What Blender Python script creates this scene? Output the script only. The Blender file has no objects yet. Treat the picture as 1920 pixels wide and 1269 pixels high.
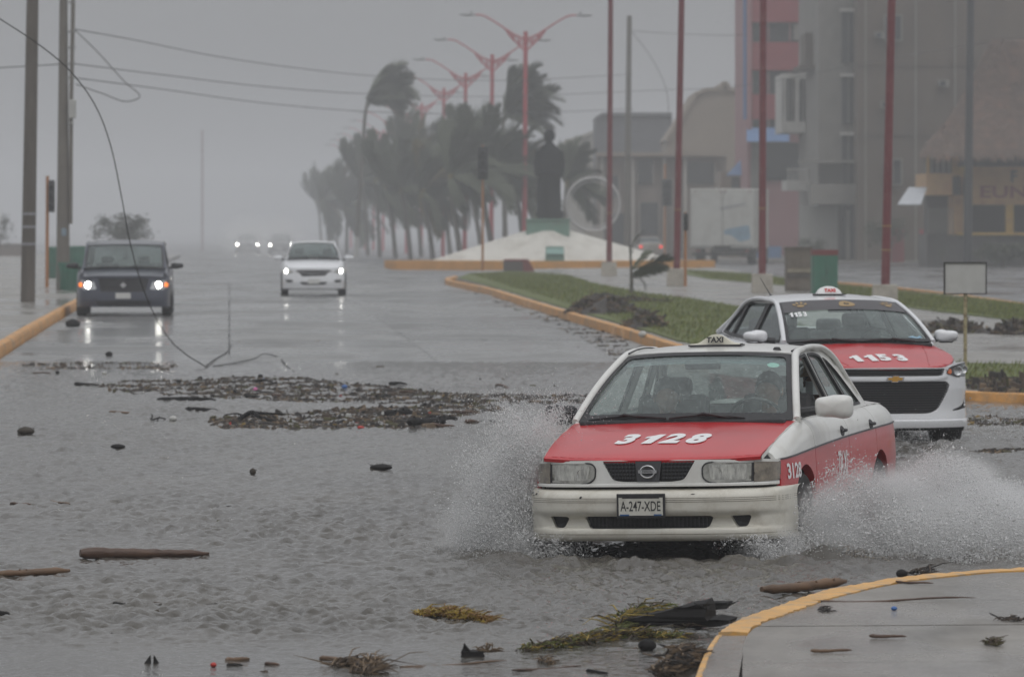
import bpy, bmesh, math, random
import numpy as np
from mathutils import Vector, Matrix
from mathutils.geometry import tessellate_polygon
random.seed(7); np.random.seed(7)
R = math.radians
scn = bpy.context.scene
# ---------------------------------------------------------------- camera
F = 10667.0; HC = 2.24; YH = 405.0           # focal length in photo pixels, eye height (m), horizon row
cd = bpy.data.cameras.new('camera'); cam = bpy.data.objects.new('camera', cd)
scn.collection.objects.link(cam); scn.camera = cam
cd.sensor_width = 36.0; cd.lens = 200.0; cd.shift_y = -(634.5-YH)/1920.0
cam.location = (0, 0, HC); cam.rotation_euler = (R(90), 0, 0)
cd.clip_start = 0.5; cd.clip_end = 9000
cd.dof.use_dof = True; cd.dof.focus_distance = 38.0; cd.dof.aperture_fstop = 7.0
# ---------------------------------------------------------------- sky (heavy overcast)
world = bpy.data.worlds.new('World'); scn.world = world; world.use_nodes = True
SUN_EL, SUN_ROT = R(62), R(160)
def build_world():
    nt = world.node_tree; nt.nodes.clear(); N = nt.nodes.new; L = nt.links.new
    out = N('ShaderNodeOutputWorld'); bg = N('ShaderNodeBackground'); bg.inputs['Strength'].default_value = 0.15
    sky = N('ShaderNodeTexSky'); sky.sky_type = 'NISHITA'; sky.sun_disc = False
    sky.sun_elevation = SUN_EL; sky.sun_rotation = SUN_ROT; sky.air_density = 1.6; sky.dust_density = 6; sky.altitude = 10
    hs = N('ShaderNodeHueSaturation'); hs.inputs['Saturation'].default_value = 0.15; hs.inputs['Value'].default_value = 0.8
    tc = N('ShaderNodeTexCoord'); sx = N('ShaderNodeSeparateXYZ')
    ma = N('ShaderNodeMath'); ma.operation = 'MULTIPLY_ADD'; ma.use_clamp = True
    ma.inputs[1].default_value = 0.667; ma.inputs[2].default_value = 0.333      # cloud deck: brightest overhead
    cr = N('ShaderNodeMix'); cr.data_type = 'RGBA'
    cr.inputs['A'].default_value = (0, 0, 0, 1); cr.inputs['B'].default_value = (7.0, 7.15, 7.45, 1)
    nz = N('ShaderNodeTexNoise'); nz.inputs['Scale'].default_value = 2.2; nz.inputs['Detail'].default_value = 5
    mr = N('ShaderNodeMapRange'); mr.inputs['From Min'].default_value = 0.3; mr.inputs['From Max'].default_value = 0.7
    mr.inputs['To Min'].default_value = 0.88; mr.inputs['To Max'].default_value = 1.12
    mul = N('ShaderNodeMath'); mul.operation = 'MULTIPLY'
    mx = N('ShaderNodeMix'); mx.data_type = 'RGBA'; mx.inputs['Factor'].default_value = 0.8
    L(tc.outputs['Generated'], sx.inputs[0]); L(sx.outputs['Z'], ma.inputs[0])
    L(tc.outputs['Generated'], nz.inputs['Vector']); L(nz.outputs['Fac'], mr.inputs['Value'])
    L(ma.outputs[0], mul.inputs[0]); L(mr.outputs[0], mul.inputs[1]); L(mul.outputs[0], cr.inputs['Factor'])
    L(sky.outputs[0], hs.inputs['Color']); L(hs.outputs[0], mx.inputs['A']); L(cr.outputs['Result'], mx.inputs['B'])
    L(mx.outputs['Result'], bg.inputs['Color']); L(bg.outputs[0], out.inputs[0])
build_world()
sd = bpy.data.lights.new('sun', 'SUN'); sd.energy = 0.5; sd.angle = R(50); sd.color = (1, .97, .93)
so = bpy.data.objects.new('sun', sd); scn.collection.objects.link(so)
so.rotation_euler = (R(90)-SUN_EL, 0, R(180)-SUN_ROT)
scn.view_settings.view_transform = 'Standard'; scn.view_settings.look = 'None'
scn.view_settings.exposure = -0.16; scn.view_settings.gamma = 1.0; scn.view_settings.use_curve_mapping = False
scn.cycles.volume_bounces = 1; scn.cycles.max_bounces = 10; scn.cycles.transparent_max_bounces = 24
scn.cycles.diffuse_bounces = 5; scn.cycles.glossy_bounces = 3; scn.cycles.use_denoising = True
scn.cycles.caustics_reflective = False; scn.cycles.caustics_refractive = False
scn.cycles.sample_clamp_indirect = 4.0
# ---------------------------------------------------------------- helpers
COL = scn.collection
def gz(Y):                                   # the street rises gently out of the flooded dip
    t = min(1, max(0, (Y-58)/45.0)); z = 0.11*t*t*(3-2*t)
    d = max(0, min(Y, 1600)-150); return z-0.0036*d*d/(d+40)
def G(px, py, z=None):                       # ground point seen at a photo pixel
    Y = F*(HC-(z or 0))/(py-YH)
    if z is None:
        Y = min(Y, 3000)
        for _ in range(40): Y = .5*Y+.5*F*(HC-gz(Y))/(py-YH)
        z = gz(Y)
    return Vector(((px-960)/F*Y, Y, z))
def W(px, py, Y): return Vector(((px-960)/F*Y, Y, HC-(py-YH)*Y/F))
def tag(o, label=None, cat=None, group=None, kind=None):
    if label: o['label'] = label
    if cat: o['category'] = cat
    if group: o['group'] = group
    if kind: o['kind'] = kind
    return o
def empty(name, loc, rz=0, label=None, cat=None, group=None):
    o = bpy.data.objects.new(name, None); COL.objects.link(o); o.location = loc; o.rotation_euler = (0, 0, rz)
    o.empty_display_size = .3
    return tag(o, label, cat, group)
def kids(o): return [c for c in bpy.data.objects if c.parent == o]
def copy_tree(o, parent=None, table=None):
    table = table if table is not None else {}
    if not table:
        for c in bpy.data.objects:
            if c.parent: table.setdefault(c.parent.name, []).append(c)
        table['_'] = []
    n = o.copy(); COL.objects.link(n); n.parent = parent
    for c in table.get(o.name, []): copy_tree(c, n, table)
    return n
MATS = {}
def mat(name, col, rough=.6, metal=0, var=0.0, scale=4.0, bump=0.0, bscale=None, coat=0, spec=.5, dirt=None, dirt_scale=3, dirt_amt=.5, emit=None, est=0, detail=6, stretch=None):
    if name in MATS: return MATS[name]
    m = bpy.data.materials.new(name); m.use_nodes = True; nt = m.node_tree; N = nt.nodes.new; L = nt.links.new
    b = nt.nodes['Principled BSDF']; b.inputs['Base Color'].default_value = (*col, 1); b.inputs['Roughness'].default_value = rough
    b.inputs['Metallic'].default_value = metal; b.inputs['Specular IOR Level'].default_value = spec
    b.inputs['Coat Weight'].default_value = coat; b.inputs['Coat Roughness'].default_value = .08
    if emit: b.inputs['Emission Color'].default_value = (*emit, 1); b.inputs['Emission Strength'].default_value = est
    if var or bump or dirt:
        tc = N('ShaderNodeTexCoord'); mp = N('ShaderNodeMapping'); L(tc.outputs['Object'], mp.inputs['Vector'])
        if stretch: mp.inputs['Scale'].default_value = stretch
        vec = mp.outputs['Vector']
    cur = None
    if var:
        n = N('ShaderNodeTexNoise'); n.inputs['Scale'].default_value = scale; n.inputs['Detail'].default_value = detail; n.inputs['Roughness'].default_value = .65
        L(vec, n.inputs['Vector'])
        r = N('ShaderNodeMapRange'); r.inputs['From Min'].default_value = .28; r.inputs['From Max'].default_value = .72
        r.inputs['To Min'].default_value = 1-var; r.inputs['To Max'].default_value = 1+var; L(n.outputs['Fac'], r.inputs['Value'])
        v = N('ShaderNodeVectorMath'); v.operation = 'SCALE'; v.inputs[0].default_value = col; L(r.outputs[0], v.inputs['Scale'])
        cur = v.outputs[0]
    if dirt:
        n = N('ShaderNodeTexNoise'); n.inputs['Scale'].default_value = dirt_scale; n.inputs['Detail'].default_value = 7; n.inputs['Roughness'].default_value = .7
        L(vec, n.inputs['Vector'])
        r = N('ShaderNodeMapRange'); r.inputs['From Min'].default_value = .48; r.inputs['From Max'].default_value = .68
        r.inputs['To Max'].default_value = dirt_amt; L(n.outputs['Fac'], r.inputs['Value'])
        x = N('ShaderNodeMix'); x.data_type = 'RGBA'; L(r.outputs[0], x.inputs['Factor'])
        if cur: L(cur, x.inputs['A'])
        else: x.inputs['A'].default_value = (*col, 1)
        x.inputs['B'].default_value = (*dirt, 1); cur = x.outputs['Result']
    if cur: L(cur, b.inputs['Base Color'])
    if bump:
        n = N('ShaderNodeTexNoise'); n.inputs['Scale'].default_value = bscale or scale*3; n.inputs['Detail'].default_value = 5; L(vec, n.inputs['Vector'])
        u = N('ShaderNodeBump'); u.inputs['Strength'].default_value = 1; u.inputs['Distance'].default_value = bump
        L(n.outputs['Fac'], u.inputs['Height']); L(u.outputs[0], b.inputs['Normal'])
    MATS[name] = m; return m
def glass(name, tint=(.5, .55, .54), film=.12, filmcol=(.3, .33, .33), rough=.04):
    if name in MATS: return MATS[name]
    m = bpy.data.materials.new(name); m.use_nodes = True; nt = m.node_tree; nt.nodes.clear(); N = nt.nodes.new; L = nt.links.new
    o = N('ShaderNodeOutputMaterial'); t = N('ShaderNodeBsdfTransparent'); t.inputs[0].default_value = (*tint, 1)
    d = N('ShaderNodeBsdfDiffuse'); d.inputs[0].default_value = (*filmcol, 1)
    g = N('ShaderNodeBsdfGlossy'); g.inputs['Roughness'].default_value = rough; g.inputs[0].default_value = (.9, .95, .95, 1)
    a = N('ShaderNodeMixShader'); b = N('ShaderNodeMixShader'); f = N('ShaderNodeFresnel'); ge = N('ShaderNodeNewGeometry'); io = N('ShaderNodeMapRange'); io.inputs['To Min'].default_value = 1.5; io.inputs['To Max'].default_value = 1/1.5; L(ge.outputs['Backfacing'], io.inputs['Value']); L(io.outputs[0], f.inputs[0])
    tc = N('ShaderNodeTexCoord'); nz = N('ShaderNodeTexNoise'); nz.inputs['Scale'].default_value = 7; nz.inputs['Detail'].default_value = 8
    r = N('ShaderNodeMapRange'); r.inputs['From Min'].default_value = .35; r.inputs['From Max'].default_value = .7
    r.inputs['To Min'].default_value = film*.7; r.inputs['To Max'].default_value = film*1.35
    L(tc.outputs['Object'], nz.inputs['Vector']); L(nz.outputs['Fac'], r.inputs['Value']); n5 = N('ShaderNodeTexNoise'); n5.inputs['Scale'].default_value = 55; n5.inputs['Detail'].default_value = 2; r5 = N('ShaderNodeMapRange'); r5.inputs['From Min'].default_value = .60; r5.inputs['From Max'].default_value = .68; r5.inputs['To Max'].default_value = .22; ad = N('ShaderNodeMath'); ad.operation = 'ADD'; L(tc.outputs['Object'], n5.inputs['Vector']); L(n5.outputs['Fac'], r5.inputs['Value']); L(r.outputs[0], ad.inputs[0]); L(r5.outputs[0], ad.inputs[1]); L(ad.outputs[0], a.inputs[0])
    L(t.outputs[0], a.inputs[1]); L(d.outputs[0], a.inputs[2]); L(f.outputs[0], b.inputs[0]); L(a.outputs[0], b.inputs[1]); L(g.outputs[0], b.inputs[2])
    L(b.outputs[0], o.inputs[0]); MATS[name] = m; return m
class MB:
    """collects shapes, builds ONE mesh object"""
    def __init__(s): s.v = []; s.f = []; s.m = []
    def add(s, vs, fs, mi=0):
        k = len(s.v); s.v += [tuple(v) for v in vs]; s.f += [tuple(i+k for i in f) for f in fs]; s.m += [mi]*len(fs); return s
    def box(s, c, d, mi=0, rot=None, taper=1.0):
        c = Vector(c); vs = []
        for z in (-.5, .5):
            t = taper if z > 0 else 1
            for x, y in ((-.5, -.5), (.5, -.5), (.5, .5), (-.5, .5)):
                p = Vector((x*d[0]*t, y*d[1]*t, z*d[2]))
                if rot is not None: p = rot @ p
                vs.append(c+p)
        return s.add(vs, [(3, 2, 1, 0), (4, 5, 6, 7), (0, 1, 5, 4), (1, 2, 6, 5), (2, 3, 7, 6), (3, 0, 4, 7)], mi)
    def tube(s, pts, rad, n=8, mi=0, cap=True, flat=1.0):
        pts = [Vector(p) for p in pts]; m = len(pts)
        if not hasattr(rad, '__len__'): rad = [rad]*m
        vs = []; up = None
        for i, p in enumerate(pts):
            d = (pts[min(i+1, m-1)]-pts[max(i-1, 0)]).normalized()
            if up is None: up = d.orthogonal().normalized()
            a = (up - d*up.dot(d))
            a = a.normalized() if a.length > 1e-6 else d.orthogonal().normalized()
            up = a; b = d.cross(a)
            for k in range(n):
                t = 2*math.pi*k/n; vs.append(p+(a*math.cos(t)+b*math.sin(t)*flat)*rad[i])
        fs = [(i*n+k, i*n+(k+1) % n, (i+1)*n+(k+1) % n, (i+1)*n+k) for i in range(m-1) for k in range(n)]
        if cap: fs += [tuple(range(n-1, -1, -1)), tuple((m-1)*n+k for k in range(n))]
        return s.add(vs, fs, mi)
    def grid(s, P, mi=0, close=False):
        nu = len(P); nv = len(P[0]); vs = [p for r in P for p in r]
        fs = []; ms = []
        for i in range(nu-1):
            for j in range(nv-1 + (1 if close else 0)):
                fs.append((i*nv+j, i*nv+(j+1) % nv, (i+1)*nv+(j+1) % nv, (i+1)*nv+j)); ms.append(mi(i, j) if callable(mi) else mi)
        k = len(s.v); s.v += [tuple(v) for v in vs]; s.f += [tuple(a+k for a in f) for f in fs]; s.m += ms; return s
    def lathe(s, prof, c=(0, 0, 0), n=24, mi=0, axis='z', sx=1, sy=1):
        P = []
        for r, h in prof:
            row = []
            for k in range(n):
                t = 2*math.pi*k/n; a, b = r*math.cos(t)*sx, r*math.sin(t)*sy
                p = (a, b, h) if axis == 'z' else ((h, a, b) if axis == 'x' else (a, h, b))
                row.append(Vector(p)+Vector(c))
            P.append(row)
        return s.grid(P, mi, True)
    def prism(s, poly, z0, z1, mi=0):
        n = len(poly); vs = [(p[0], p[1], z0) for p in poly]+[(p[0], p[1], z1) for p in poly]
        tr = tessellate_polygon([[Vector((p[0], p[1], 0)) for p in poly]])
        fs = [tuple(t) for t in tr]+[tuple(i+n for i in t) for t in tr]+[(i, (i+1) % n, n+(i+1) % n, n+i) for i in range(n)]
        return s.add(vs, fs, mi)
    def build(s, name, mats, parent=None, smooth=False, recalc=True, sub=0, bevel=0, solid=0, angle=40):
        me = bpy.data.meshes.new(name); me.from_pydata([tuple(v) for v in s.v], [], s.f)
        if not isinstance(mats, (list, tuple)): mats = [mats]
        for m in mats: me.materials.append(m)
        me.polygons.foreach_set('material_index', s.m)
        if recalc and len(s.f) < 200000:
            bm = bmesh.new(); bm.from_mesh(me); bmesh.ops.remove_doubles(bm, verts=bm.verts, dist=1e-5)
            bmesh.ops.recalc_face_normals(bm, faces=bm.faces); bm.to_mesh(me); bm.free()
        if smooth:
            me.polygons.foreach_set('use_smooth', [True]*len(me.polygons))
            if angle: me.set_sharp_from_angle(angle=R(angle))
        o = bpy.data.objects.new(name, me); COL.objects.link(o)
        if parent: o.parent = parent
        if solid: md = o.modifiers.new('s', 'SOLIDIFY'); md.thickness = solid; md.offset = 0
        if bevel: md = o.modifiers.new('b', 'BEVEL'); md.width = bevel; md.segments = 2; md.limit_method = 'ANGLE'
        if sub: md = o.modifiers.new('u', 'SUBSURF'); md.levels = sub; md.render_levels = sub
        return o
def catmull(pts, n):
    """n points evenly spread (by parameter) along a smooth curve through pts"""
    P = [np.array(p, float) for p in pts]; m = len(P); out = []
    if m == 1: return [P[0]]*n
    L = [0]
    for i in range(m-1): L.append(L[-1]+max(1e-6, float(np.linalg.norm(P[i+1]-P[i]))))
    for k in range(n):
        s = L[-1]*k/(n-1); i = 0
        while i < m-2 and s > L[i+1]: i += 1
        t = (s-L[i])/(L[i+1]-L[i])
        p0 = P[i-1] if i > 0 else 2*P[0]-P[1]; p3 = P[i+2] if i+2 < m else 2*P[-1]-P[-2]
        a, b = P[i], P[i+1]; d = L[i+1]-L[i]
        d0 = L[i]-L[i-1] if i > 0 else d; d1 = L[i+2]-L[i+1] if i+2 < m else d
        m0 = ((b-a)/d*d0+(a-p0)/d0*d)/(d0+d)*d; m1 = ((p3-b)/d1*d+(b-a)/d*d1)/(d+d1)*d
        t2, t3 = t*t, t*t*t
        out.append((2*t3-3*t2+1)*a+(t3-2*t2+t)*m0+(-2*t3+3*t2)*b+(t3-t2)*m1)
    return out
def loft(curves, nu, nv, mirror=False):
    C = [catmull(c, nu) for c in curves]
    P = [[Vector(p) for p in catmull([C[k][i] for k in range(len(C))], nv)] for i in range(nu)]
    if mirror: P = [[Vector((-p.x, p.y, p.z)) for p in r] for r in P]
    return P
def mir(P): return [[Vector((-p.x, p.y, p.z)) for p in r] for r in P]
def rnd(pts, r, n=5):
    """round the corners of a closed polygon; r: one radius or one per corner"""
    out = []; m = len(pts)
    for i in range(m):
        a, b, c = Vector(pts[i-1]), Vector(pts[i]), Vector(pts[(i+1) % m])
        rr = r[i] if hasattr(r, '__len__') else r
        d1, d2 = (a-b), (c-b); k1 = min(rr, d1.length*.48); k2 = min(rr, d2.length*.48)
        if rr <= 1e-5: out.append(tuple(b)); continue
        p, q = b+d1.normalized()*k1, b+d2.normalized()*k2
        for j in range(n+1):
            t = j/n; out.append(tuple(p*(1-t)**2+b*2*t*(1-t)+q*t*t))
    return out
def flat_mesh(outer, holes=(), step=None):
    """triangulated 2-D polygon with holes, optionally cut on a grid"""
    loops = [[Vector((p[0], p[1], 0)) for p in outer]]+[[Vector((p[0], p[1], 0)) for p in h] for h in holes]
    tr = tessellate_polygon(loops); vs = [v for l in loops for v in l]
    bm = bmesh.new(); bv = [bm.verts.new(v) for v in vs]
    for t in tr:
        try: bm.faces.new([bv[i] for i in t])
        except ValueError: pass
    if step:
        for ax in (0, 1):
            lo = min(v[ax] for v in vs); hi = max(v[ax] for v in vs); k = math.ceil(lo/step)
            while k*step < hi:
                co = Vector((0, 0, 0)); co[ax] = k*step; no = Vector((0, 0, 0)); no[ax] = 1
                bmesh.ops.bisect_plane(bm, geom=bm.verts[:]+bm.edges[:]+bm.faces[:], plane_co=co, plane_no=no); k += 1
    bm.verts.index_update()
    V = [(v.co.x, v.co.y) for v in bm.verts]; Fc = [tuple(v.index for v in f.verts) for f in bm.faces]
    bm.free(); return V, Fc
def sheet(mb, outer, S, holes=(), step=.06, off=0.0, thick=0.0, mi=0):
    """panel of a 2-D outline laid on the surface S(a,b)->xyz, lifted by off along its normal, with an edge of depth thick"""
    V, Fc = flat_mesh(outer, holes, step)
    def at(a, b, o):
        p = Vector(S(a, b)); e = .004
        n = (Vector(S(a+e, b))-Vector(S(a-e, b))).cross(Vector(S(a, b+e))-Vector(S(a, b-e)))
        n = n.normalized() if n.length > 1e-12 else Vector((0, -1, 0))
        return p+n*o
    mb.add([at(a, b, off) for a, b in V], Fc, mi)
    if thick:
        for loop in [outer]+list(holes):
            n = len(loop); vs = [at(p[0], p[1], off) for p in loop]+[at(p[0], p[1], off-thick) for p in loop]
            mb.add(vs, [(i, (i+1) % n, n+(i+1) % n, n+i) for i in range(n)], mi)
    return mb
def text_mesh(s, size=1.0, bold=0.0, sx=1.0, spacing=1.0, shear=0.0):
    cu = bpy.data.curves.new('lettering', 'FONT'); cu.body = s; cu.size = size; cu.offset = bold; cu.space_character = spacing; cu.shear = shear
    cu.align_x = 'CENTER'; cu.align_y = 'CENTER'; cu.resolution_u = 4
    o = bpy.data.objects.new('lettering', cu); COL.objects.link(o)
    dg = bpy.context.evaluated_depsgraph_get(); me = o.evaluated_get(dg).to_mesh()
    V = [(v.co.x*sx, v.co.y) for v in me.vertices]; Fc = [tuple(p.vertices) for p in me.polygons]
    o.evaluated_get(dg).to_mesh_clear(); COL.objects.unlink(o); bpy.data.objects.remove(o); bpy.data.curves.remove(cu)
    return V, Fc
def lettering_num(mb, st, S, size, bold, sx, off, c=(0, 0), shear=0.0, adv=.66):
    """heavy numerals; the ones are drawn with a flag"""
    w = size*sx*adv; x = -w*(len(st)-1)/2+c[0]
    for ch in st:
        if ch == '1':
            h = size*.74; t = size*sx*.19+bold; y0 = c[1]-h/2; y1 = c[1]+h/2; cx = x+.06*size
            out = [(cx-t*.5, y0), (cx+t*.6, y0), (cx+t*.6, y1), (cx-t*.1, y1), (cx-t*.45, y1-h*.13), (cx-t*1.05, y1-h*.25), (cx-t*1.05, y1-h*.45), (cx-t*.5, y1-h*.36)]
            out = [(a+shear*(b-c[1]), b) for a, b in out]; sheet(mb, out, S, (), None, off, 0)
        else: lettering(mb, ch, S, size, bold, sx, off, (x, c[1]), 0, 1.0, shear)
        x += w*(.86 if ch == '1' else 1.0)
def lettering(mb, s, S, size, bold=0, sx=1, off=.004, c=(0, 0), mi=0, spacing=1.0, shear=0.0):
    V, Fc = text_mesh(s, size, bold, sx, spacing, shear)
    vs = []
    for a, b in V:
        a += c[0]; b += c[1]; p = Vector(S(a, b)); e = .004
        n = (Vector(S(a+e, b))-Vector(S(a-e, b))).cross(Vector(S(a, b+e))-Vector(S(a, b-e))).normalized()
        vs.append(p+n*off)
    return mb.add(vs, Fc, mi)
class Plan:
    """front end seen from above: arc-length curve x,y; mirrored for negative u"""
    def __init__(s, pts):
        s.p = [np.array(q) for q in catmull(pts, 80)]; s.L = [0]
        for i in range(79): s.L.append(s.L[-1]+float(np.linalg.norm(s.p[i+1]-s.p[i])))
        s.len = s.L[-1]; s.X = [q[0] for q in s.p]; s.Y = [q[1] for q in s.p]
    def __call__(s, u):
        a = abs(u); x = float(np.interp(a, s.L, s.X)); y = float(np.interp(a, s.L, s.Y))
        if a > s.len: y += (a-s.len)
        return (x if u >= 0 else -x), y
    def u(s, x):                              # arc position of a given x
        i = int(np.argmax(s.X)); a = float(np.interp(abs(x), s.X[:i+1], s.L[:i+1])); return a if x >= 0 else -a
def interp(tab, z):
    return float(np.interp(z, [t[0] for t in tab], [t[1] for t in tab]))
def smooth_interp(tab):
    xs = [t[0] for t in tab]; C = catmull([(t[0], t[1]) for t in tab], 120); X = [c[0] for c in C]; Y = [c[1] for c in C]
    return lambda z: float(np.interp(z, X, Y))
# ================================================================= VEHICLES
def M_():
    M = {}
    M['white'] = mat('paint_white', (.70, .70, .67), .28, var=.05, scale=2.5, dirt=(.42, .39, .33), dirt_scale=2.2, dirt_amt=.45, coat=.5)
    M['red'] = mat('paint_red', (.50, .008, .014), .30, var=.08, scale=3, dirt=(.36, .03, .035), dirt_scale=2.0, dirt_amt=.5, coat=.35)
    M['bumper'] = mat('bumper_cream', (.66, .64, .57), .45, var=.06, scale=5, dirt=(.36, .32, .25), dirt_scale=5, dirt_amt=.55)
    M['black'] = mat('black_plastic', (.018, .018, .020), .5, var=.3, scale=20)
    M['rubber'] = mat('rubber', (.02, .02, .02), .8, var=.3, scale=30)
    M['dgrey'] = mat('dark_grey_plastic', (.05, .05, .055), .45)
    M['chrome'] = mat('chrome', (.65, .65, .66), .2, 1.0)
    M['rim'] = mat('rim_metal', (.25, .25, .25), .5, .6)
    M['dark'] = mat('interior_dark', (.035, .035, .038), .85, var=.3, scale=12)
    M['seat'] = mat('seat_cloth', (.10, .10, .105), .9, var=.2, scale=20)
    M['glass'] = glass('car_glass', (.90, .97, .94), .12, (.46, .54, .52))
    M['glass_dark'] = glass('tinted_glass', (.25, .29, .29), .16, (.16, .18, .19))
    M['lens'] = mat('lamp_lens', (.34, .34, .31), .12, var=.45, scale=9, dirt=(.10, .09, .07), dirt_scale=8, dirt_amt=.8, coat=1)
    M['lens_dark'] = mat('corner_lens', (.20, .17, .13), .15, var=.6, scale=14, coat=1)
    M['decal'] = mat('white_vinyl', (.80, .80, .80), .45)
    M['ink'] = mat('black_ink', (.02, .02, .02), .5)
    M['skin'] = mat('skin', (.23, .12, .075), .55, var=.1, scale=10)
    M['hair'] = mat('hair', (.012, .010, .010), .6, var=.3, scale=60)
    return M
M = M_()
def wheel(parent, x, y, r=.29, w=.18, side=1):
    e = MB(); c = (x, y, r)
    prof = [(r*.62, -w/2), (r*.93, -w/2), (r, -w/2+.025), (r, w/2-.025), (r*.93, w/2), (r*.62, w/2)]
    e.lathe(prof, c, 28, 0, 'x'); t = e.build('tyre', M['rubber'], None, True)
    h = MB(); h.lathe([(0.001, side*w*.38), (r*.18, side*w*.38), (r*.25, side*w*.28), (r*.5, side*w*.30), (r*.62, side*w*.46)], c, 28, 0, 'x')
    for k in range(6):
        a = k*math.pi/3; h.box((x+side*w*.36, y+math.cos(a)*r*.38, r+math.sin(a)*r*.38), (.02, .05, r*.42), 0, Matrix.Rotation(a-math.pi/2, 3, 'X').to_3x3())
    wh = empty_part('wheel', parent); t.parent = wh; h.build('rim', M['rim'], wh, True); return wh
def empty_part(name, parent):
    o = bpy.data.objects.new(name, None); COL.objects.link(o); o.parent = parent; return o
class Car:
    """car-local axes: x to the right as one faces the nose, y back from the nose, z up"""
    def __init__(s, root, **k):
        s.root = root; s.__dict__.update(k)
        s.Wf = smooth_interp(s.W); s.Zt = smooth_interp(s.ztop); s.Hz = smooth_interp(s.hood_z)
        s.Rl = smooth_interp(s.roof_z)
    def X(s, y, z): return s.Wf(y)-interp(s.inset, s.Zt(y)-z)
    def side(s, sg): return lambda y, z: (sg*s.X(y, z), y, z)
    def zlo(s, y):
        z = s.sill
        for yc, r, zc in s.arches:
            if abs(y-yc) < r: z = max(z, zc+math.sqrt(r*r-(y-yc)**2))
        return z
    def panel(s, mb, sg, y0, y1, lo, hi, mi, off=0.0, ny=None, nz=10):
        ny = ny or max(4, int((y1-y0)/.03)); P = []
        for i in range(ny+1):
            y = y0+(y1-y0)*i/ny; a, b = lo(y), hi(y); b = max(a, b)
            P.append([Vector((sg*(s.X(y, a+(b-a)*j/nz)+off), y, a+(b-a)*j/nz)) for j in range(nz+1)])
        mb.grid(P, mi)
        edge = [p[-1] for p in P]; inn = [Vector((p.x-sg*.03, p.y, p.z-.008)) for p in edge]; mb.grid([edge, inn], mi)
        for r in (P[0], P[-1]): mb.grid([r, [Vector((p.x-sg*.03, p.y, p.z)) for p in r]], mi)
        lo_ = [p[0] for p in P]; mb.grid([lo_, [Vector((p.x-sg*.06, p.y, p.z)) for p in lo_]], mi)
    def split_panel(s, name, sg, y0, y1, mats, split=None, ztop=None, sillz=None):
        mb = MB(); top = ztop or s.Zt; lo = sillz or s.zlo
        if split:
            s.panel(mb, sg, y0, y1, lo, lambda y: max(lo(y), split(y)-.003), 1)
            s.panel(mb, sg, y0, y1, lambda y: max(lo(y), split(y)+.003), top, 0)
        else: s.panel(mb, sg, y0, y1, lo, top, 0)
        return mb.build(name, mats, s.root, True, angle=50)
    def under(s):
        mb = MB(); L = s.length; w = s.Wf(L/2)
        mb.box((0, L/2, s.sill+.03), (w*1.7, L-.9, .16)); mb.box((0, L/2, s.sill+.20), (w*1.84, L-.75, .22))
        for yc, r, zc in s.arches:
            for sg in (-1, 1):
                P = [[Vector((sg*(w-.03-j*.28), yc+math.cos(t)*(r+.01), zc+math.sin(t)*(r+.01))) for j in range(2)] for t in [R(a) for a in range(-20, 201, 10)]]
                mb.grid(P)
        return mb.build('underbody', M['rubber'], s.root)
    def GX(s, y, z): return s.bx(y)-(z-s.Zt(y))/(s.zroof-s.Zt(y))*s.lean
    def bx(s, y): return s.X(y, s.Zt(y))
    def gside(s, sg): return lambda y, z: (sg*s.GX(y, z), y, z)
    def greenhouse(s, sg, outer, wins, glasses, mats, open_=()):
        mb = MB(); sheet(mb, outer, s.gside(sg), [w for w in wins], .12, 0, .035*sg, 0)
        o = mb.build('door_frame', mats[0], s.root, True, angle=30)
        for k, w in enumerate(wins):
            g = MB(); cx = sum(p[0] for p in w)/len(w); cz = sum(p[1] for p in w)/len(w)
            big = [(cx+(p[0]-cx)*1.05, cz+(p[1]-cz)*1.06) for p in w]; sm = [(cx+(p[0]-cx)*.95, cz+(p[1]-cz)*.95) for p in w]
            sheet(g, big, s.gside(sg), [sm], .12, .004*sg, .02*sg); g.build('window_seal', M['black'], s.root)
            if k in open_: continue
            g = MB(); sheet(g, w, s.gside(sg), (), .3, -.012*sg, 0); g.build('side_window', glasses, s.root)
    def hood(s, outline, mats, crown=.02, name='hood', mi=0, off=.004):
        s.T = lambda x, y: (x, y, s.Hz(y)-crown*(x/.7)**2)
        mb = MB(); sheet(mb, outline, s.T, (), .06, off, .022, 0); return mb.build(name, mats, s.root, True, angle=35)
    def ws(s, b0, b1, t0, t1):
        """windscreen surface: centre/edge of the base, centre/edge of the top"""
        b0, b1, t0, t1 = map(Vector, (b0, b1, t0, t1))
        def S(a, v):
            k = abs(a)**2.2; base = Vector((a*b1.x, b0.y+(b1.y-b0.y)*k, b0.z+(b1.z-b0.z)*k)); top = Vector((a*t1.x, t0.y+(t1.y-t0.y)*k, t0.z+(t1.z-t0.z)*k))
            p = base.lerp(top, v); bulge = .035*math.sin(math.pi*min(1, max(0, v))); d = b0.y-t0.y; n = Vector((0, -(t0.z-b0.z), (t0.y-b0.y))).normalized()
            return p+n*bulge
        return S
def sheet_sym(mb, outline, S, **k):
    sheet(mb, outline, S, **k)
def human(name, root, pts, rad, mats, label, cat='person'): pass
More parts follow.
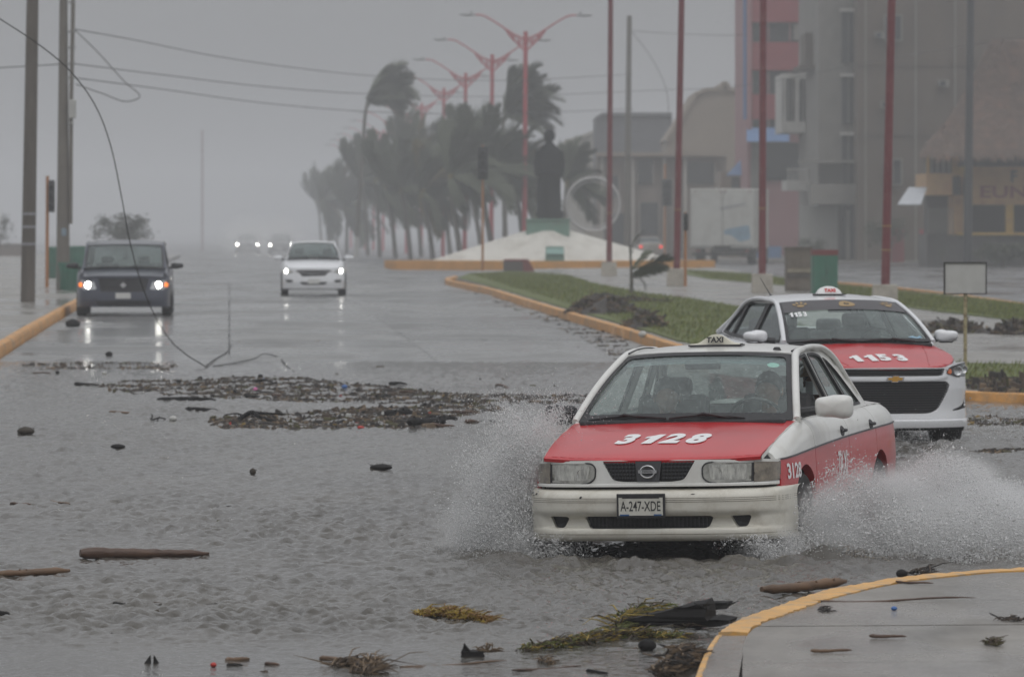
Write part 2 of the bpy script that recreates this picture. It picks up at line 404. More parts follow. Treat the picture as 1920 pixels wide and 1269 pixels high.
def skin_body(name, joints, edges, radii, m, parent, sub=1):
    me = bpy.data.meshes.new(name); me.from_pydata([tuple(j) for j in joints], edges, []); me.materials.append(m)
    o = bpy.data.objects.new(name, me); COL.objects.link(o); o.parent = parent
    md = o.modifiers.new('skin', 'SKIN'); md.use_smooth_shade = True
    sk = me.skin_vertices[0].data if me.skin_vertices else None
    if sk is None:
        bm = bmesh.new(); bm.from_mesh(me); bm.verts.layers.skin.verify(); bm.to_mesh(me); bm.free(); sk = me.skin_vertices[0].data
    for i, r in enumerate(radii): sk[i].radius = (r, r) if not hasattr(r, '__len__') else r
    sk[0].use_root = True
    s2 = o.modifiers.new('sub', 'SUBSURF'); s2.levels = sub; s2.render_levels = sub
    return o
def head(mb, c, r=.105, yaw=0, mi=0, hair_mi=1, long_hair=False, cap=False):
    """head facing -y (towards the nose of the car), with brow, nose, lips, chin, ears and hair"""
    c = Vector(c); Rz = Matrix.Rotation(yaw, 3, 'Z'); P = []
    nu, nv = 20, 28
    for i in range(nu+1):
        a = math.pi*i/nu; row = []
        for j in range(nv):
            t = 2*math.pi*j/nv; x = math.sin(a)*math.sin(t); y = -math.sin(a)*math.cos(t); z = math.cos(a)
            px, py, pz = x*r*.78, y*r*.95, z*r*1.2
            front = max(0, -y)
            if z < -.2: px *= 1-.38*(-z-.2); py *= 1-.10*(-z-.2)
            w = math.exp(-(x/.16)**2)*front
            py -= r*.22*w*math.exp(-((z+.12)/.14)**2)                       # nose
            py -= r*.07*w*math.exp(-((z+.42)/.09)**2)*1.2                   # lips
            py += r*.08*math.exp(-((abs(x)-.33)/.14)**2)*front*math.exp(-((z-.10)/.12)**2)  # eye sockets
            py -= r*.06*front*math.exp(-(x/.3)**2)*math.exp(-((z+.8)/.15)**2)
            row.append(c+Rz@Vector((px, py, pz)))
        P.append(row)
    mb.grid(P, mi, True)
    for sx in (-1, 1):
        mb.lathe([(0.001, -.006), (r*.2, -.004), (r*.26, 0), (r*.2, .008), (0.001, .01)], c+Rz@Vector((sx*r*.80, 0, -.01)), 10, mi, 'x', 1, 1.4)
    H = []
    low = -.35 if not long_hair else -1.05
    for i in range(13):
        row = []
        for j in range(nv):
            t = 2*math.pi*j/nv; x = math.sin(t); y = -math.cos(t); back = (1+y)/2
            zmin = .42+(low-.42)*min(1, back*1.9); z = 1-(1-zmin)*i/12.0; q = math.sqrt(max(0, 1-min(1, abs(z))**2)) if z > 0 else 1
            k = 1.10+.03*math.sin(9*t+3*i)
            row.append(c+Rz@Vector((x*q*r*.80*k, y*q*r*.97*k, z*r*1.22*1.04)))
        H.append(row)
    mb.grid(H, hair_mi, True)
# ---------------------------------------------------------------- old saloon taxi in front
def pix_pose(px, s, z=0.0): return Vector(((px-960)/s, F/s, z))
def arc_poly(pts): return pts
def build_taxi_old():
    root = empty('taxi_sedan', pix_pose(1219, 297), R(-15.0), 'old white and red taxi numbered 3128 ploughing through the flood water', 'taxi', 'taxis driving through the flood')
    root.rotation_euler = (0, R(-1.2), R(-15.0))
    c = Car(root, length=4.22, sill=.22, zroof=1.33, lean=.185,
        W=[(0, .74), (.2, .79), (.45, .825), (.86, .838), (1.2, .842), (2.3, .845), (3.3, .84), (3.8, .825), (4.05, .79), (4.22, .70)],
        ztop=[(0, .66), (.14, .695), (.3, .755), (.6, .83), (.9, .885), (1.1, .905), (2.3, .918), (3.2, .925), (3.6, .93), (3.95, .915), (4.12, .875), (4.22, .80)],
        inset=[(0, .105), (.012, .085), (.03, .06), (.06, .036), (.10, .018), (.2, .006), (.35, 0), (.5, .012), (.62, .04), (.72, .07)],
        hood_z=[(-.02, .688), (.03, .705), (.1, .73), (.3, .782), (.6, .845), (.9, .898), (1.1, .925)],
        roof_z=[(1.6, 1.335), (1.8, 1.36), (2.2, 1.385), (2.5, 1.38), (2.9, 1.33)],
        arches=[(.86, .33, .30), (3.29, .33, .30)])
    split = smooth_interp([(0, .67), (.3, .685), (.6, .70), (1.2, .73), (2.3, .766), (3.2, .785), (4.3, .80)])
    for sg in (-1, 1):
        c.split_panel('fender', sg, .275, 1.155, [M['white'], M['red']], split)
        c.split_panel('door', sg, 1.162, 2.235, [M['white'], M['red']], split)
        c.split_panel('door', sg, 2.242, 3.16, [M['white'], M['red']], split)
        c.split_panel('rear_fender', sg, 3.167, 4.22, [M['white'], M['red']], split)
        t = MB(); t.tube([(sg*(c.X(y, split(y))+.004), y, split(y)) for y in np.linspace(.3, 4.1, 40)], .006, 6); t.build('side_moulding', M['dgrey'], root)
        for y in (2.05, 3.02):
            h = MB(); z = .80+.01*(y-2); S = c.side(sg)
            cir = [(y+.062*math.cos(a), z+.034*math.sin(a)) for a in np.linspace(0, 2*math.pi, 20)[:-1]]
            sheet(h, cir, S, (), None, .003*sg, .006*sg); h.tube([S(y-.05, z+.004), Vector(S(y-.02, z+.004))+Vector((sg*.02, 0, 0)), Vector(S(y+.04, z+.004))+Vector((sg*.02, 0, 0)), S(y+.05, z+.004)], .011, 8)
            h.build('door_handle', M['black'], root, True)
    c.under()
    # hood
    of = [(x, .035+.05*(abs(x)/.6)**2+.02*max(0, (abs(x)-.55)/.15)) for x in np.linspace(-.705, .705, 25)]
    ob = [(x, .965+.07*(abs(x)/.7)**2) for x in np.linspace(.735, -.735, 21)]
    side = [(.725, .4), (.735, .75)]
    c.hood([*of, *side, *ob, (-.735, .75), (-.725, .4)], [M['red']], .016)
    lip = MB(); T = c.T
    P = [[Vector(T(x, y))+Vector((0, -.004*0, .004)), Vector(T(x, y))+Vector((0, -.022, -.008)), Vector(T(x, y))+Vector((0, -.018, -.028))] for x, y in of]
    lip.grid(P); lip.build('hood_lip', M['red'], root, True)
    for sg in (-1, 1):                     # fender top between hood and side
        mb = MB(); P = []
        for y in np.linspace(.11, 1.08, 24):
            xh = .705 + .03*min(1, (y-.1)/.65); xs = max(xh+.004, c.X(y, c.Zt(y))) if y > .21 else max(xh+.004, c.Wf(y)-.105)
            zh = c.Hz(y)-.016*(xh/.7)**2-.001; zt = c.Zt(y)
            P.append([Vector((sg*(xh+.006), y, zh-.03)), Vector((sg*(xh+.006), y, zh)), Vector((sg*(xh+(xs-xh)*.5), y, (zh+zt)/2+.006)), Vector((sg*xs, y, zt))])
        mb.grid(P); mb.build('fender_top', M['white'], root, True, angle=60)
    nb = MB(); lettering_num(nb, '3128', lambda a, b: T(a, b), .31, .017, .74, .009, (-.005, .43), .22, .70)
    nb.build('number_decal', M['decal'], root)
    S = c.side(1)
    nb = MB(); lettering(nb, '3128', S, .13, .004, 1.25, .004, (.55, .60)); nb.build('number_decal', M['decal'], root)
    nb = MB(); lettering(nb, 'TAXI', S, .22, .004, .62, .004, (1.98, .585)); nb.build('taxi_decal', M['decal'], root)
    # nose
    plan = Plan([(0, 0), (.35, .012), (.55, .045), (.68, .105), (.755, .185), (.795, .30)])
    Fs = lambda u, z: (plan(u)[0], plan(u)[1]+.10*(z-.55), z)
    U = plan.u; uo = U(.79)
    hl = lambda sg: rnd([(sg*(U(.345)), .652), (sg*(U(.375)), .682), (sg*uo*.998, .672), (sg*uo*.998, .562), (sg*U(.395), .552), (sg*U(.35), .585)], [.02, .03, .004, .012, .03, .02])
    gr = rnd([(-.30, .694), (.30, .694), (.232, .574), (.16, .563), (-.16, .563), (-.232, .574)], [.004, .004, .03, .03, .03, .03])
    mb = MB(); sheet(mb, [(-uo, .535), (uo, .535), (uo, .688), (U(.70), .697), (0, .70), (-U(.70), .697), (-uo, .688)], Fs, [hl(-1), hl(1), gr], .05, 0, .04, 0)
    mb.build('nose_panel', M['white'], root, True, angle=30)
    for sg in (-1, 1):
        body = [p for p in hl(sg)]; xc = U(.655)
        main = [(sg*min(abs(p[0]), xc-.008), p[1]) for p in body]; corner = [(sg*max(abs(p[0]), xc+.008), p[1]) for p in body]
        ded = lambda L: [p for i, p in enumerate(L) if (Vector(p)-Vector(L[i-1])).length > 1e-4]
        main, corner = ded(main), ded(corner)
        b = MB(); sheet(b, body, Fs, (), .06, -.03, .0); hlp = b.build('headlight', M['dgrey'], root)
        g = MB(); sheet(g, main, Fs, (), .03, .004, .012); g.build('lens', M['lens'], hlp, True, angle=30)
        g = MB()
        g.lathe([(0.001, .030), (.028, .022), (.040, .012)], (sg*.43, .012, .612), 18, 0, 'y'); g.build('reflector', M['chrome'], hlp, True)
        g = MB(); sheet(g, rnd([(sg*U(.385), .665), (sg*U(.62), .668), (sg*U(.62), .572), (sg*U(.40), .572)], .02), Fs, (), .05, .0055, 0); g.build('lens_pattern', mat('lens_fluted', (.40, .40, .37), .10, var=.5, scale=16, stretch=(3, 1, .8), bump=.004, bscale=30, coat=1), hlp, True)
        g = MB(); sheet(g, corner, Fs, (), .03, .005, .012); g.build('corner_lamp', M['lens_dark'], hlp, True, angle=30)
        t = MB(); t.tube([Vector(Fs(p[0], p[1]))+Vector((0, -.004, 0)) for p in body]+[Vector(Fs(*body[0]))+Vector((0, -.004, 0))], .005, 6); t.tube([Vector(Fs(sg*xc, z))+Vector((0, -.006, 0)) for z in (.56, .60, .64, .675)], .007, 6); t.build('lamp_rim', M['black'], hlp)
    g = MB(); sheet(g, gr, Fs, (), .05, -.03, 0); grille = g.build('grille', M['ink'], root)
    g = MB()
    for r in range(5):
        z = .588+.023*r
        for sg in (-1, 1):
            x1 = .225+.075*(z-.57)/.12; g.grid([[Vector(Fs(sg*x, z+dz))+Vector((0, -.002+dy, 0)) for dz, dy in ((-.003, .02), (-.003, 0), (.003, 0), (.003, .02))] for x in np.linspace(.09, x1, 8)])
            for x in np.linspace(.10, x1-.015, 8):
                p = Vector(Fs(sg*x, z)); g.box(p+Vector((0, -.006, 0)), (.007, .012, .012), 0)
    for k in range(9):
        for sg in (-1, 1): g.grid([[Vector(Fs(sg*(.10+.024*k)+dx, z))+Vector((0, .006, 0)) for dx in (-.002, .002)] for z in np.linspace(.578, .690, 4) if True])
    g.build('grille_mesh', M['dgrey'], grille)['kind'] = 'stuff'
    g = MB(); sheet(g, [(-.085, .692), (.085, .692), (.072, .566), (-.072, .566)], Fs, (), .05, .008, .03); g.build('centre_bar', M['dgrey'], grille)
    g = MB(); cc = Vector((0, -.014, .628)); rg = [cc+Vector((.046*math.cos(a), 0, .036*math.sin(a))) for a in np.linspace(0, 2*math.pi, 29)]
    g.tube(rg, .0065, 8, cap=False); g.box(cc, (.118, .014, .020)); g.build('badge', M['chrome'], grille, True, angle=30)
    g = MB(); lettering(g, 'NISSAN', lambda a, b: (a, -.0215, .628+b), .017, .0004, 1.15, .0005); g.build('badge_lettering', M['ink'], grille)
    t = MB(); t.grid([[Vector(Fs(u, .552))+Vector((0, -.016, 0)), Vector(Fs(u, .552))+Vector((0, -.022, -.004)), Vector(Fs(u, .534))+Vector((0, -.022, .0)), Vector(Fs(u, .530))+Vector((0, .03, -.002))] for u in np.linspace(-uo, uo, 60)])
    t.build('headlight_trim', M['white'], root, True, angle=30)
    # bumper
    bp = Plan([(0, -.055), (.35, -.045), (.58, -.01), (.72, .07), (.80, .17), (.84, .32), (.852, .52)])
    prof = smooth_interp([(.19, .045), (.205, .012), (.23, .0), (.268, .004), (.282, .050), (.33, .055), (.352, .012), (.37, -.006), (.42, -.012), (.475, -.008), (.492, .004), (.506, .022), (.515, .06)])
    def B(u, z):
        x, y = bp(u); d = prof(z)
        if .272 < z < .35 and abs(x) > .60: d = d*max(0, 1-(abs(x)-.60)/.12)+.01*(1-max(0, 1-(abs(x)-.60)/.12))
        return (x, y+d, z)
    ub = bp.len-.01; zs = [.19, .197, .205, .22, .24, .26, .268, .274, .280, .29, .31, .33, .338, .345, .352, .36, .37, .385, .40, .42, .435, .438, .441, .447, .45, .453, .459, .462, .465, .475, .484, .492, .50, .506, .511, .515]
    groove = {.438, .45, .462}
    intake = rnd([(-bp.u(.42), .348), (bp.u(.42), .348), (bp.u(.385), .270), (-bp.u(.385), .270)], .025)
    fog = lambda sg: rnd([(sg*bp.u(.52), .346), (sg*bp.u(.655), .350), (sg*bp.u(.625), .276), (sg*bp.u(.56), .274)], .022)
    mb = MB(); sheet(mb, [(-ub, .19), (ub, .19), (ub, .515), (-ub, .515)], B, [intake, fog(-1), fog(1)], .0125, 0, .0, 0)
    for h in (intake, fog(-1), fog(1)):
        n = len(h); vs = [B(*p) for p in h]+[tuple(Vector(B(*p))+Vector((0, .05, 0))) for p in h]; mb.add(vs, [(i, (i+1) % n, n+(i+1) % n, n+i) for i in range(n)])
    P = [[Vector(B(u, .515)), Vector(B(u, .515))+Vector((0, .06, .004))] for u in np.linspace(-ub, ub, 40)]; mb.grid(P)
    bo = mb.build('bumper', M['bumper'], root, True, angle=50)
    for z in (.438, .450, .462):
        t = MB(); t.grid([[Vector(B(u, z+dz))+Vector((0, -.0012, 0)) for dz in (-.0016, .0016)] for u in np.linspace(-ub, ub, 60)]); t.build('bumper_groove', M['lens_dark'], bo)
    t = MB(); t.grid([[Vector(B(u, .235+dz))+Vector((0, -.0012, 0)) for dz in (-.0016, .0016)] for u in np.linspace(-ub, ub, 60)]); t.build('bumper_groove', M['lens_dark'], bo)
    d = MB(); sheet(d, intake, B, (), .06, -.05, 0); [sheet(d, fog(sg), B, (), .06, -.04, 0) for sg in (-1, 1)]
    for k in range(3): d.grid([[Vector(B(u, .292+.018*k+dz))+Vector((0, .03, 0)) for dz in (-.003, .003)] for u in np.linspace(-bp.u(.385), bp.u(.385), 16)])
    for k in range(30): d.box((-.38+.026*k, .0, .31), (.004, .01, .06))
    d.build('bumper_intake', M['black'], bo)
    sc = MB()                                             # paint chips
    for (x, z, w, h) in ((-.80, .492, .05, .012), (-.76, .487, .03, .016), (-.785, .478, .035, .008), (-.43, .468, .02, .018), (.30, .485, .03, .006)):
        u = bp.u(x); sheet(sc, [(u-w/2, z-h*.2), (u-w*.1, z-h/2), (u+w/2, z+h*.1), (u+w*.2, z+h/2), (u-w*.3, z+h*.3)], B, (), None, .002, 0)
    sc.build('paint_chip', M['black'], bo)
    # number plate
    p = MB(); X0, Z0 = -.03, .415; pl = Vector((X0, -.084, Z0))
    p.box(pl, (.315, .012, .155)); po = p.build('number_plate', M['black'], root, bevel=.004)
    q = MB(); q.box(pl+Vector((0, -.009, -.003)), (.285, .004, .112)); q.build('plate_face', mat('plate_white', (.62, .61, .55), .4, var=.06, scale=20, dirt=(.3, .28, .22), dirt_scale=12, dirt_amt=.4), po)
    q = MB(); lettering(q, 'A-247-XDE', lambda a, b: (pl.x+a, pl.y-.0115, pl.z+b), .088, .0008, .62, .001, (0, -.004), spacing=1.0); q.build('plate_lettering', M['ink'], po)
    q = MB(); q.box(pl+Vector((-.105, -.0125, -.056)), (.06, .002, .010)); q.box(pl+Vector((.11, -.0125, -.056)), (.05, .002, .010)); q.build('plate_stripe', mat('plate_blue', (.03, .10, .25), .4), po)
    q = MB(); q.box(pl+Vector((0, -.011, .058)), (.24, .004, .02)); q.build('plate_bracket', M['black'], po, bevel=.003)
    # windscreen
    WS = c.ws((0, .93, .918), (.725, 1.045, .905), (0, 1.66, 1.342), (.562, 1.79, 1.315))
    out = rnd([(-1, 0), (1, 0), (1, 1), (-1, 1)], .05); inn = rnd([(-.945, .085), (.945, .085), (.93, .94), (-.93, .94)], .07)
    g = MB(); sheet(g, out, WS, [inn], .1, .003, .012); g.build('windscreen_seal', M['black'], root, True)
    g = MB(); sheet(g, out, WS, (), .1, -.004, 0); g.build('windscreen', M['glass'], root, True)
    g = MB(); sheet(g, [(-.95, .865), (.95, .865), (.95, .95), (-.95, .95)], WS, (), .1, -.012, 0); g.build('sun_strip', glass('sun_strip_glass', (.06, .12, .14), .5, (.05, .08, .09)), root)
    g = MB(); sheet(g, [(-.95, .815), (.95, .815), (.95, .862), (-.95, .862)], WS, (), .1, -.012, 0); g.build('sun_strip', glass('sun_strip_fade', (.30, .50, .52), .25, (.10, .17, .18)), root)
    g = MB(); sheet(g, [(.80+.065*math.cos(a), .80+.042*math.sin(a)) for a in np.linspace(0, 2*math.pi, 22)[:-1]], WS, (), None, -.008, 0); g.build('permit_sticker', mat('sticker_green', (.30, .58, .50), .6), root)
    # cowl & wipers
    g = MB(); g.grid([[Vector((x, .95+.07*(abs(x)/.7)**2, .895)), Vector((x, 1.0+.07*(abs(x)/.7)**2, .905))] for x in np.linspace(-.72, .72, 20)]); g.build('cowl', M['black'], root)
    for x0, x1, h in ((-.64, -.10, .5), (-.08, .42, .52)):
        g = MB(); pts = [Vector(WS(x0/.725+(x1-x0)/.725*t, .02+.035*math.sin(math.pi*min(1, t*1.0)))) + Vector((0, -.018, .004)) for t in np.linspace(0, 1, 12)]
        g.tube(pts, .008, 6); pv = Vector((x1, .975, .912)); g.tube([pv, pts[5]+Vector((0, -.015, .012)), pts[4]], [.012, .010, .007], 6); g.build('wiper', M['black'], root)
    # roof
    rf = [(x, 1.675+.115*(abs(x)/.56)**2) for x in np.linspace(-.562, .562, 17)]; rb = [(x, 2.78+.05*(abs(x)/.56)**2) for x in np.linspace(.56, -.56, 17)]
    RT = lambda x, y: (x, y, c.Rl(y)-.034*(abs(x)/.56)**2.6)
    mb = MB(); sheet(mb, rf+[(.566, 2.4)]+rb+[(-.566, 2.4)], RT, (), .07, 0, .015); mb.build('roof', M['white'], root, True, angle=35)
    for sg in (-1, 1):
        t = MB(); e = [tuple(Vector(WS(sg*1.0, v))+Vector((sg*.014, .012, .006))) for v in (0, .2, .4, .6, .8, .96)]+[(sg*.570, 2.05, 1.345), (sg*.570, 2.45, 1.352), (sg*.575, 2.75, 1.328), (sg*.60, 2.93, 1.265), (sg*.65, 3.13, 1.11), (sg*.71, 3.34, .935)]
        t.tube(catmull(e, 50), [.026]*22+[.020]*28, 10); t.build('roof_rail', M['white'], root, True)
        t = MB(); t.tube(catmull([(sg*.552, 1.80, 1.338), (sg*.553, 2.05, 1.358), (sg*.553, 2.4, 1.362), (sg*.55, 2.75, 1.335)], 20), .006, 6); t.build('drip_moulding', M['black'], root)
    outer = [(1.02, .895), (1.10, .955), (1.27, 1.055), (1.60, 1.24), (1.79, 1.318), (2.05, 1.342), (2.45, 1.348), (2.72, 1.322), (2.9, 1.27), (3.05, 1.17), (3.22, 1.03), (3.34, .93), (3.0, .922), (2.3, .914), (1.1, .90)]
    w1 = rnd([(1.24, .935), (1.30, 1.0), (1.62, 1.19), (1.84, 1.285), (2.14, 1.305), (2.20, .935)], [.01, .03, .05, .05, .03, .01])
    w2 = rnd([(2.275, .938), (2.215, 1.305), (2.42, 1.306), (2.58, 1.285), (2.78, .945)], [.01, .03, .05, .05, .01])
    w3 = rnd([(2.82, .948), (2.64, 1.27), (2.74, 1.245), (2.88, 1.17), (3.15, .955)], [.01, .02, .04, .05, .02])
    for sg in (-1, 1):
        c.greenhouse(sg, outer, [w1, w2, w3], M['glass'], [M['white']], open_=((0,) if sg > 0 else ()))
        m = MB()
        if sg > 0:
            b = Vector((.95, 1.22, .985)); col = M['white']; dz = .078; dx = .125
        else: b = Vector((-.875, 1.22, .955)); col = M['black']; dz = .072; dx = .105
        pr = [(.01, -.078), (.3, -.077), (.6, -.070), (.82, -.055), (.94, -.035), (1, -.008), (1, .02), (.96, .04), (.85, .05), (.001, .05)]
        P = []
        for rr, yy in pr:
            P.append([b+Vector((dx*rr*(abs(math.cos(t))**.45)*(1 if math.cos(t) > 0 else -1), yy+.03*0, dz*rr*(abs(math.sin(t))**.5)*(1 if math.sin(t) > 0 else -1)*(1 if math.cos(t)*sg > 0 else .86))) for t in np.linspace(0, 2*math.pi, 33)[:-1]])
        m.grid(P, 0, True); mo = m.build('wing_mirror', col, root, True, angle=0)
        m = MB(); m.tube([Vector((sg*.74, 1.20, .95)), Vector((sg*.80, 1.20, .96)), b+Vector((-sg*.05, .02, -.01))], [.035, .03, .03], 8); sheet(m, [(1.09, .925), (1.27, .93), (1.27, 1.03)], c.gside(sg), (), None, .006*sg, .02*sg); m.build('mirror_foot', M['black'], mo)
    # tail
    mb = MB(); RW = loft([[(0, 2.78, 1.345), (.3, 2.79, 1.338), (.55, 2.83, 1.315)], [(0, 3.10, 1.16), (.34, 3.11, 1.15), (.62, 3.13, 1.12)], [(0, 3.42, .955), (.36, 3.42, .95), (.69, 3.37, .94)]], 10, 8)
    mb.grid(RW); mb.grid(mir(RW)); mb.build('rear_window', glass('fogged_glass', (.72, .80, .77), .55, (.40, .47, .45)), root, True)
    mb = MB(); TK = loft([[(0, 3.41, .955), (.4, 3.41, .952), (.735, 3.36, .93)], [(0, 3.8, .965), (.4, 3.8, .96), (.725, 3.75, .93)], [(0, 4.10, .955), (.4, 4.09, .945), (.69, 4.05, .90)], [(0, 4.18, .90), (.4, 4.17, .89), (.66, 4.14, .84)], [(0, 4.22, .6), (.4, 4.21, .6), (.70, 4.19, .6)], [(0, 4.25, .35), (.4, 4.24, .35), (.70, 4.2, .35)]], 12, 24)
    mb.grid(TK); mb.grid(mir(TK)); mb.build('boot_lid', [M['white']], root, True)
    # sign on the roof
    sgn = MB(); y0 = 2.0; z0 = c.Rl(y0)
    def bell(x): return .006+.052*math.exp(-(abs(x)/.085)**3.0)+.012*max(0, 1-abs(x)/.17)
    xs = np.linspace(-.17, .17, 35)
    P = [[Vector((x, y0-.052*(1-.35*bell(x)/.07), z0+.008)), Vector((x, y0-.045+.03*bell(x)/.07, z0+.008+bell(x)*.97)), Vector((x, y0, z0+.008+bell(x))), Vector((x, y0+.045-.03*bell(x)/.07, z0+.008+bell(x)*.97)), Vector((x, y0+.05, z0+.008))] for x in xs]
    sgn.grid(P); so_ = sgn.build('roof_sign', mat('sign_cream', (.62, .60, .50), .4, var=.08, scale=12), root, True, angle=50)
    b = MB(); b.box((0, y0, z0+.004), (.36, .12, .010)); b.build('sign_base', M['dgrey'], so_)
    q = MB(); slope = lambda a, b_: (a, y0-.0525+.022*max(0, b_)/.05, z0+.012+b_); lettering(q, 'TAXI', slope, .048, .0022, 1.08, .004, (0, .026)); q.build('sign_lettering', M['ink'], so_)
    a = MB(); a.lathe([(0.001, .022), (.018, .02), (.026, .008), (.03, 0)], (.44, 1.86, 1.345), 12); a.build('aerial_foot', M['black'], root, True)
    # interior
    d = MB(); d.box((0, 1.18, .86), (1.36, .50, .12)); d.box((0, 2.4, .40), (1.5, 2.6, .1)); d.box((0, 3.3, .89), (1.3, .25, .03)); d.build('dashboard', M['dark'], root, bevel=.02)
    for sg in (-1, 1):
        s_ = MB(); s_.box((sg*.36, 2.22, .80), (.48, .14, .50), 0, Matrix.Rotation(R(-12), 3, 'X')); s_.box((sg*.36, 1.95, .55), (.48, .5, .16)); s_.box((sg*.36, 2.30, 1.10), (.24, .08, .13)); s_.build('seat', M['seat'], root, bevel=.04)
        d = MB(); d.box((sg*.70, 2.3, .58), (.03, 2.2, .50)); d.build('door_lining', M['dark'], root)
    s_ = MB(); s_.box((0, 3.12, .74), (1.25, .16, .42), 0, Matrix.Rotation(R(-14), 3, 'X')); s_.box((0, 2.8, .52), (1.3, .5, .16)); s_.build('rear_seat', M['seat'], root, bevel=.04)
    w = MB(); cw = Vector((.36, 1.55, .90)); rr = [cw+Vector((.18*math.cos(a), -.06*math.sin(a)*.8, .17*math.sin(a)*.8)) for a in np.linspace(0, 2*math.pi, 25)]; w.tube(rr, .014, 6, cap=False); w.tube([cw+Vector((-.17, 0, 0)), cw, cw+Vector((.17, 0, 0))], .012, 6); w.tube([cw, cw+Vector((0, -.25, -.05))], .02, 6); w.build('steering_wheel', M['black'], root, True)
    m = MB(); m.box((-.02, 1.67, 1.262), (.235, .03, .065)); m.tube([(-.02, 1.68, 1.29), (-.02, 1.72, 1.335)], .01, 6); m.build('rear_view_mirror', M['black'], root, bevel=.012)
    for sg in (-1, 1):
        for y in (.86, 3.29): wheel(root, sg*.735, y, .29, .18, sg)
    return root, c
def seated(name, par, x, y, z, label, top, lean=0, arm=None, cap=None, mask=False, hair=True, yaw=0, zs=.0, group=None):
    """person on a seat, head centre at (x,y,z) in the axes of the car; facing the nose"""
    root = bpy.data.objects.new(name, None); COL.objects.link(root); root.matrix_world = par.matrix_world.copy()
    bpy.context.view_layer.update()
    root.matrix_world = (Matrix.Translation(par.location) @ par.rotation_euler.to_matrix().to_4x4()) @ Matrix.Translation((x, y, z-.66))
    tag(root, label, 'person', group)
    # local: head centre (0,0,.66), hips (0,.02,0)
    J = [(0, .05, .02), (0, .04, .22), (0, .03, .38), (0, .02, .50), (0, 0, .575), (-.17, .03, .42), (.17, .03, .42), (-.24, -.08, .22), (.24, -.08, .22)]
    Ed = [(0, 1), (1, 2), (2, 3), (3, 4), (2, 5), (2, 6), (5, 7), (6, 8)]
    Rr = [(.17, .12), (.155, .11), (.15, .105), (.07, .06), (.052, .052), (.07, .07), (.07, .07), (.05, .05), (.05, .05)]
    al, ar = arm or (((-.16, -.34, .24)), ((.16, -.34, .24)))
    J += [al, ar]; Ed += [(7, 9), (8, 10)]; Rr += [(.033, .033)]*2
    J += [(-.12, -.28, .0), (.12, -.28, .0), (-.13, -.42, -.22), (.13, -.42, -.22)]; Ed += [(0, 11), (0, 12), (11, 13), (12, 14)]; Rr += [(.085, .085), (.085, .085), (.06, .06), (.06, .06)]
    skin_body('body', J, Ed, Rr, top, root, 1)
    h = MB(); head(h, (0, -.02, .66), .105, yaw); h.tube([(0, 0, .50), (0, -.01, .60)], [.055, .052], 10)
    h.build('head', [M['skin'], M['hair']], root, True, angle=0)
    for k, (a, b) in enumerate(((7, 9), (8, 10))):         # hands
        p = Vector(J[b]); d = (p-Vector(J[a])).normalized(); q = MB(); sgn = -1 if k == 0 else 1
        q.tube([p, p+d*.05, p+d*.085], [.03, .042, .036], 10, flat=.55)
        o = d.orthogonal().normalized(); o = Vector((1, 0, 0)) if abs(d.x) < .8 else Vector((0, 1, 0))
        for f in range(4):
            r0 = p+d*.08+o*(-.03+.02*f); ln = (.06, .07, .066, .05)[f]
            q.tube([r0, r0+d*ln*.5+Vector((0, 0, .006)), r0+d*ln*.8+Vector((0, -.012, -.012)), r0+d*ln*.85+Vector((0, -.014, -.03))], [.0095, .009, .008, .007], 7)
        q.tube([p+d*.02+o*sgn*-.03, p+d*.05+o*sgn*-.055, p+d*.08+o*sgn*-.06], [.012, .011, .008], 7)
        q.build('hand', M['skin'], root, True)
    if cap:
        q = MB(); q.lathe([(0.001, .125), (.05, .122), (.09, .10), (.108, .06), (.112, .02)], (0, -.01, .675), 20, 0, 'z', .86, 1.02)
        q.grid([[Vector((x, -.10-.0*abs(x), .715-.3*x*x*3)), Vector((x, -.20+.9*x*x*4, .69-.3*x*x*3))] for x in np.linspace(-.085, .085, 11)]); q.build('cap', cap, root, True)
    if mask:
        q = MB(); q.grid([[Vector((.075*math.sin(t), -.02-.118*math.cos(t)-.018*math.exp(-(t/.3)**2), z)) for t in np.linspace(-1.3, 1.3, 13)] for z in (.565, .60, .635, .655)]); q.build('face_mask', mat('mask_cloth', (.55, .58, .60), .9), root, True)
    return root
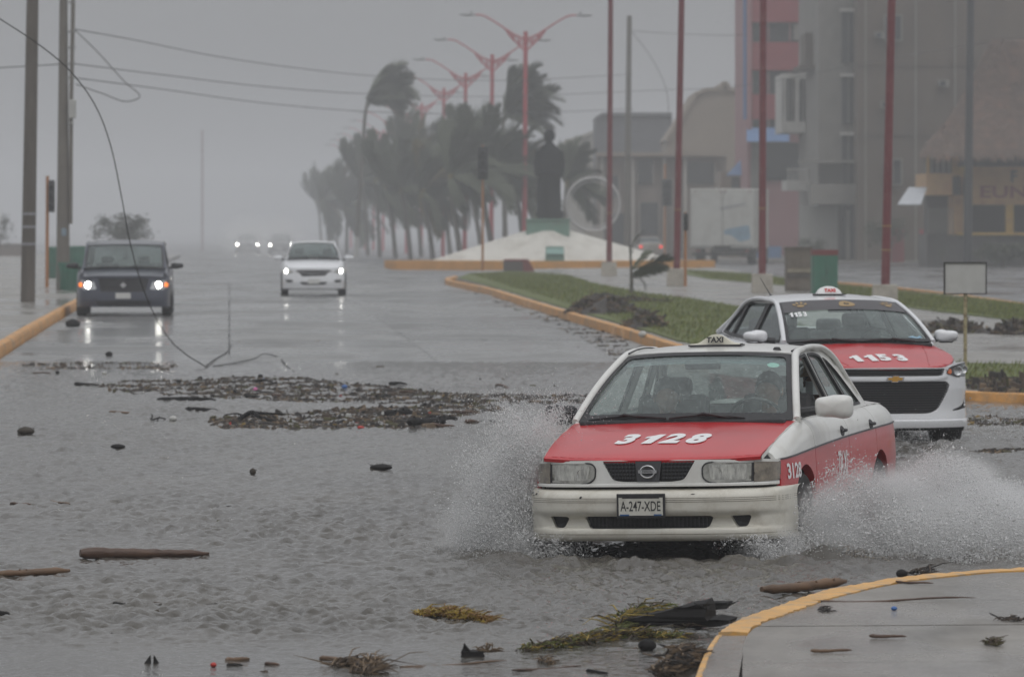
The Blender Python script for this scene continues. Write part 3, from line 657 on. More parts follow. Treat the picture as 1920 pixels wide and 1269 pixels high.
# ================================================================= SETTING
def struct(o): o['kind'] = 'structure'; return o
def wet_mat(name, col, wet=.5, scale=.35, rough=(.10, .42), bump=.004, bscale=9, rand=False, lines=None, var=.18, stretch=(1, .35, 1)):
    m = bpy.data.materials.new(name); m.use_nodes = True; nt = m.node_tree; N = nt.nodes.new; L = nt.links.new; b = nt.nodes['Principled BSDF']
    tc = N('ShaderNodeTexCoord'); mp = N('ShaderNodeMapping'); mp.inputs['Scale'].default_value = stretch; L(tc.outputs['Object'], mp.inputs['Vector'])
    n = N('ShaderNodeTexNoise'); n.inputs['Scale'].default_value = scale; n.inputs['Detail'].default_value = 7; n.inputs['Roughness'].default_value = .6; L(mp.outputs[0], n.inputs['Vector'])
    r = N('ShaderNodeMapRange'); r.inputs['From Min'].default_value = .5-.18*wet-.02; r.inputs['From Max'].default_value = .60
    r.inputs['To Min'].default_value = rough[0]; r.inputs['To Max'].default_value = rough[1]; L(n.outputs['Fac'], r.inputs['Value']); L(r.outputs[0], b.inputs['Roughness'])
    n2 = N('ShaderNodeTexNoise'); n2.inputs['Scale'].default_value = 1.3; n2.inputs['Detail'].default_value = 9; n2.inputs['Roughness'].default_value = .7; L(mp.outputs[0], n2.inputs['Vector'])
    r2 = N('ShaderNodeMapRange'); r2.inputs['From Min'].default_value = .3; r2.inputs['From Max'].default_value = .7; r2.inputs['To Min'].default_value = 1-var; r2.inputs['To Max'].default_value = 1+var; L(n2.outputs['Fac'], r2.inputs['Value'])
    v = N('ShaderNodeVectorMath'); v.operation = 'SCALE'; v.inputs[0].default_value = col; L(r2.outputs[0], v.inputs['Scale']); cur = v.outputs[0]
    if rand:
        oi = N('ShaderNodeObjectInfo'); r3 = N('ShaderNodeMapRange'); r3.inputs['To Min'].default_value = .82; r3.inputs['To Max'].default_value = 1.15; L(oi.outputs['Random'], r3.inputs['Value'])
        v2 = N('ShaderNodeVectorMath'); v2.operation = 'SCALE'; L(cur, v2.inputs[0]); L(r3.outputs[0], v2.inputs['Scale']); cur = v2.outputs[0]
    L(cur, b.inputs['Base Color']); b.inputs['IOR'].default_value = 1.36
    n3 = N('ShaderNodeTexNoise'); n3.inputs['Scale'].default_value = bscale; n3.inputs['Detail'].default_value = 6; L(tc.outputs['Object'], n3.inputs['Vector'])
    u = N('ShaderNodeBump'); u.inputs['Distance'].default_value = bump; L(n3.outputs['Fac'], u.inputs['Height']); L(u.outputs[0], b.inputs['Normal'])
    return m
M['concrete'] = wet_mat('wet_concrete', (.20, .20, .195), .2, rand=True, rough=(.14, .46))
M['asphalt'] = wet_mat('wet_asphalt', (.14, .14, .142), .5, rough=(.12, .45))
M['pave'] = wet_mat('wet_paving', (.21, .195, .175), .45, scale=1.0, rough=(.12, .5), bump=.004, bscale=30, var=.38)
M['plaza'] = wet_mat('wet_plaza', (.25, .24, .22), .5, rough=(.10, .5))
M['kerb'] = mat('kerb_orange', (.60, .29, .07), .5, var=.2, scale=3, dirt=(.22, .18, .13), dirt_scale=2.5, dirt_amt=.8, bump=.01, bscale=12)
M['kerb2'] = mat('kerb_orange_near', (.68, .37, .10), .5, var=.18, scale=4, dirt=(.30, .27, .22), dirt_scale=7, dirt_amt=.85, bump=.006, bscale=14)
M['soil'] = mat('wet_soil', (.045, .038, .032), .7, var=.5, scale=6, bump=.02)
M['grass'] = mat('grass_ground', (.10, .125, .028), .8, var=.4, scale=1.2, bump=.03, bscale=14, dirt=(.10, .09, .04), dirt_scale=.8, dirt_amt=.5)
def build_ground():
    mb = MB(); ys = [-80, 8, 20, 30, 40, 50, 58, 65, 72, 80, 88, 96, 104, 115, 130, 150]+list(np.linspace(165, 600, 30))+[700, 850, 1000, 1300, 1600, 2000, 2500]
    mb.grid([[Vector((x, y, gz(y)-.10)) for x in (-900, -300, -60, -10, 10, 60, 300, 900)] for y in ys])
    struct(mb.build('ground', M['asphalt']))
build_ground()
RD = Vector((-.0497, 1, 0))
def rp(lat, Y, z=0): return Vector((lat-.0497*Y, Y, gz(Y)+z))
# concrete carriageway: single slabs near, a strip beyond
def build_road():
    road = empty('road', (0, 0, 0)); struct(road)
    lanes = [(-3.45, -.015), (.015, 3.096), (3.104, 7.3)]; Y = 52.0; k = 0
    joints = []
    while Y < 176: joints.append(Y); Y += 4.6 if Y < 150 else 8
    joints.append(182)
    rng = random.Random(4)
    for a, b in zip(joints[:-1], joints[1:]):
        for l0, l1 in lanes:
            mb = MB(); dz = rng.uniform(-.002, .003); top = []; g = .006
            for y in (a+g, (a+b)/2, b-g): top.append([rp(l, y, dz) for l in (l0, (l0+l1)/2, l1)])
            mb.grid(top)
            rim = [top[0][0], top[0][1], top[0][2], top[1][2], top[2][2], top[2][1], top[2][0], top[1][0]]; low = [p-Vector((0, 0, .05)) for p in rim]; n = 8
            mb.add(rim+low, [(i, (i+1) % n, n+(i+1) % n, n+i) for i in range(n)])
            mb.build('concrete_slab', M['concrete'], road)
    mb = MB(); mb.grid([[rp(l, y, 0) for l in (-3.45, 0, 3.1, 7.3)] for y in [182.02]+list(np.linspace(190, 600, 40))+[800, 1100, 1500, 2200]]); mb.build('far_carriageway', M['concrete'], road)
build_road()
def region(name, px, h, m, step=3.0, skirt=.3, kind=True, wpts=None, parent=None):
    """ground area traced by its outline (photo rows and columns), h above the street"""
    P = [G(*p) for p in px] if wpts is None else [Vector(p) for p in wpts]
    V, Fc = flat_mesh([(p.x, p.y) for p in P], (), step)
    mb = MB(); mb.add([(x, y, gz(y)+h) for x, y in V], Fc)
    n = len(P); 
    if skirt: mb.add([(p.x, p.y, gz(p.y)+h) for p in P]+[(p.x, p.y, gz(p.y)+h-skirt) for p in P], [(i, (i+1) % n, n+(i+1) % n, n+i) for i in range(n)])
    o = mb.build(name, m, parent)
    if kind: struct(o)
    return o
def kerb(name, pts, w, h, m, seed=0, jit=.012, base=.15, seg=.25, z0=None, label=None):
    """painted kerb along world points (inner side to the left of travel)"""
    L = 0; P3 = [Vector(p) for p in pts]; tot = sum((P3[i+1]-P3[i]).length for i in range(len(P3)-1)); n = max(8, int(tot/seg)); C = [Vector(p) for p in catmull([tuple(p) for p in P3], n)]
    rg = random.Random(seed); rows = []
    for i, p in enumerate(C):
        d = (C[min(i+1, n-1)]-C[max(i-1, 0)]); d.z = 0; d.normalize(); nrm = Vector((-d.y, d.x, 0)); z = (gz(p.y) if z0 is None else z0)
        j = [rg.uniform(-jit, jit) for _ in range(6)]
        prof = [(0, -base), (0+j[0], h*.55), (.025+j[1]*.5, h*.93+j[2]*.4), (.06+j[3]*.5, h+j[4]*.5), (w-.03, h+j[5]*.5), (w+j[0], h-.015), (w, -base)]
        rows.append([p*1.0+nrm*a+Vector((0, 0, 0)) for a, _ in prof])
        for q, (_, zz) in zip(rows[-1], prof): q.z = z+zz
    mb = MB(); mb.grid(rows); o = mb.build(name, m, None, True, angle=50); return struct(o)
# left kerb and pavement
LK = [rp(-3.5, Y) for Y in np.linspace(60, 230, 30)]
kerb('kerb', [(p.x, p.y, 0) for p in LK], .17, .17, M['kerb'], 1)
lp = [rp(-3.62, Y) for Y in (60, 80, 100, 130, 180, 260, 420)]
region('pavement', None, .13, M['plaza'], 5, wpts=[tuple(p) for p in lp]+[(-90, 420, 0), (-40, 60, 0)])
# central reservation
mk = [(1.15, 130), (1.85, 112), (2.45, 94), (2.95, 84), (3.7, 75.5), (4.7, 69.5), (5.7, 66.6), (7.2, 65.2), (9.5, 64.6), (14, 64.6)]
mk = [(G(850, 528).x+.15, G(850, 528).y+3), (G(850, 528).x, G(850, 528).y-2), (G(930, 553).x, G(930, 553).y), (G(1030, 585).x, G(1030, 585).y), (G(1120, 613).x, G(1120, 613).y), (G(1190, 634).x, G(1190, 634).y), (G(1250, 655).x, G(1250, 655).y)]+mk[3:]
def kerb_back(): pass
kerb('kerb', [(x, y, 0) for x, y in reversed(mk)], .17, .17, M['kerb'], 2)
far_e = [G(980, 509), G(1150, 506), G(1400, 512)]
inner = [(x+.1, y+.05) for x, y in mk]
region('plaza', None, .125, M['plaza'], 4, wpts=[(x, y, 0) for x, y in inner]+[(30, 64.6, 0)]+[tuple(G(p, q)) for p, q in ((1920, 581), (1800, 563), (1680, 553), (1560, 540), (1420, 522), (1360, 509), (1180, 507), (980, 510), (900, 514))])
g1 = [(x+.17, y+.1) for x, y in mk[1:9]]
gA = region('lawn', None, .15, M['grass'], 2, wpts=[(x, y, 0) for x, y in g1[:-2]]+[(6.0, 67.3, 0)]+[tuple(G(p, q)) for p, q in ((1920, 744), (1990, 742), (1990, 703), (1920, 702), (1820, 700), (1740, 694), (1600, 660), (1480, 617), (1380, 586), (1300, 572), (1210, 560), (1120, 542), (1060, 523), (960, 516), (880, 520))])
gB = region('lawn', [(1275, 513), (1400, 521), (1500, 534), (1600, 547), (1720, 560), (1830, 571), (1960, 588), (2040, 598), (2040, 640), (1920, 616), (1800, 601), (1700, 588), (1620, 571), (1480, 545), (1330, 531), (1290, 523)], .15, M['grass'], 2)
kerb('kerb', [tuple(G(p, q)) for p, q in ((2060, 604), (1960, 586), (1830, 566), (1720, 552), (1640, 543), (1560, 536))], .15, .15, M['kerb'], 3, jit=.008)
# second carriageway and the pavement before the buildings
region('road', [(2600, 625), (2060, 598), (1830, 563), (1640, 541), (1500, 527), (1400, 517), (1345, 508), (1270, 494), (1200, 486), (1100, 474), (2600, 474)], .004, M['asphalt'], 12, 0)
region('pavement', [(1320, 492), (1500, 494), (1700, 495), (1960, 499), (2600, 508), (2600, 468), (1250, 466)], .15, M['plaza'], 14)
# near pavement with its worn orange kerb
NEAR = [(1296, 1290), (1318, 1240), (1333, 1203), (1345, 1186), (1372, 1168), (1400, 1154), (1440, 1141), (1481, 1127), (1562, 1103), (1640, 1089), (1700, 1080), (1760, 1075), (1860, 1067), (1920, 1064), (2150, 1054)]
INN = [(1392, 1290), (1392, 1240), (1395, 1203), (1402, 1186), (1412, 1176), (1425, 1168), (1455, 1156), (1492, 1143), (1566, 1118), (1642, 1100), (1700, 1089), (1760, 1082), (1860, 1072), (1920, 1068.5), (2150, 1058)]
def near_kerb():
    zt = .125; a = [G(x, y, zt) for x, y in NEAR]; b = [G(x, y, zt) for x, y in INN]
    A = [Vector(p) for p in catmull(a[3:], 90)]; B = [Vector(p) for p in catmull(b[3:], 90)]; rg = random.Random(5); mb = MB(); rows = []
    for i in range(90):
        j = rg.uniform(-.012, .012); k = rg.uniform(-.03, .03)*(1 if i > 3 else 0); d = (B[i]-A[i])
        rows.append([A[i]+Vector((j, 0, -.3)), A[i]+Vector((j, 0, -.02)), A[i]+d*.05+Vector((0, 0, rg.uniform(-.004, .004)))+Vector((0, 0, .003)), A[i]+d*.5+Vector((0, 0, .005+rg.uniform(-.003, .003))), B[i]+d*k*3+Vector((0, 0, .002)), B[i]+d*k*3+Vector((0, 0, -.1))])
    mb.grid(rows); mb.add([rows[0][0], rows[0][1], rows[0][2], rows[0][3], rows[0][4], rows[0][5]], [(0, 1, 2, 3, 4, 5)]); struct(mb.build('kerb', M['kerb2'], None, True, angle=50))
    # worn end block, only its rim still painted
    q = [G(1345, 1188, zt), G(1333, 1205, zt), G(1296, 1292, zt), G(1380, 1292, zt), G(1396, 1205, zt), G(1404, 1188, zt)]
    mb = MB(); mb.prism([(p.x, p.y) for p in q], -.2, zt-.008); ob = struct(mb.build('kerb', M['pave'], None))
    mb = MB(); e = [q[0], q[1], q[2]]; r = []
    for p in catmull([tuple(v) for v in e], 24): p = Vector(p); r.append([p+Vector((0, 0, -.28)), p+Vector((-.004, 0, -.006)), p+Vector((.022+rg.uniform(-.006, .006), 0, -.002)), p+Vector((.026, 0, -.02))])
    mb.grid(r); mb.build('painted_edge', M['kerb2'], ob)
    pv = b[2:]; P = [(p.x, p.y) for p in [G(1392, 1296, zt), *b[1:]]]+[(9, 38), (12, 20), (.9, 20)]
    V, Fc = flat_mesh(P, (), .8); root = empty('pavement', (0, 0, 0)); struct(root)
    # paving bays split by recessed joints
    rows_y = [20, 24.2, 26.9, 29.3, 31.2, 33.6, 40]
    bm = bmesh.new(); vs = [bm.verts.new((x, y, 0)) for x, y in V]; [bm.faces.new([vs[i] for i in f]) for f in Fc]
    for ya, yb in zip(rows_y[:-1], rows_y[1:]):
        b2 = bm.copy(); tilt = .10
        for co, no in ((Vector((0, ya+.012, 0)), Vector((tilt, -1, 0))), (Vector((0, yb-.012, 0)), Vector((-tilt, 1, 0)))):
            bmesh.ops.bisect_plane(b2, geom=b2.verts[:]+b2.edges[:]+b2.faces[:], plane_co=co, plane_no=no, clear_outer=True)
        if not b2.faces: b2.free(); continue
        ed = [e for e in b2.edges if e.is_boundary]; r = bmesh.ops.extrude_edge_only(b2, edges=ed)
        for v in [g for g in r['geom'] if isinstance(g, bmesh.types.BMVert)]: v.co.z -= .12
        me = bpy.data.meshes.new('paving_bay'); b2.to_mesh(me); b2.free(); me.materials.append(M['pave'])
        o = bpy.data.objects.new('paving_bay', me); COL.objects.link(o); o.parent = root; o.location = (0, 0, zt-.006+rg.uniform(-.002, .002))
    bm.free()
near_kerb()
# flood water
def water():
    nx, ny = 640, 860
    py = np.linspace(1330, 664, ny); Y = F*(HC-.072)/(py-YH); half = 1.75*960/F
    t = np.linspace(-1, 1, nx); t = t*(.62+.38*t*t)
    Xg = (t[None, :]*half)*Y[:, None]+0.0*Y[:, None]; Yg = np.repeat(Y[:, None], nx, 1)
    rng = np.random.default_rng(11); h = np.zeros_like(Xg)
    patch = np.zeros_like(Xg)
    for _ in range(14):
        kx, ky, ph = rng.uniform(-1.6, 1.6), rng.uniform(-.9, .9), rng.uniform(0, 6.28); patch += np.sin(Xg*kx+Yg*ky+ph)
    patch = 1+.16*patch/2.0; patch = np.clip(patch, .6, 1.45)
    for i in range(130):
        lam = .075*(.75/.075)**(rng.random()**1.2); ang = rng.normal(.25, .85); k = 6.283/lam
        kx, ky = k*math.cos(ang), k*math.sin(ang); amp = .00125*(lam/.3)**.38
        ph = rng.uniform(0, 6.28)+1.2*np.sin(Xg*rng.uniform(.3, 1.4)+Yg*rng.uniform(.2, .8)+rng.uniform(0, 6))
        s = np.sin(Xg*kx+Yg*ky+ph); h += amp*(1-2*np.abs(s)**1.6 if lam > .5 else s)
    h *= patch
    damp = np.clip((Yg-28.0)/2.5, .12, 1)*np.clip((88-Yg)/24, .05, 1); h *= damp
    # disturbed water round the taxis
    a = R(-14.3)
    def local(px, s, yaw):
        p = pix_pose(px, s); dx, dy = Xg-p.x, Yg-p.y; c_, s_ = math.cos(-yaw), math.sin(-yaw); return dx*c_-dy*s_, dx*s_+dy*c_
    lx, ly = local(1219, 297, a)
    d = np.sqrt((lx/1.15)**2+((ly-.5)/1.3)**2); chop = np.zeros_like(h)
    for i in range(26):
        lam = rng.uniform(.12, .5); an = rng.uniform(0, 6.28); k = 6.283/lam; chop += lam*.012*np.sin(Xg*k*math.cos(an)+Yg*k*math.sin(an)+rng.uniform(0, 6.28))
    h += .035*np.exp(-((d-1.0)/.17)**2)*(ly < 1.2)+.025*np.exp(-((d-1.45)/.2)**2)+chop*.9*np.exp(-((d-.9)/.55)**2)
    h += chop*.7*np.exp(-((lx-1.5)/.9)**2)*np.exp(-((ly-2.0)/2.2)**2)
    lx, ly = local(1678, 198, R(13)); d2 = np.sqrt((lx/1.3)**2+((ly-.7)/1.6)**2); h += .05*np.exp(-((d2-.9)/.3)**2)+chop*.6*np.exp(-((d2-.9)/.5)**2)
    co = np.stack([Xg+.0, Yg, .072+h], -1).reshape(-1, 3)
    me = bpy.data.meshes.new('flood_water'); me.vertices.add(nx*ny); me.vertices.foreach_set('co', co.ravel())
    i = np.arange(ny-1)[:, None]*nx+np.arange(nx-1)[None, :]; q = np.stack([i, i+1, i+nx+1, i+nx], -1).reshape(-1, 4)
    nf = len(q); me.loops.add(nf*4); me.polygons.add(nf); me.loops.foreach_set('vertex_index', q.ravel().astype(np.int32))
    me.polygons.foreach_set('loop_start', np.arange(0, nf*4, 4, dtype=np.int32)); me.polygons.foreach_set('use_smooth', np.ones(nf, bool)); me.update(calc_edges=True)
    m = mat('muddy_water', (.082, .075, .064), .05, var=.25, scale=.7, bump=.020, bscale=15, stretch=(1, .6, 1)); m.node_tree.nodes['Principled BSDF'].inputs['IOR'].default_value = 1.33
    me.materials.append(m); o = bpy.data.objects.new('flood_water', me); COL.objects.link(o); struct(o)
    mb = MB(); mb.grid([[Vector((x, y, .034)) for x in (-880, -200, -40, 0, 40, 200, 880)] for y in (-75, 0, 30, 60, 90)]); struct(mb.build('shallow_water', m))
    return None
water()
def blades(name, polys, n, h, cols, seed=1, zoff=.15, w=.006, lean=.5):
    rg = np.random.default_rng(seed); V = []; Fc = []; mi = []
    for poly in polys:
        P = np.array([(p[0], p[1]) for p in poly]); lo, hi = P.min(0), P.max(0); cnt = 0
        while cnt < n:
            q = rg.uniform(lo, hi, (4000, 2)); ins = np.zeros(len(q), bool); j = len(P)-1
            for i in range(len(P)):
                c_ = ((P[i, 1] > q[:, 1]) != (P[j, 1] > q[:, 1])) & (q[:, 0] < (P[j, 0]-P[i, 0])*(q[:, 1]-P[i, 1])/(P[j, 1]-P[i, 1]+1e-12)+P[i, 0]); ins ^= c_; j = i
            for x, y in q[ins][:n-cnt]:
                z = gz(y)+zoff; a = rg.uniform(0, 3.14); hh = h*rg.uniform(.4, 1.3); k = len(V); ww = w*rg.uniform(.8, 2.2)
                V += [(x-ww*math.cos(a), y-ww*math.sin(a), z-.01), (x+ww*math.cos(a), y+ww*math.sin(a), z-.01), (x+hh*lean*rg.uniform(.3, 1.3), y+rg.uniform(-.3, .3)*hh, z+hh)]
                Fc.append((k, k+1, k+2)); mi.append(int(rg.integers(0, len(cols)))); cnt += 1
    me = bpy.data.meshes.new(name); me.from_pydata(V, [], Fc); [me.materials.append(c_) for c_ in cols]; me.polygons.foreach_set('material_index', mi)
    o = bpy.data.objects.new(name, me); COL.objects.link(o); tag(o, 'short wet grass growing on the lawns of the central reservation', 'grass', kind='stuff'); return o
# ---------------------------------------------------------------- newer taxi behind
M['onix'] = mat('paint_bright_white', (.74, .75, .77), .22, var=.03, scale=2, dirt=(.5, .5, .5), dirt_scale=3, dirt_amt=.25, coat=.8)
def mirror_pod(root, b, dx, dz, col, sg, under=None, foot=None):
    m = MB(); b = Vector(b); P = []
    for rr, yy in [(.01, -.078), (.3, -.077), (.6, -.070), (.82, -.055), (.94, -.035), (1, -.008), (1, .02), (.96, .04), (.85, .05), (.001, .05)]:
        P.append([b+Vector((dx*rr*(abs(math.cos(t))**.6)*(1 if math.cos(t) > 0 else -1), yy, dz*rr*(abs(math.sin(t))**.65)*(1 if math.sin(t) > 0 else -1)*(1 if math.cos(t)*sg < 0 else .8))) for t in np.linspace(0, 2*math.pi, 33)[:-1]])
    m.grid(P, 0, True); mo = m.build('wing_mirror', col, root, True, angle=0)
    if under:
        u = MB(); u.grid([[b+Vector((dx*.9*s, -.05+.09*t, -dz*(.72+.45*math.sin(math.pi*(s+1)/2)*.6))) for s in np.linspace(-1, 1, 9)] for t in (0, 1)]+[[b+Vector((dx*.5*s, .0, -dz*1.15)) for s in np.linspace(-1, 1, 9)]]); u.build('mirror_base', under, mo, True)
    if foot: f = MB(); f.tube([foot, b+Vector((-sg*dx*.6, .02, -dz*.5))], [.03, .028], 8); f.build('mirror_foot', M['black'], mo, True)
    return mo
def build_taxi_new():
    root = empty('taxi_sedan', pix_pose(1678, 198), R(13), 'newer white taxi with red hood numbered 1153 behind the other taxi', 'taxi', 'taxis driving through the flood')
    c = Car(root, length=4.2, sill=.24, zroof=1.41, lean=.20,
        W=[(0, .60), (.3, .76), (.5, .84), (.8, .862), (1.2, .868), (2.5, .868), (3.3, .86), (3.7, .82), (4.05, .72), (4.2, .60)],
        ztop=[(0, .66), (.3, .78), (.6, .86), (.9, .93), (1.2, .985), (2.2, 1.01), (3.3, 1.035), (3.7, 1.06), (3.95, 1.05), (4.2, .95)],
        inset=[(0, .115), (.012, .09), (.03, .06), (.06, .036), (.10, .018), (.2, .006), (.35, 0), (.5, .012), (.65, .04), (.80, .07)],
        hood_z=[(0, .775), (.05, .792), (.1, .805), (.3, .855), (.6, .925), (.9, .985), (1.2, 1.03)],
        roof_z=[(1.8, 1.415), (2.0, 1.44), (2.4, 1.47), (2.9, 1.465), (3.4, 1.42)],
        arches=[(.84, .35, .31), (3.30, .35, .31)])
    for sg in (-1, 1):
        c.split_panel('fender', sg, .48, 1.24, [M['onix'], M['red']])
        c.split_panel('door', sg, 1.247, 2.32, [M['onix'], M['red']], lambda y: .66)
        c.split_panel('door', sg, 2.327, 3.2, [M['onix'], M['red']], lambda y: .66)
        c.split_panel('rear_fender', sg, 3.207, 4.19, [M['onix'], M['red']], lambda y: .66)
    c.under()
    plan = Plan([(0, 0), (.35, .02), (.52, .065), (.66, .15), (.77, .28), (.84, .44), (.862, .60)])
    Fs = lambda u, z: (plan(u)[0], plan(u)[1]+.05*max(0, z-.60)*2.2-.02*math.exp(-((z-.30)/.08)**2), z); U = plan.u; ub = plan.len-.005
    # hood: clam shape meeting the lamps
    of = [(x, .045+.16*(abs(x)/.52)**2.2) for x in np.linspace(-.52, .52, 17)]
    rt = [(.60, .27), (.69, .40), (.755, .55), (.785, .72), (.77, .95), (.745, 1.17)]
    ob = [(x, 1.05+.12*(abs(x)/.745)**2) for x in np.linspace(.745, -.745, 15)]
    c.hood(of+rt[:-1]+ob+[(-x, y) for x, y in reversed(rt[:-1])], [M['red']], .045, off=.006)
    T = c.T
    lip = MB(); e = [(-x, y) for x, y in reversed(rt[:2])]+of+rt[:2]
    lip.grid([[Vector(T(x, y))+Vector((0, 0, .006)), Vector(T(x, y))+Vector((0, -.012, -.004)), Vector(T(x, y))+Vector((0, -.012, -.014))] for x, y in e]); lip.build('hood_lip', M['red'], root, True)
    for sg in (-1, 1):                    # crease lines pressed into the hood, fender crown
        t = MB(); t.tube([Vector(T(sg*x, y))+Vector((0, 0, .003)) for x, y in catmull([(.40, .20), (.50, .6), (.60, 1.08)], 14)], .009, 6, flat=1); t.build('hood_crease', M['red'], root, True)
        mb = MB(); P = []
        for y in np.linspace(.36, 1.22, 26):
            xh = float(np.interp(y, [p[1] for p in rt], [p[0] for p in rt])); xs = max(xh+.008, c.bx(y)); zh = c.Hz(y)-.045*(xh/.7)**2
            P.append([Vector((sg*(xh+.006), y, zh-.03)), Vector((sg*(xh+.006), y, zh)), Vector((sg*(xh+(xs-xh)*.5), y, (zh+c.Zt(y))/2+.004)), Vector((sg*xs, y, c.Zt(y)))])
        mb.grid(P); mb.build('fender_top', M['onix'], root, True, angle=60)
    nb = MB(); lettering_num(nb, '1153', T, .30, .016, .78, .012, (-.02, .40), -.05, .72); nb.build('number_decal', M['decal'], root)
    # front face
    hl = lambda sg: rnd([(sg*U(.535), .745), (sg*U(.575), .80), (sg*U(.70), .828), (sg*U(.80), .838), (sg*U(.853), .80), (sg*U(.856), .745), (sg*U(.80), .715), (sg*U(.66), .712)], [.02, .02, .03, .015, .02, .02, .04, .04])
    up = rnd([(-.53, .792), (.53, .792), (.50, .73), (.44, .722), (-.44, .722), (-.50, .73)], .012)
    low = rnd([(-.545, .672), (.545, .672), (U(.575), .63), (.44, .405), (.34, .368), (-.34, .368), (-.44, .405), (-U(.575), .63)], [.03, .03, .03, .05, .05, .05, .05, .03])
    fg = lambda sg: rnd([(sg*U(.85), .60), (sg*U(.815), .575), (sg*U(.745), .445), (sg*U(.60), .40), (sg*U(.61), .388), (sg*U(.85), .428)], [.01, .03, .05, .01, .01, .02])
    mb = MB(); sheet(mb, [(-ub, .25), (-U(.6), .232), (U(.6), .232), (ub, .25), (ub, .81), (U(.80), .850), (U(.69), .842), (U(.575), .812), (.50, .80), (0, .803), (-.50, .80), (-U(.575), .812), (-U(.69), .842), (-U(.80), .850), (-ub, .82)], Fs, [hl(-1), hl(1), up, low, fg(-1), fg(1)], .04, 0, .05, 0)
    sp = MB(); sp.grid([[Vector(Fs(u, .30))+Vector((0, dy, dz)) for dy, dz in ((-.002, .012), (-.028, .0), (-.03, -.03), (-.02, -.066), (.04, -.07))] for u in np.linspace(-ub, ub, 50)]); 
    bm_ = mb.build('bumper', M['onix'], root, True, angle=30); sp.build('lower_lip', M['onix'], bm_, True, angle=50)
    for o_, nm in ((up, 'upper_grille'), (low, 'lower_grille')):
        g = MB(); sheet(g, o_, Fs, (), .06, -.035, 0); go = g.build(nm, M['ink'], root)
        zs = np.arange(min(p[1] for p in o_)+.014, max(p[1] for p in o_)-.004, .0235); bar = MB()
        for z in zs:
            xs = []; n = len(o_)
            for i in range(n):
                a, b = o_[i], o_[(i+1) % n]
                if (a[1]-z)*(b[1]-z) < 0: xs.append(a[0]+(b[0]-a[0])*(z-a[1])/(b[1]-a[1]))
            if len(xs) >= 2:
                m_ = MB(); m_.grid([[Vector(Fs(u, z))+Vector((0, dy, dz)) for dy, dz in ((.02, -.004), (.004, -.004), (.004, .003), (.02, .004))] for u in np.linspace(min(xs)+.004, max(xs)-.004, 20)]); m_.build('grille_bar', M['dgrey'], go)
    for sg in (-1, 1):
        g = MB(); sheet(g, fg(sg), Fs, (), .06, -.03, 0)
        for k in range(5): g.grid([[Vector(Fs(sg*u, z))+Vector((0, .004, dz)) for dz in (-.004, .004)] for z in [.42+.035*k] for u in np.linspace(U(.79 if k > 1 else .70), U(.845), 5)])
        g.build('fog_recess', M['black'], root)
        h = hl(sg); g = MB(); sheet(g, h, Fs, (), .05, -.045, 0); ho = g.build('headlight', M['dgrey'], root)
        g = MB(); sheet(g, h, Fs, (), .04, .003, .012)
        g.build('lens', glass('lamp_glass', (.85, .86, .86), .05, (.4, .4, .4), .03), ho, True, angle=30)
        for (x, z, r) in ((.69, .765, .042), (.79, .775, .036)):
            px, py_, _ = Fs(sg*U(x), z); q = MB(); q.lathe([(0.001, -.002), (r*.6, -.006), (r, -.016), (r*1.12, -.012), (r*1.15, .02)], (px, py_+.03, z), 18, 0, 'y'); q.build('reflector', M['chrome'], ho, True)
        px, py_, _ = Fs(sg*U(.585), .76); q = MB(); q.lathe([(0.001, -.01), (.018, -.008), (.022, .01)], (px, py_+.02, .762), 12, 0, 'y', 1, 1.3); q.build('indicator', mat('amber', (.75, .16, .02), .3, emit=(1, .2, .02), est=.25), ho, True)
        t = MB(); lp_ = [Vector(Fs(*p))+Vector((0, -.004, 0)) for p in h]; t.tube(lp_+[lp_[0]], .004, 6); t.build('lamp_rim', M['black'], ho)
    t = MB(); t.grid([[Vector(Fs(u, .697-.012*(1-(abs(u)/.54)**2)+(.02*((abs(u)-.40)/.14)**2 if abs(u) > .40 else 0)))+Vector((0, -.012, dz)) for dz in (.009, -.009)] for u in np.linspace(-.56, .56, 50)])
    t.build('grille_trim', M['onix'], root, solid=.01)
    bt = [(-.088, -.008), (-.078, .018), (-.030, .018), (-.026, .034), (.040, .034), (.036, .018), (.088, .018), (.078, -.012), (.030, -.012), (.026, -.030), (-.040, -.030), (-.036, -.012)]
    bs = lambda a, b: (a, -.018, .695+b)
    q = MB(); sheet(q, [(x*1.0, z*1.0) for x, z in bt], bs, (), None, .0, .02); eo = q.build('badge_rim', M['chrome'], root)
    q = MB(); sheet(q, [(x*.84, z*.78+.0005) for x, z in bt], bs, (), None, .005, .006); q.build('badge', mat('badge_gold', (.62, .33, .05), .35, .3), eo)
    # windscreen
    WS = c.ws((0, 1.03, 1.035), (.735, 1.19, 1.02), (0, 1.82, 1.42), (.595, 1.96, 1.39))
    out = rnd([(-1, 0), (1, 0), (1, 1), (-1, 1)], .04); inn = rnd([(-.955, .05), (.955, .05), (.95, .97), (-.95, .97)], .05)
    g = MB(); sheet(g, out, WS, [inn], .1, .003, .012); g.build('windscreen_seal', M['black'], root, True)
    g = MB(); sheet(g, out, WS, (), .1, -.004, 0); g.build('windscreen', M['glass'], root, True)
    band = [(-.96, .985)]+[(x, .70-.05*x*x) for x in np.linspace(-.96, .96, 9)]+[(.96, .985)]
    g = MB(); sheet(g, band, WS, (), .1, .004, 0); bo = g.build('sun_strip', mat('strip_film', (.055, .05, .055), .4), root)
    gold = mat('gold_print', (.36, .25, .12), .6)
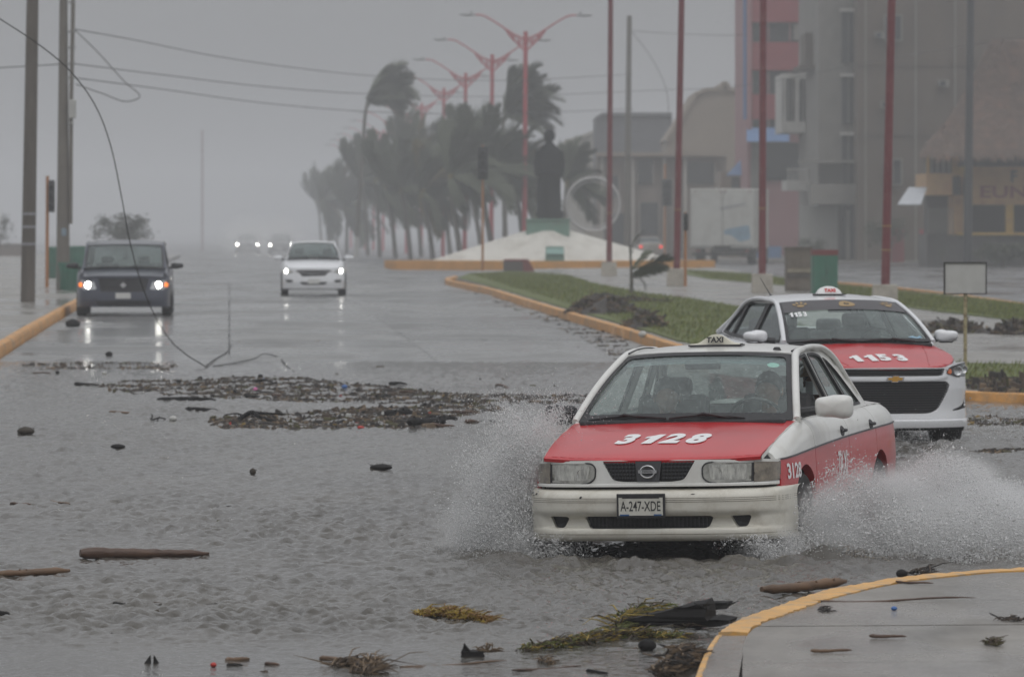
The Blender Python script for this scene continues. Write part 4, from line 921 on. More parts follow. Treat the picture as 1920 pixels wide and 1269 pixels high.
    for cx in (-.70, .74):
        q = MB()
        for (dx, dz, rx, rz, tilt) in ((0, -.025, .058, .036, 0), (-.085, .02, .020, .034, .6), (-.035, .062, .020, .036, .2), (.03, .066, .020, .036, -.15), (.085, .03, .020, .032, -.6)):
            el = [(cx+dx+rx*math.cos(a)*math.cos(tilt)-rz*math.sin(a)*math.sin(tilt), .85+(dz+rx*math.cos(a)*math.sin(tilt)+rz*math.sin(a)*math.cos(tilt))) for a in np.linspace(0, 2*math.pi, 15)[:-1]]
            sheet(q, el, WS, (), None, .008, 0)
        q.build('paw_print', gold, bo)
    q = MB(); ring_o = rnd([(-.14, .80), (-.10, .93), (0, .955), (.09, .92), (.15, .84), (.08, .79), (-.08, .785)], .06); ring_o = [(x+.03, z-.01) for x, z in ring_o]
    hole = [(.03+.045*math.cos(a), .855+.035*math.sin(a)) for a in np.linspace(0, 2*math.pi, 14)[:-1]]
    sheet(q, ring_o, WS, [hole], None, .008, 0); sheet(q, [(.018, .875), (.045, .88), (.04, .84), (.02, .842)], WS, (), None, .008, 0); q.build('logo_print', gold, bo)
    q = MB(); lettering_num(q, '1153', WS, .15, .007, .72, .008, (-.765, .585), 0, .66); q.build('number_decal', M['decal'], root)
    q = MB(); sheet(q, [(.66, .07), (.74, .10), (.80, .075), (.86, .11), (.88, .07), (.80, .05)], WS, (), None, .006, 0); q.build('permit_sticker', mat('sticker_blue', (.25, .42, .55), .5), root)
    for x0, x1 in ((-.60, -.08), (.0, .52)):
        g = MB(); pts = [Vector(WS(x0/.735+(x1-x0)/.735*t, .0+.03*math.sin(math.pi*t)))+Vector((0, -.018, .004)) for t in np.linspace(0, 1, 12)]; g.tube(pts, .008, 6); g.tube([Vector((x1, 1.06, 1.03)), pts[6]+Vector((0, -.01, .008))], [.012, .009], 6); g.build('wiper', M['black'], root)
    rf = [(x, 1.835+.125*(abs(x)/.59)**2) for x in np.linspace(-.59, .59, 17)]; rb = [(x, 3.25+.05*(abs(x)/.57)**2) for x in np.linspace(.57, -.57, 17)]
    RT = lambda x, y: (x, y, c.Rl(y)-.042*(abs(x)/.59)**2.6)
    mb = MB(); sheet(mb, rf+rb, RT, (), .07, 0, .015); mb.build('roof', M['onix'], root, True, angle=35)
    for sg in (-1, 1):
        t = MB(); t.tube(catmull([tuple(Vector(WS(sg*1.0, v))+Vector((sg*.016, .012, .004))) for v in (0, .2, .4, .6, .8, .96)]+[(sg*.602, 2.3, 1.415), (sg*.60, 2.9, 1.412), (sg*.585, 3.28, 1.35), (sg*.62, 3.55, 1.22), (sg*.70, 3.84, 1.07)], 44), .024, 8); t.build('roof_rail', M['onix'], root, True)
    outer = [(1.16, 1.0), (1.42, 1.15), (1.75, 1.31), (1.96, 1.398), (2.3, 1.433), (2.9, 1.428), (3.27, 1.36), (3.54, 1.24), (3.80, 1.08), (3.1, 1.03), (2.2, 1.008), (1.3, .99)]
    w1 = rnd([(1.40, 1.03), (1.50, 1.13), (1.85, 1.30), (2.06, 1.375), (2.36, 1.395), (2.36, 1.035)], [.01, .03, .06, .05, .02, .01])
    w2 = rnd([(2.45, 1.038), (2.45, 1.398), (2.9, 1.392), (3.12, 1.36), (3.14, 1.06)], [.01, .02, .05, .05, .02])
    w3 = rnd([(3.19, 1.065), (3.17, 1.345), (3.28, 1.31), (3.46, 1.18), (3.52, 1.09)], [.01, .02, .05, .03, .02])
    for sg in (-1, 1):
        c.greenhouse(sg, outer, [w1, w2, w3], M['glass_dark'], [M['onix']])
        g = MB(); big = rnd([(1.36, 1.012), (1.50, 1.15), (1.86, 1.325), (2.1, 1.395), (2.5, 1.415), (2.95, 1.41), (3.30, 1.335), (3.52, 1.18), (3.60, 1.075), (3.2, 1.04), (2.4, 1.015)], .03)
        sheet(g, big, c.gside(sg), [w1, w2, w3], .1, .0025*sg, .01*sg); g.build('pillar_trim', M['black'], root, True, angle=30)
        mirror_pod(root, (sg*.965, 1.46, 1.075), .118, .062, M['onix'], sg, M['black'], Vector((sg*.77, 1.44, 1.03)))
        for y in (.84, 3.30): wheel(root, sg*.755, y, .31, .19, sg)
    mb = MB(); RW = loft([[(0, 3.26, 1.425), (.3, 3.27, 1.415), (.57, 3.29, 1.37)], [(0, 3.6, 1.26), (.34, 3.61, 1.25), (.60, 3.60, 1.20)], [(0, 3.9, 1.10), (.36, 3.89, 1.10), (.68, 3.84, 1.07)]], 10, 8); mb.grid(RW); mb.grid(mir(RW)); mb.build('rear_window', M['glass'], root, True)
    mb = MB(); TK = loft([[(0, 3.9, 1.10), (.4, 3.89, 1.10), (.70, 3.84, 1.07)], [(0, 4.17, 1.10), (.4, 4.14, 1.09), (.66, 4.06, 1.03)], [(0, 4.22, .9), (.4, 4.2, .9), (.68, 4.12, .9)], [(0, 4.25, .35), (.4, 4.23, .35), (.72, 4.15, .35)]], 12, 18); mb.grid(TK); mb.grid(mir(TK)); mb.build('boot_lid', M['onix'], root, True)
    # half-round roof sign
    q = MB(); y0 = 2.25; z0 = c.Rl(y0)
    P = [[Vector((x, y0+dy, z0+.012+hh*(.075*math.sqrt(max(0, 1-(x/.125)**2))))) for dy, hh in ((-.05, 0), (-.042, .55), (-.02, .95), (.01, 1), (.04, .6), (.05, 0))] for x in np.linspace(-.125, .125, 25)]
    q.grid(P); so_ = q.build('roof_sign', mat('sign_white', (.74, .74, .73), .35), root, True, angle=60)
    q = MB(); q.prism([(x, y0+y) for x, y in ((-.165, -.045), (.165, -.045), (.15, .05), (-.15, .05))], z0+.002, z0+.012); q.build('sign_base', M['dgrey'], so_)
    q = MB(); lettering(q, 'TAXI', lambda a, b: (a, y0-.052+max(0, b+.025)*.22, z0+.018+.026+b), .046, .0022, 1.12, .004); q.build('sign_lettering', mat('sign_red', (.60, .03, .03), .5), so_)
    t = MB(); t.tube([(-.35, 3.1, 1.44), (-.42, 3.25, 1.62)], [.006, .003], 6); t.tube([(-.35, 3.1, 1.42), (-.352, 3.105, 1.455)], [.018, .012], 8); t.build('aerial', M['black'], root)
    d = MB(); d.box((0, 1.38, .95), (1.42, .6, .12)); d.box((0, 2.6, .42), (1.5, 2.8, .1)); d.box((0, 3.75, .98), (1.2, .25, .03)); d.build('dashboard', M['dark'], root, bevel=.02)
    for sg in (-1, 1):
        s_ = MB(); s_.box((sg*.36, 2.5, .86), (.50, .15, .56), 0, Matrix.Rotation(R(-12), 3, 'X')); s_.box((sg*.36, 2.2, .6), (.48, .5, .16)); s_.box((sg*.36, 2.58, 1.20), (.26, .09, .16)); s_.build('seat', M['seat'], root, bevel=.04)
        d = MB(); d.box((sg*.72, 2.5, .66), (.03, 2.4, .58)); d.build('door_lining', M['dark'], root)
    s_ = MB(); s_.box((0, 3.4, .86), (1.25, .16, .46), 0, Matrix.Rotation(R(-14), 3, 'X')); s_.box((-.35, 3.46, 1.14), (.26, .09, .14)); s_.box((.35, 3.46, 1.14), (.26, .09, .14)); s_.build('rear_seat', M['seat'], root, bevel=.04)
    w = MB(); cw = Vector((.36, 1.78, .99)); w.tube([cw+Vector((.18*math.cos(a), -.05*math.sin(a), .15*math.sin(a))) for a in np.linspace(0, 2*math.pi, 25)], .014, 6, cap=False); w.tube([cw+Vector((-.17, 0, 0)), cw+Vector((.17, 0, 0))], .012, 6); w.build('steering_wheel', M['black'], root, True)
    m = MB(); m.box((0, 1.86, 1.33), (.24, .03, .065)); m.build('rear_view_mirror', M['black'], root, bevel=.012)
    return root
# ---------------------------------------------------------------- oncoming traffic farther off
def lamp_mat(name, st, col=(1, .98, .9)): return mat(name, (.8, .8, .8), .3, emit=col, est=st)
def build_road_car(kind, px, s, yaw, label, group=None, paint=None, on=True, scale=1.0, rear=False, glow=1.0, bright=60, gd=None):
    Y = F/s; z0 = gz(Y) if gd is None else gd
    name = {'van': 'minivan', 'sedan': 'sedan_car'}[kind]
    root = empty(name, ((px-960)/s, Y, z0), R(yaw), label, 'minivan' if kind == 'van' else 'car', group); root.scale = (scale,)*3
    if kind == 'van':
        k = dict(length=5.1, sill=.26, zroof=1.62, lean=.09,
            W=[(0, .70), (.15, .84), (.4, .94), (.9, .972), (3, .975), (4.6, .95), (5.1, .88)],
            ztop=[(0, .86), (.25, .96), (.6, 1.02), (1.05, 1.07), (2, 1.09), (4, 1.11), (5.1, 1.12)],
            inset=[(0, .10), (.02, .07), (.05, .03), (.12, .01), (.3, 0), (.6, .012), (.85, .06)],
            hood_z=[(0, .90), (.1, .95), (.4, 1.01), (.8, 1.06), (1.1, 1.10)], roof_z=[(1.7, 1.64), (2.2, 1.71), (3.2, 1.73), (4.6, 1.70), (5.0, 1.66)], arches=[(.95, .37, .34), (4.05, .37, .34)])
        hx, hw = .86, .80; wsb = ((0, .95, 1.10), (.83, 1.12, 1.08), (0, 1.66, 1.64), (.79, 1.80, 1.62)); rfy = (1.70, 4.9, .79); wr = .335
        plan = Plan([(0, 0), (.4, .02), (.65, .07), (.82, .17), (.93, .36), (.955, .55)])
        outer = [(1.06, 1.07), (1.4, 1.26), (1.87, 1.605), (2.3, 1.64), (4.6, 1.64), (4.95, 1.58), (5.05, 1.12), (3, 1.1)]
        wins = [rnd([(1.5, 1.12), (1.62, 1.25), (2.0, 1.56), (2.55, 1.585), (2.6, 1.13)], .03), rnd([(2.72, 1.13), (2.68, 1.585), (3.75, 1.58), (3.8, 1.14)], .03), rnd([(3.92, 1.14), (3.88, 1.58), (4.7, 1.56), (4.8, 1.15)], .03)]
    else:
        k = dict(length=4.4, sill=.22, zroof=1.40, lean=.21,
            W=[(0, .60), (.2, .74), (.45, .82), (.8, .845), (3.4, .845), (4.1, .80), (4.4, .70)],
            ztop=[(0, .66), (.25, .76), (.6, .84), (1.0, .92), (2, .955), (3.6, .985), (4.4, .95)],
            inset=[(0, .11), (.02, .075), (.05, .04), (.12, .012), (.3, 0), (.55, .012), (.75, .06)],
            hood_z=[(0, .72), (.1, .77), (.4, .86), (.8, .94), (1.1, .985)], roof_z=[(1.7, 1.40), (2.2, 1.46), (2.8, 1.47), (3.4, 1.42)], arches=[(.84, .34, .31), (3.4, .34, .31)])
        hx, hw = .73, .68; wsb = ((0, .98, 1.0), (.72, 1.14, .975), (0, 1.74, 1.415), (.57, 1.88, 1.38)); rfy = (1.76, 3.4, .57); wr = .305
        plan = Plan([(0, 0), (.4, .025), (.6, .09), (.74, .22), (.825, .42), (.835, .52)])
        outer = [(1.12, .96), (1.5, 1.17), (1.88, 1.385), (2.3, 1.42), (2.9, 1.415), (3.35, 1.36), (4.0, 1.03), (3, .97)]
        wins = [rnd([(1.42, 1.0), (1.9, 1.33), (2.3, 1.375), (2.34, 1.0)], .03), rnd([(2.42, 1.0), (2.4, 1.375), (2.9, 1.37), (3.5, 1.15), (3.55, 1.03)], .03)]
    c = Car(root, **k)
    for sg in (-1, 1):
        ys = [(.42, 1.2), (1.21, 2.3), (2.31, 3.3), (3.31, k['length']-.03)]
        for nm, (a, b) in zip(('fender', 'door', 'door', 'rear_fender'), ys): c.split_panel(nm, sg, a, b, [paint])
        c.greenhouse(sg, outer, wins, M['glass_dark'], [paint])
        for y, r, _ in k['arches']: wheel(root, sg*(c.Wf(2)-.11), y, wr, .20, sg)
        mirror_pod(root, (sg*(c.Wf(2)+(.10 if kind == 'van' else .08)), 1.42, c.Zt(1.3)+.06), .13, .075 if kind == 'van' else .06, M['black'] if kind == 'van' else paint, sg, None, Vector((sg*(c.Wf(2)-.08), 1.4, c.Zt(1.3)+.01)))
    c.under()
    of = [(x, .03+.09*(abs(x)/hw)**2) for x in np.linspace(-hw, hw, 13)]; ob = [(x, wsb[0][1]+.12*(abs(x)/hx)**2+.02) for x in np.linspace(hx, -hx, 13)]
    c.hood(of+[(hx, .45)]+ob+[(-hx, .45)], [paint], .04)
    for sg in (-1, 1):
        mb = MB(); P = []
        for y in np.linspace(.12, 1.15, 16):
            xh = float(np.interp(y, [.12, .45, 1.2], [hw, hx, hx])); xs = max(xh+.01, c.bx(y)); zh = c.Hz(y)-.04*(xh/.7)**2; P.append([Vector((sg*(xh-.01), y, zh-.006)), Vector((sg*xs, y, c.Zt(y)))])
        mb.grid(P); mb.build('fender_top', paint, root, True)
    WS = c.ws(*wsb); out = [(-1, 0), (1, 0), (1, 1), (-1, 1)]; inn = rnd([(-.95, .06), (.95, .06), (.94, .95), (-.94, .95)], .06)
    g = MB(); sheet(g, out, WS, [inn], .2, .003, .012); g.build('windscreen_seal', M['black'], root, True)
    g = MB(); sheet(g, out, WS, (), .2, -.004, 0); g.build('windscreen', M['glass'], root, True)
    for x0, x1 in ((-.6, -.05), (0, .55)):
        g = MB(); g.tube([Vector(WS((x0+(x1-x0)*t)/wsb[1][0], .01+.03*math.sin(3.1*t)))+Vector((0, -.02, 0)) for t in np.linspace(0, 1, 8)], .01, 5); g.build('wiper', M['black'], root)
    y0, y1, rx = rfy; rf = [(x, y0+.12*(abs(x)/rx)**2) for x in np.linspace(-rx, rx, 11)]
    RT = lambda x, y: (x, y, c.Rl(y)-.05*(abs(x)/rx)**2.6); mb = MB(); sheet(mb, rf+[(rx, y1), (-rx, y1)], RT, (), .12, 0, .015); mb.build('roof', paint, root, True, angle=35)
    for sg in (-1, 1):
        t = MB(); t.tube(catmull([(sg*wsb[1][0], wsb[1][1], wsb[1][2]-.005), (sg*(wsb[1][0]*.5+wsb[3][0]*.5), (wsb[1][1]+wsb[3][1])/2, (wsb[1][2]+wsb[3][2])/2+.01), (sg*wsb[3][0], wsb[3][1], wsb[3][2]+.005), (sg*rx, y0+.5, c.Rl(y0+.5)-.05), (sg*rx, y1, c.Rl(y1)-.06)], 24), .028, 6); t.build('roof_rail', paint, root, True)
    # rear
    L_ = k['length']; mb = MB(); w_ = c.Wf(L_-.1); zt = c.Zt(L_-.2)
    if kind == 'van': C = [[(0, y1, 1.70), (.4, y1, 1.69), (.78, y1, 1.62)], [(0, L_, 1.12), (.4, L_, 1.12), (.86, L_-.05, 1.12)], [(0, L_+.05, .4), (.4, L_+.05, .4), (.88, L_-.05, .4)]]
    else: C = [[(0, y1, 1.42), (.3, y1, 1.41), (.57, y1, 1.37)], [(0, 4.05, 1.08), (.36, 4.03, 1.08), (.66, 3.98, 1.03)], [(0, 4.36, 1.06), (.4, 4.33, 1.05), (.66, 4.25, 1.0)], [(0, 4.42, .8), (.4, 4.4, .8), (.72, 4.3, .8)], [(0, 4.45, .3), (.4, 4.42, .3), (.74, 4.32, .3)]]
    TK = loft(C, 10, 20); mb.grid(TK, lambda i, j: 1 if (kind != 'van' and j < 8) or (kind == 'van' and 1 < j < 9) else 0); mb.grid(mir(TK), lambda i, j: 1 if (kind != 'van' and j < 8) or (kind == 'van' and 1 < j < 9) else 0); mb.build('tailgate', [paint, M['glass_dark']], root, True)
    # front
    U = plan.u; ub = plan.len-.01; Fs = lambda u, z: (plan(u)[0], plan(u)[1]+.12*max(0, z-.55)-.03*math.exp(-((z-.38)/.14)**2), z)
    if kind == 'van':
        top = .93; hl = lambda sg: rnd([(sg*U(.55), .62), (sg*U(.60), .80), (sg*U(.90), .84), (sg*U(.93), .68), (sg*U(.80), .60)], .03)
        gr = [rnd([(-.52, .87), (.52, .87), (.46, .56), (-.46, .56)], .03), rnd([(-.60, .36), (.60, .36), (.52, .24), (-.52, .24)], .02)]; lc = (.72, .715, .07, .075); bottom = .22
    else:
        top = .745; hl = lambda sg: rnd([(sg*U(.53), .62), (sg*U(.55), .66), (sg*U(.78), .712), (sg*U(.815), .66), (sg*U(.70), .60)], .02)
        gr = [rnd([(-.47, .69), (.47, .69), (.30, .535), (-.30, .52)], .02), rnd([(-.38, .375), (.38, .375), (.30, .30), (-.30, .30)], .03), rnd([(-U(.76), .44), (-U(.54), .43), (-U(.57), .36), (-U(.74), .36)], .03), rnd([(U(.76), .44), (U(.54), .43), (U(.57), .36), (U(.74), .36)], .03)]; lc = (.72, .665, .05, .055); bottom = .20
    mb = MB(); sheet(mb, [(-ub, bottom), (ub, bottom), (ub, top-.02), (U(hw), top), (-U(hw), top), (-ub, top-.02)], Fs, [hl(-1), hl(1)]+gr, .09, 0, .04); mb.build('bumper', paint, root, True, angle=30)
    for p in gr:
        g = MB(); sheet(g, p, Fs, (), .1, -.03, 0); zs = [q[1] for q in p]; xm = min(abs(q[0]) for q in p)
        go = g.build('grille', M['black'], root)
    for sg in (-1, 1):
        g = MB(); sheet(g, hl(sg), Fs, (), .1, -.012, 0); ho = g.build('headlight', M['lens'] if kind != 'van' else M['chrome'], root)
        x, y, z = Fs(sg*U(lc[0]), lc[1]); lc = (lc[0], lc[1], lc[2]*glow, lc[3]*glow) if sg < 0 else lc; g = MB(); g.lathe([(0.001, -.012), (lc[2]*.7, -.008), (lc[2], .0), (lc[2], .04)], (x, y-.0, z), 20, 0, 'y', 1, lc[3]/lc[2]); g.build('lamp_bulb', lamp_mat('headlight_glow_%d' % bright, bright) if on else M['chrome'], ho, True)  # glow enlarges the bulb disc to imitate glare round far headlights
        if kind == 'van': x, y, z = Fs(sg*U(.875), .72); g = MB(); g.lathe([(0.001, -.02), (.05, -.01), (.055, .03)], (x, y, z), 12, 0, 'y'); g.build('indicator', mat('amber_lit', (.8, .2, .03), .3, emit=(1, .22, .03), est=.9), ho, True)
    if kind == 'van':
        for z in (.63, .72, .80):
            g = MB(); g.grid([[Vector(Fs(u, z))+Vector((0, -.0, dz)) for dz in (-.008, .008)] for u in np.linspace(-.48, .48, 10)]); g.build('grille_bar', M['dgrey'], go)
        g = MB(); g.box((0, -.02, .715), (.10, .02, .10), 0, Matrix.Rotation(R(45), 3, 'Y')); g.build('badge', M['chrome'], root)
        g = MB(); g.box((0, -.05, .475), (.31, .012, .13)); g.build('number_plate', mat('plate_white_far', (.6, .6, .58), .5), root)
    else:
        g = MB(); g.grid([[Vector(Fs(u, .655-.05*(1-(abs(u)/.5)**2)))+Vector((0, -.015, dz)) for dz in (-.010, .010)] for u in np.linspace(-.5, .5, 16)]); g.build('grille_trim', M['chrome'], root)
        g = MB(); g.box((0, -.045, .395), (.31, .012, .13)); g.build('number_plate', mat('plate_white_far', (.6, .6, .58), .5), root)
    d = MB(); d.box((0, wsb[0][1]+.45, wsb[0][2]-.08), (hx*1.9, .7, .10)); d.box((0, 2.6, .42), (1.5, 2.8, .1)); d.build('dashboard', M['dark'], root)
    for sg in (-1, 1): s_ = MB(); s_.box((sg*.38, 2.35, wsb[0][2]-.18), (.5, .14, .55)); s_.box((sg*.38, 2.38, wsb[0][2]+.17), (.26, .1, .16)); s_.build('seat', M['seat'], root, bevel=.04)
    if rear:
        for sg in (-1, 1): g = MB(); g.box((sg*.66, L_-.06, .82), (.16, .12, .16)); g.build('tail_lamp', mat('tail_red', (.6, .02, .02), .3, emit=(1, .05, .03), est=1.6), root, bevel=.02)
    return root
# ================================================================= STREET FURNITURE, PALMS, BUILDINGS
def S_(Y): return F/Y
def base(px, py, h=0): p = G(px, py); return Vector((p.x, p.y, p.z+h))
C_ = dict(
  lampred=mat('lamp_post_red', (.42, .045, .06), .45, var=.12, scale=3),
  maroon=mat('pole_maroon', (.15, .022, .030), .45, var=.18, scale=2.5, dirt=(.20, .10, .09), dirt_scale=5, dirt_amt=.5),
  block=mat('cement_block', (.42, .39, .34), .8, var=.15, scale=6, dirt=(.2, .17, .13), dirt_scale=4, dirt_amt=.6),
  wood=mat('weathered_wood', (.10, .085, .07), .85, var=.3, scale=5, bump=.004, stretch=(1, 1, .15), dirt=(.16, .14, .12), dirt_scale=3),
  conc=mat('pole_concrete', (.16, .145, .125), .85, var=.2, scale=4, dirt=(.09, .08, .07), dirt_scale=2),
  grey=mat('grey_metal', (.30, .30, .30), .5, var=.1), green=mat('green_paint', (.035, .15, .10), .5, var=.15, scale=3, dirt=(.08, .12, .10), dirt_scale=5),
  wire=mat('cable_black', (.025, .025, .025), .6), orange=mat('post_orange', (.36, .15, .05), .6, var=.2, scale=4),
  sig=mat('signal_housing', (.03, .032, .035), .6), dkred=mat('dark_red', (.16, .03, .03), .6, var=.2))
def post(name, px, py, x_top, py_top, r0, r1, m, label, cat, group=None, h=0.0, over=None):
    b = base(px, py, h); t = W(x_top, py_top, b.y)
    if over: t = b+(t-b)*over
    r = empty(name, b, 0, label, cat, group); d = t-b; mb = MB(); mb.tube([(0, 0, -.1), d*.5, d], [r0, (r0+r1)/2, r1], 16)
    mb.build('pole', m, r, True); return r, d, b
# --- four flag poles on cement blocks
FP = [(1142, 524, 1145, 0, 'dark red pole on a cement block, leftmost of the four'), (1268, 544, 1278, 0, 'dark red pole on a cement block to the right of the grey utility pole'),
      (1429, 558, 1431, 0, 'dark red pole on a pale cement block before the pink building'), (1659, 586, 1672, 0, 'thickest dark red pole with two pale bands, behind the newer taxi')]
for k, (px, py, xt, yt, lab) in enumerate(FP):
    b = base(px, py, .13); s = S_(b.y); r, d, b = post('flag_pole', px, py, xt, yt, .10, .085, C_['maroon'], lab, 'pole', 'dark red poles on the reservation', .13, 1.25)
    q = MB(); q.box((0, 0, .24), (.56, .56, .50), 0, None, .93); q.build('footing', C_['block'], r, bevel=.02)
    for z in ((1.25, 1.78) if k == 3 else (2.2,)):
        q = MB(); p = d*(z/d.z); q.tube([p-d.normalized()*.012, p+d.normalized()*.012], .107, 16); q.build('band', mat('band_gold', (.42, .30, .12), .5), r)
# --- double-arm street lamps
def lamp():
    r = empty('street_lamp', (0, 0, 0)); Hh = 13.1
    m = MB(); m.tube([(0, 0, -.1), (0, 0, 4), (0, 0, Hh)], [.17, .15, .12], 12); m.build('pole', C_['lampred'], r, True)
    for sg in (-1, 1):
        A = catmull([(0, 0, Hh-.42), (sg*.55, 0, Hh-.22), (sg*1.12, 0, Hh+.12), (sg*2.0, 0, Hh+.68), (sg*2.45, 0, Hh+.90), (sg*2.9, 0, Hh+.94)], 22)
        m = MB(); m.tube(A, .045, 8); B = catmull([(0, 0, Hh-1.15), (sg*.55, 0, Hh-.62), (sg*.95, 0, Hh-.2), (sg*1.15, 0, Hh+.12)], 14); m.tube(B, .04, 8)
        up = catmull([(0, 0, Hh-.42), (sg*.55, 0, Hh-.22), (sg*1.12, 0, Hh+.12)], 7); lo = catmull([(0, 0, Hh-1.1), (sg*.5, 0, Hh-.66), (sg*1.05, 0, Hh-.02)], 7)
        for i in range(6): m.tube([up[i], lo[i+1] if i % 2 else lo[i]], .028, 5); m.tube([lo[i], up[i+1]], .026, 5)
        m.build('arm', C_['lampred'], r, True)
        h = MB(); P = []
        for t, w, th in ((0, .05, .05), (.15, .13, .08), (.5, .17, .10), (.85, .13, .07), (1.0, .04, .03)): P.append([Vector((sg*(2.85+t*.95), w*math.cos(a), Hh+.95+th*math.sin(a)*(.5 if math.sin(a) > 0 else 1))) for a in np.linspace(0, 2*math.pi, 13)[:-1]])
        h.grid(P, 0, True); h.box((sg*3.1, 0, Hh+1.06), (.10, .1, .14)); h.build('lamp_head', C_['grey'], r, True)
    return r
lp0 = lamp(); LABL = ['nearest of the red double-armed street lamps', 'second nearest red double-armed street lamp, left of the tallest', 'third red double-armed street lamp, over the signal post', 'fourth red double-armed street lamp in the fog', 'fifth red double-armed street lamp, right of the tall bent palm', 'sixth red double-armed street lamp in the fog', 'seventh red double-armed street lamp, faint in the fog']
for i in range(12):
    o = lp0 if i == 0 else copy_tree(lp0); D = 323+41*i+(10 if i > 3 else 0); o.location = (16.75-.0497*D, D, gz(D)); o.rotation_euler = (0, R(.35), 0)
    tag(o, LABL[i] if i < 7 else ('eighth', 'ninth', 'tenth', 'eleventh', 'twelfth and farthest')[i-7]+' red double-armed street lamp counted from the statue, barely visible in the fog', 'street lamp', 'double-armed street lamps along the reservation')
# --- utility poles
r, d, b = post('utility_pole', 52, 577, 61, 0, .17, .13, C_['wood'], 'weathered wooden pole at the far left edge of the pavement', 'utility pole', None, .13, 1.3)
for z in (1.35, 1.75, 2.05): q = MB(); p = d*(z/d.z); q.tube([p-Vector((0, 0, .03)), p+Vector((0, 0, .03))], .168, 14); q.build('wire_band', mat('pale_tape', (.25, .25, .27), .6, var=.4, scale=18), r)
cp, d, b = post('utility_pole', 118, 553, 119, 0, .19, .085, C_['conc'], 'thick concrete utility pole with a pale box, left of the minivan', 'utility pole', None, .13, 1.3)
s = S_(b.y); L_ = lambda px, py: W(px, py, b.y)-b
q = MB(); q.tube([L_(133, 420)+Vector((0, -.1, 0)), L_(134, 200)+Vector((0, -.12, 0)), L_(139, -60)+Vector((0, -.12, 0))], [.05, .055, .055], 10); q.build('conduit', C_['conc'], cp, True)
q = MB(); q.box(L_(137, 205)+Vector((0, -.22, 0)), (.19, .2, .50)); q.box(L_(136, 231)+Vector((0, -.2, 0)), (.1, .12, .06)); q.build('junction_box', mat('box_pale', (.42, .42, .40), .6, var=.1), cp, bevel=.03)
q = MB(); q.box(L_(121, 435)+Vector((0, -.19, 0)), (.13, .01, .20)); q.build('poster', mat('poster_blue', (.20, .26, .32), .7, var=.6, scale=14), cp)
for y in (5, 60, 90, 120, 146): q = MB(); q.tube([L_(128, y)+Vector((-.02, -.1, 0)), L_(142, y)+Vector((0, -.14, 0))], .03, 6); q.tube([L_(139, y)+Vector((0, -.14, -.02)), L_(139, y)+Vector((0, -.14, .06))], .035, 8); q.build('insulator', C_['grey'], cp)
r, d, b3 = post('utility_pole', 1175, 491, 1180, 30, .19, .14, C_['conc'], 'grey concrete utility pole between two dark red poles', 'utility pole', None, .1)
s3 = S_(b3.y)
for y in (58, 140, 205): q = MB(); q.box(W(1180, y, b3.y)-b3, (.35, .12, .08)); q.build('bracket', C_['grey'], r)
post('utility_pole', 1814, 506, 1820, 0, .20, .15, C_['sig'], 'dark utility pole in front of the yellow restaurant', 'utility pole', None, .1, 1.2)
# --- radio mast far away
b = Vector(((379-960)/18.0, F/18.0, gz(F/18.0))); r = empty('radio_mast', b, 0, 'thin radio mast faint in the fog above the road', 'mast'); q = MB()
hh = 12.5
for a in range(3): q.tube([(.12*math.cos(a*2.09), .12*math.sin(a*2.09), 0), (.09*math.cos(a*2.09), .09*math.sin(a*2.09), hh)], .025, 5)
for k in range(40): z = hh*k/40; q.tube([(.12*math.cos(k*2.09), .12*math.sin(k*2.09), z), (.12*math.cos((k+1)*2.09), .12*math.sin((k+1)*2.09), z+hh/40)], .018, 4)
q.build('lattice', C_['dkred'], r)
# --- wires
def wire(label, pts, r, n=40, grp='overhead wires'):
    P = [W(x, y, D) for x, y, D in pts]; m = MB(); m.tube(catmull([tuple(p) for p in P], n), r, 5); o = m.build('overhead_wire', C_['wire'], None, True); tag(o, label, 'wire', grp); return o
Dc = base(118, 553).y; Dg = b3.y
mix = lambda px, y: (px, y, Dc+(Dg-Dc)*max(0, (px-136))/1040.0)
wire('highest overhead wire from the concrete pole past the bent palm', [mix(139, 55), mix(250, 75), mix(400, 105), mix(550, 127), mix(700, 143), mix(960, 151), mix(1180, 140)], .015)
wire('middle overhead wire from the concrete pole towards the buildings', [mix(139, 120), mix(300, 140), mix(500, 163), mix(700, 177), mix(960, 181), mix(1180, 172)], .015)
wire('lowest overhead wire from the concrete pole to the grey pole', [mix(139, 146), mix(300, 167), mix(500, 194), mix(700, 210), mix(960, 213), mix(1180, 205)], .015)
wire('overhead wire from the grey pole to the pink building', [(1180, 58, Dg), (1250, 63, Dg), (1320, 66, Dg), (1400, 66, Dg+5)], .015)
wire('loose wire drooping from the grey pole to the roofs', [(1185, 60, Dg), (1225, 115, Dg), (1248, 165, Dg), (1255, 240, Dg)], .018)
wire('overhead wire crossing before the brown building', [(1180, 172, Dg), (1400, 160, Dg-20), (1660, 112, Dg-40), (1920, 70, Dg-60), (2300, 30, Dg-80)], .015)
wire('slack wire looped from the top of the concrete pole', [(139, 55, Dc), (180, 95, Dc), (235, 155, Dc), (262, 183, Dc), (245, 190, Dc), (190, 175, Dc), (142, 158, Dc)], .014)
wire('faint overhead wire reaching the concrete pole from the left', [(-60, 130, Dc+10), (60, 124, Dc), (130, 120, Dc)], .014)
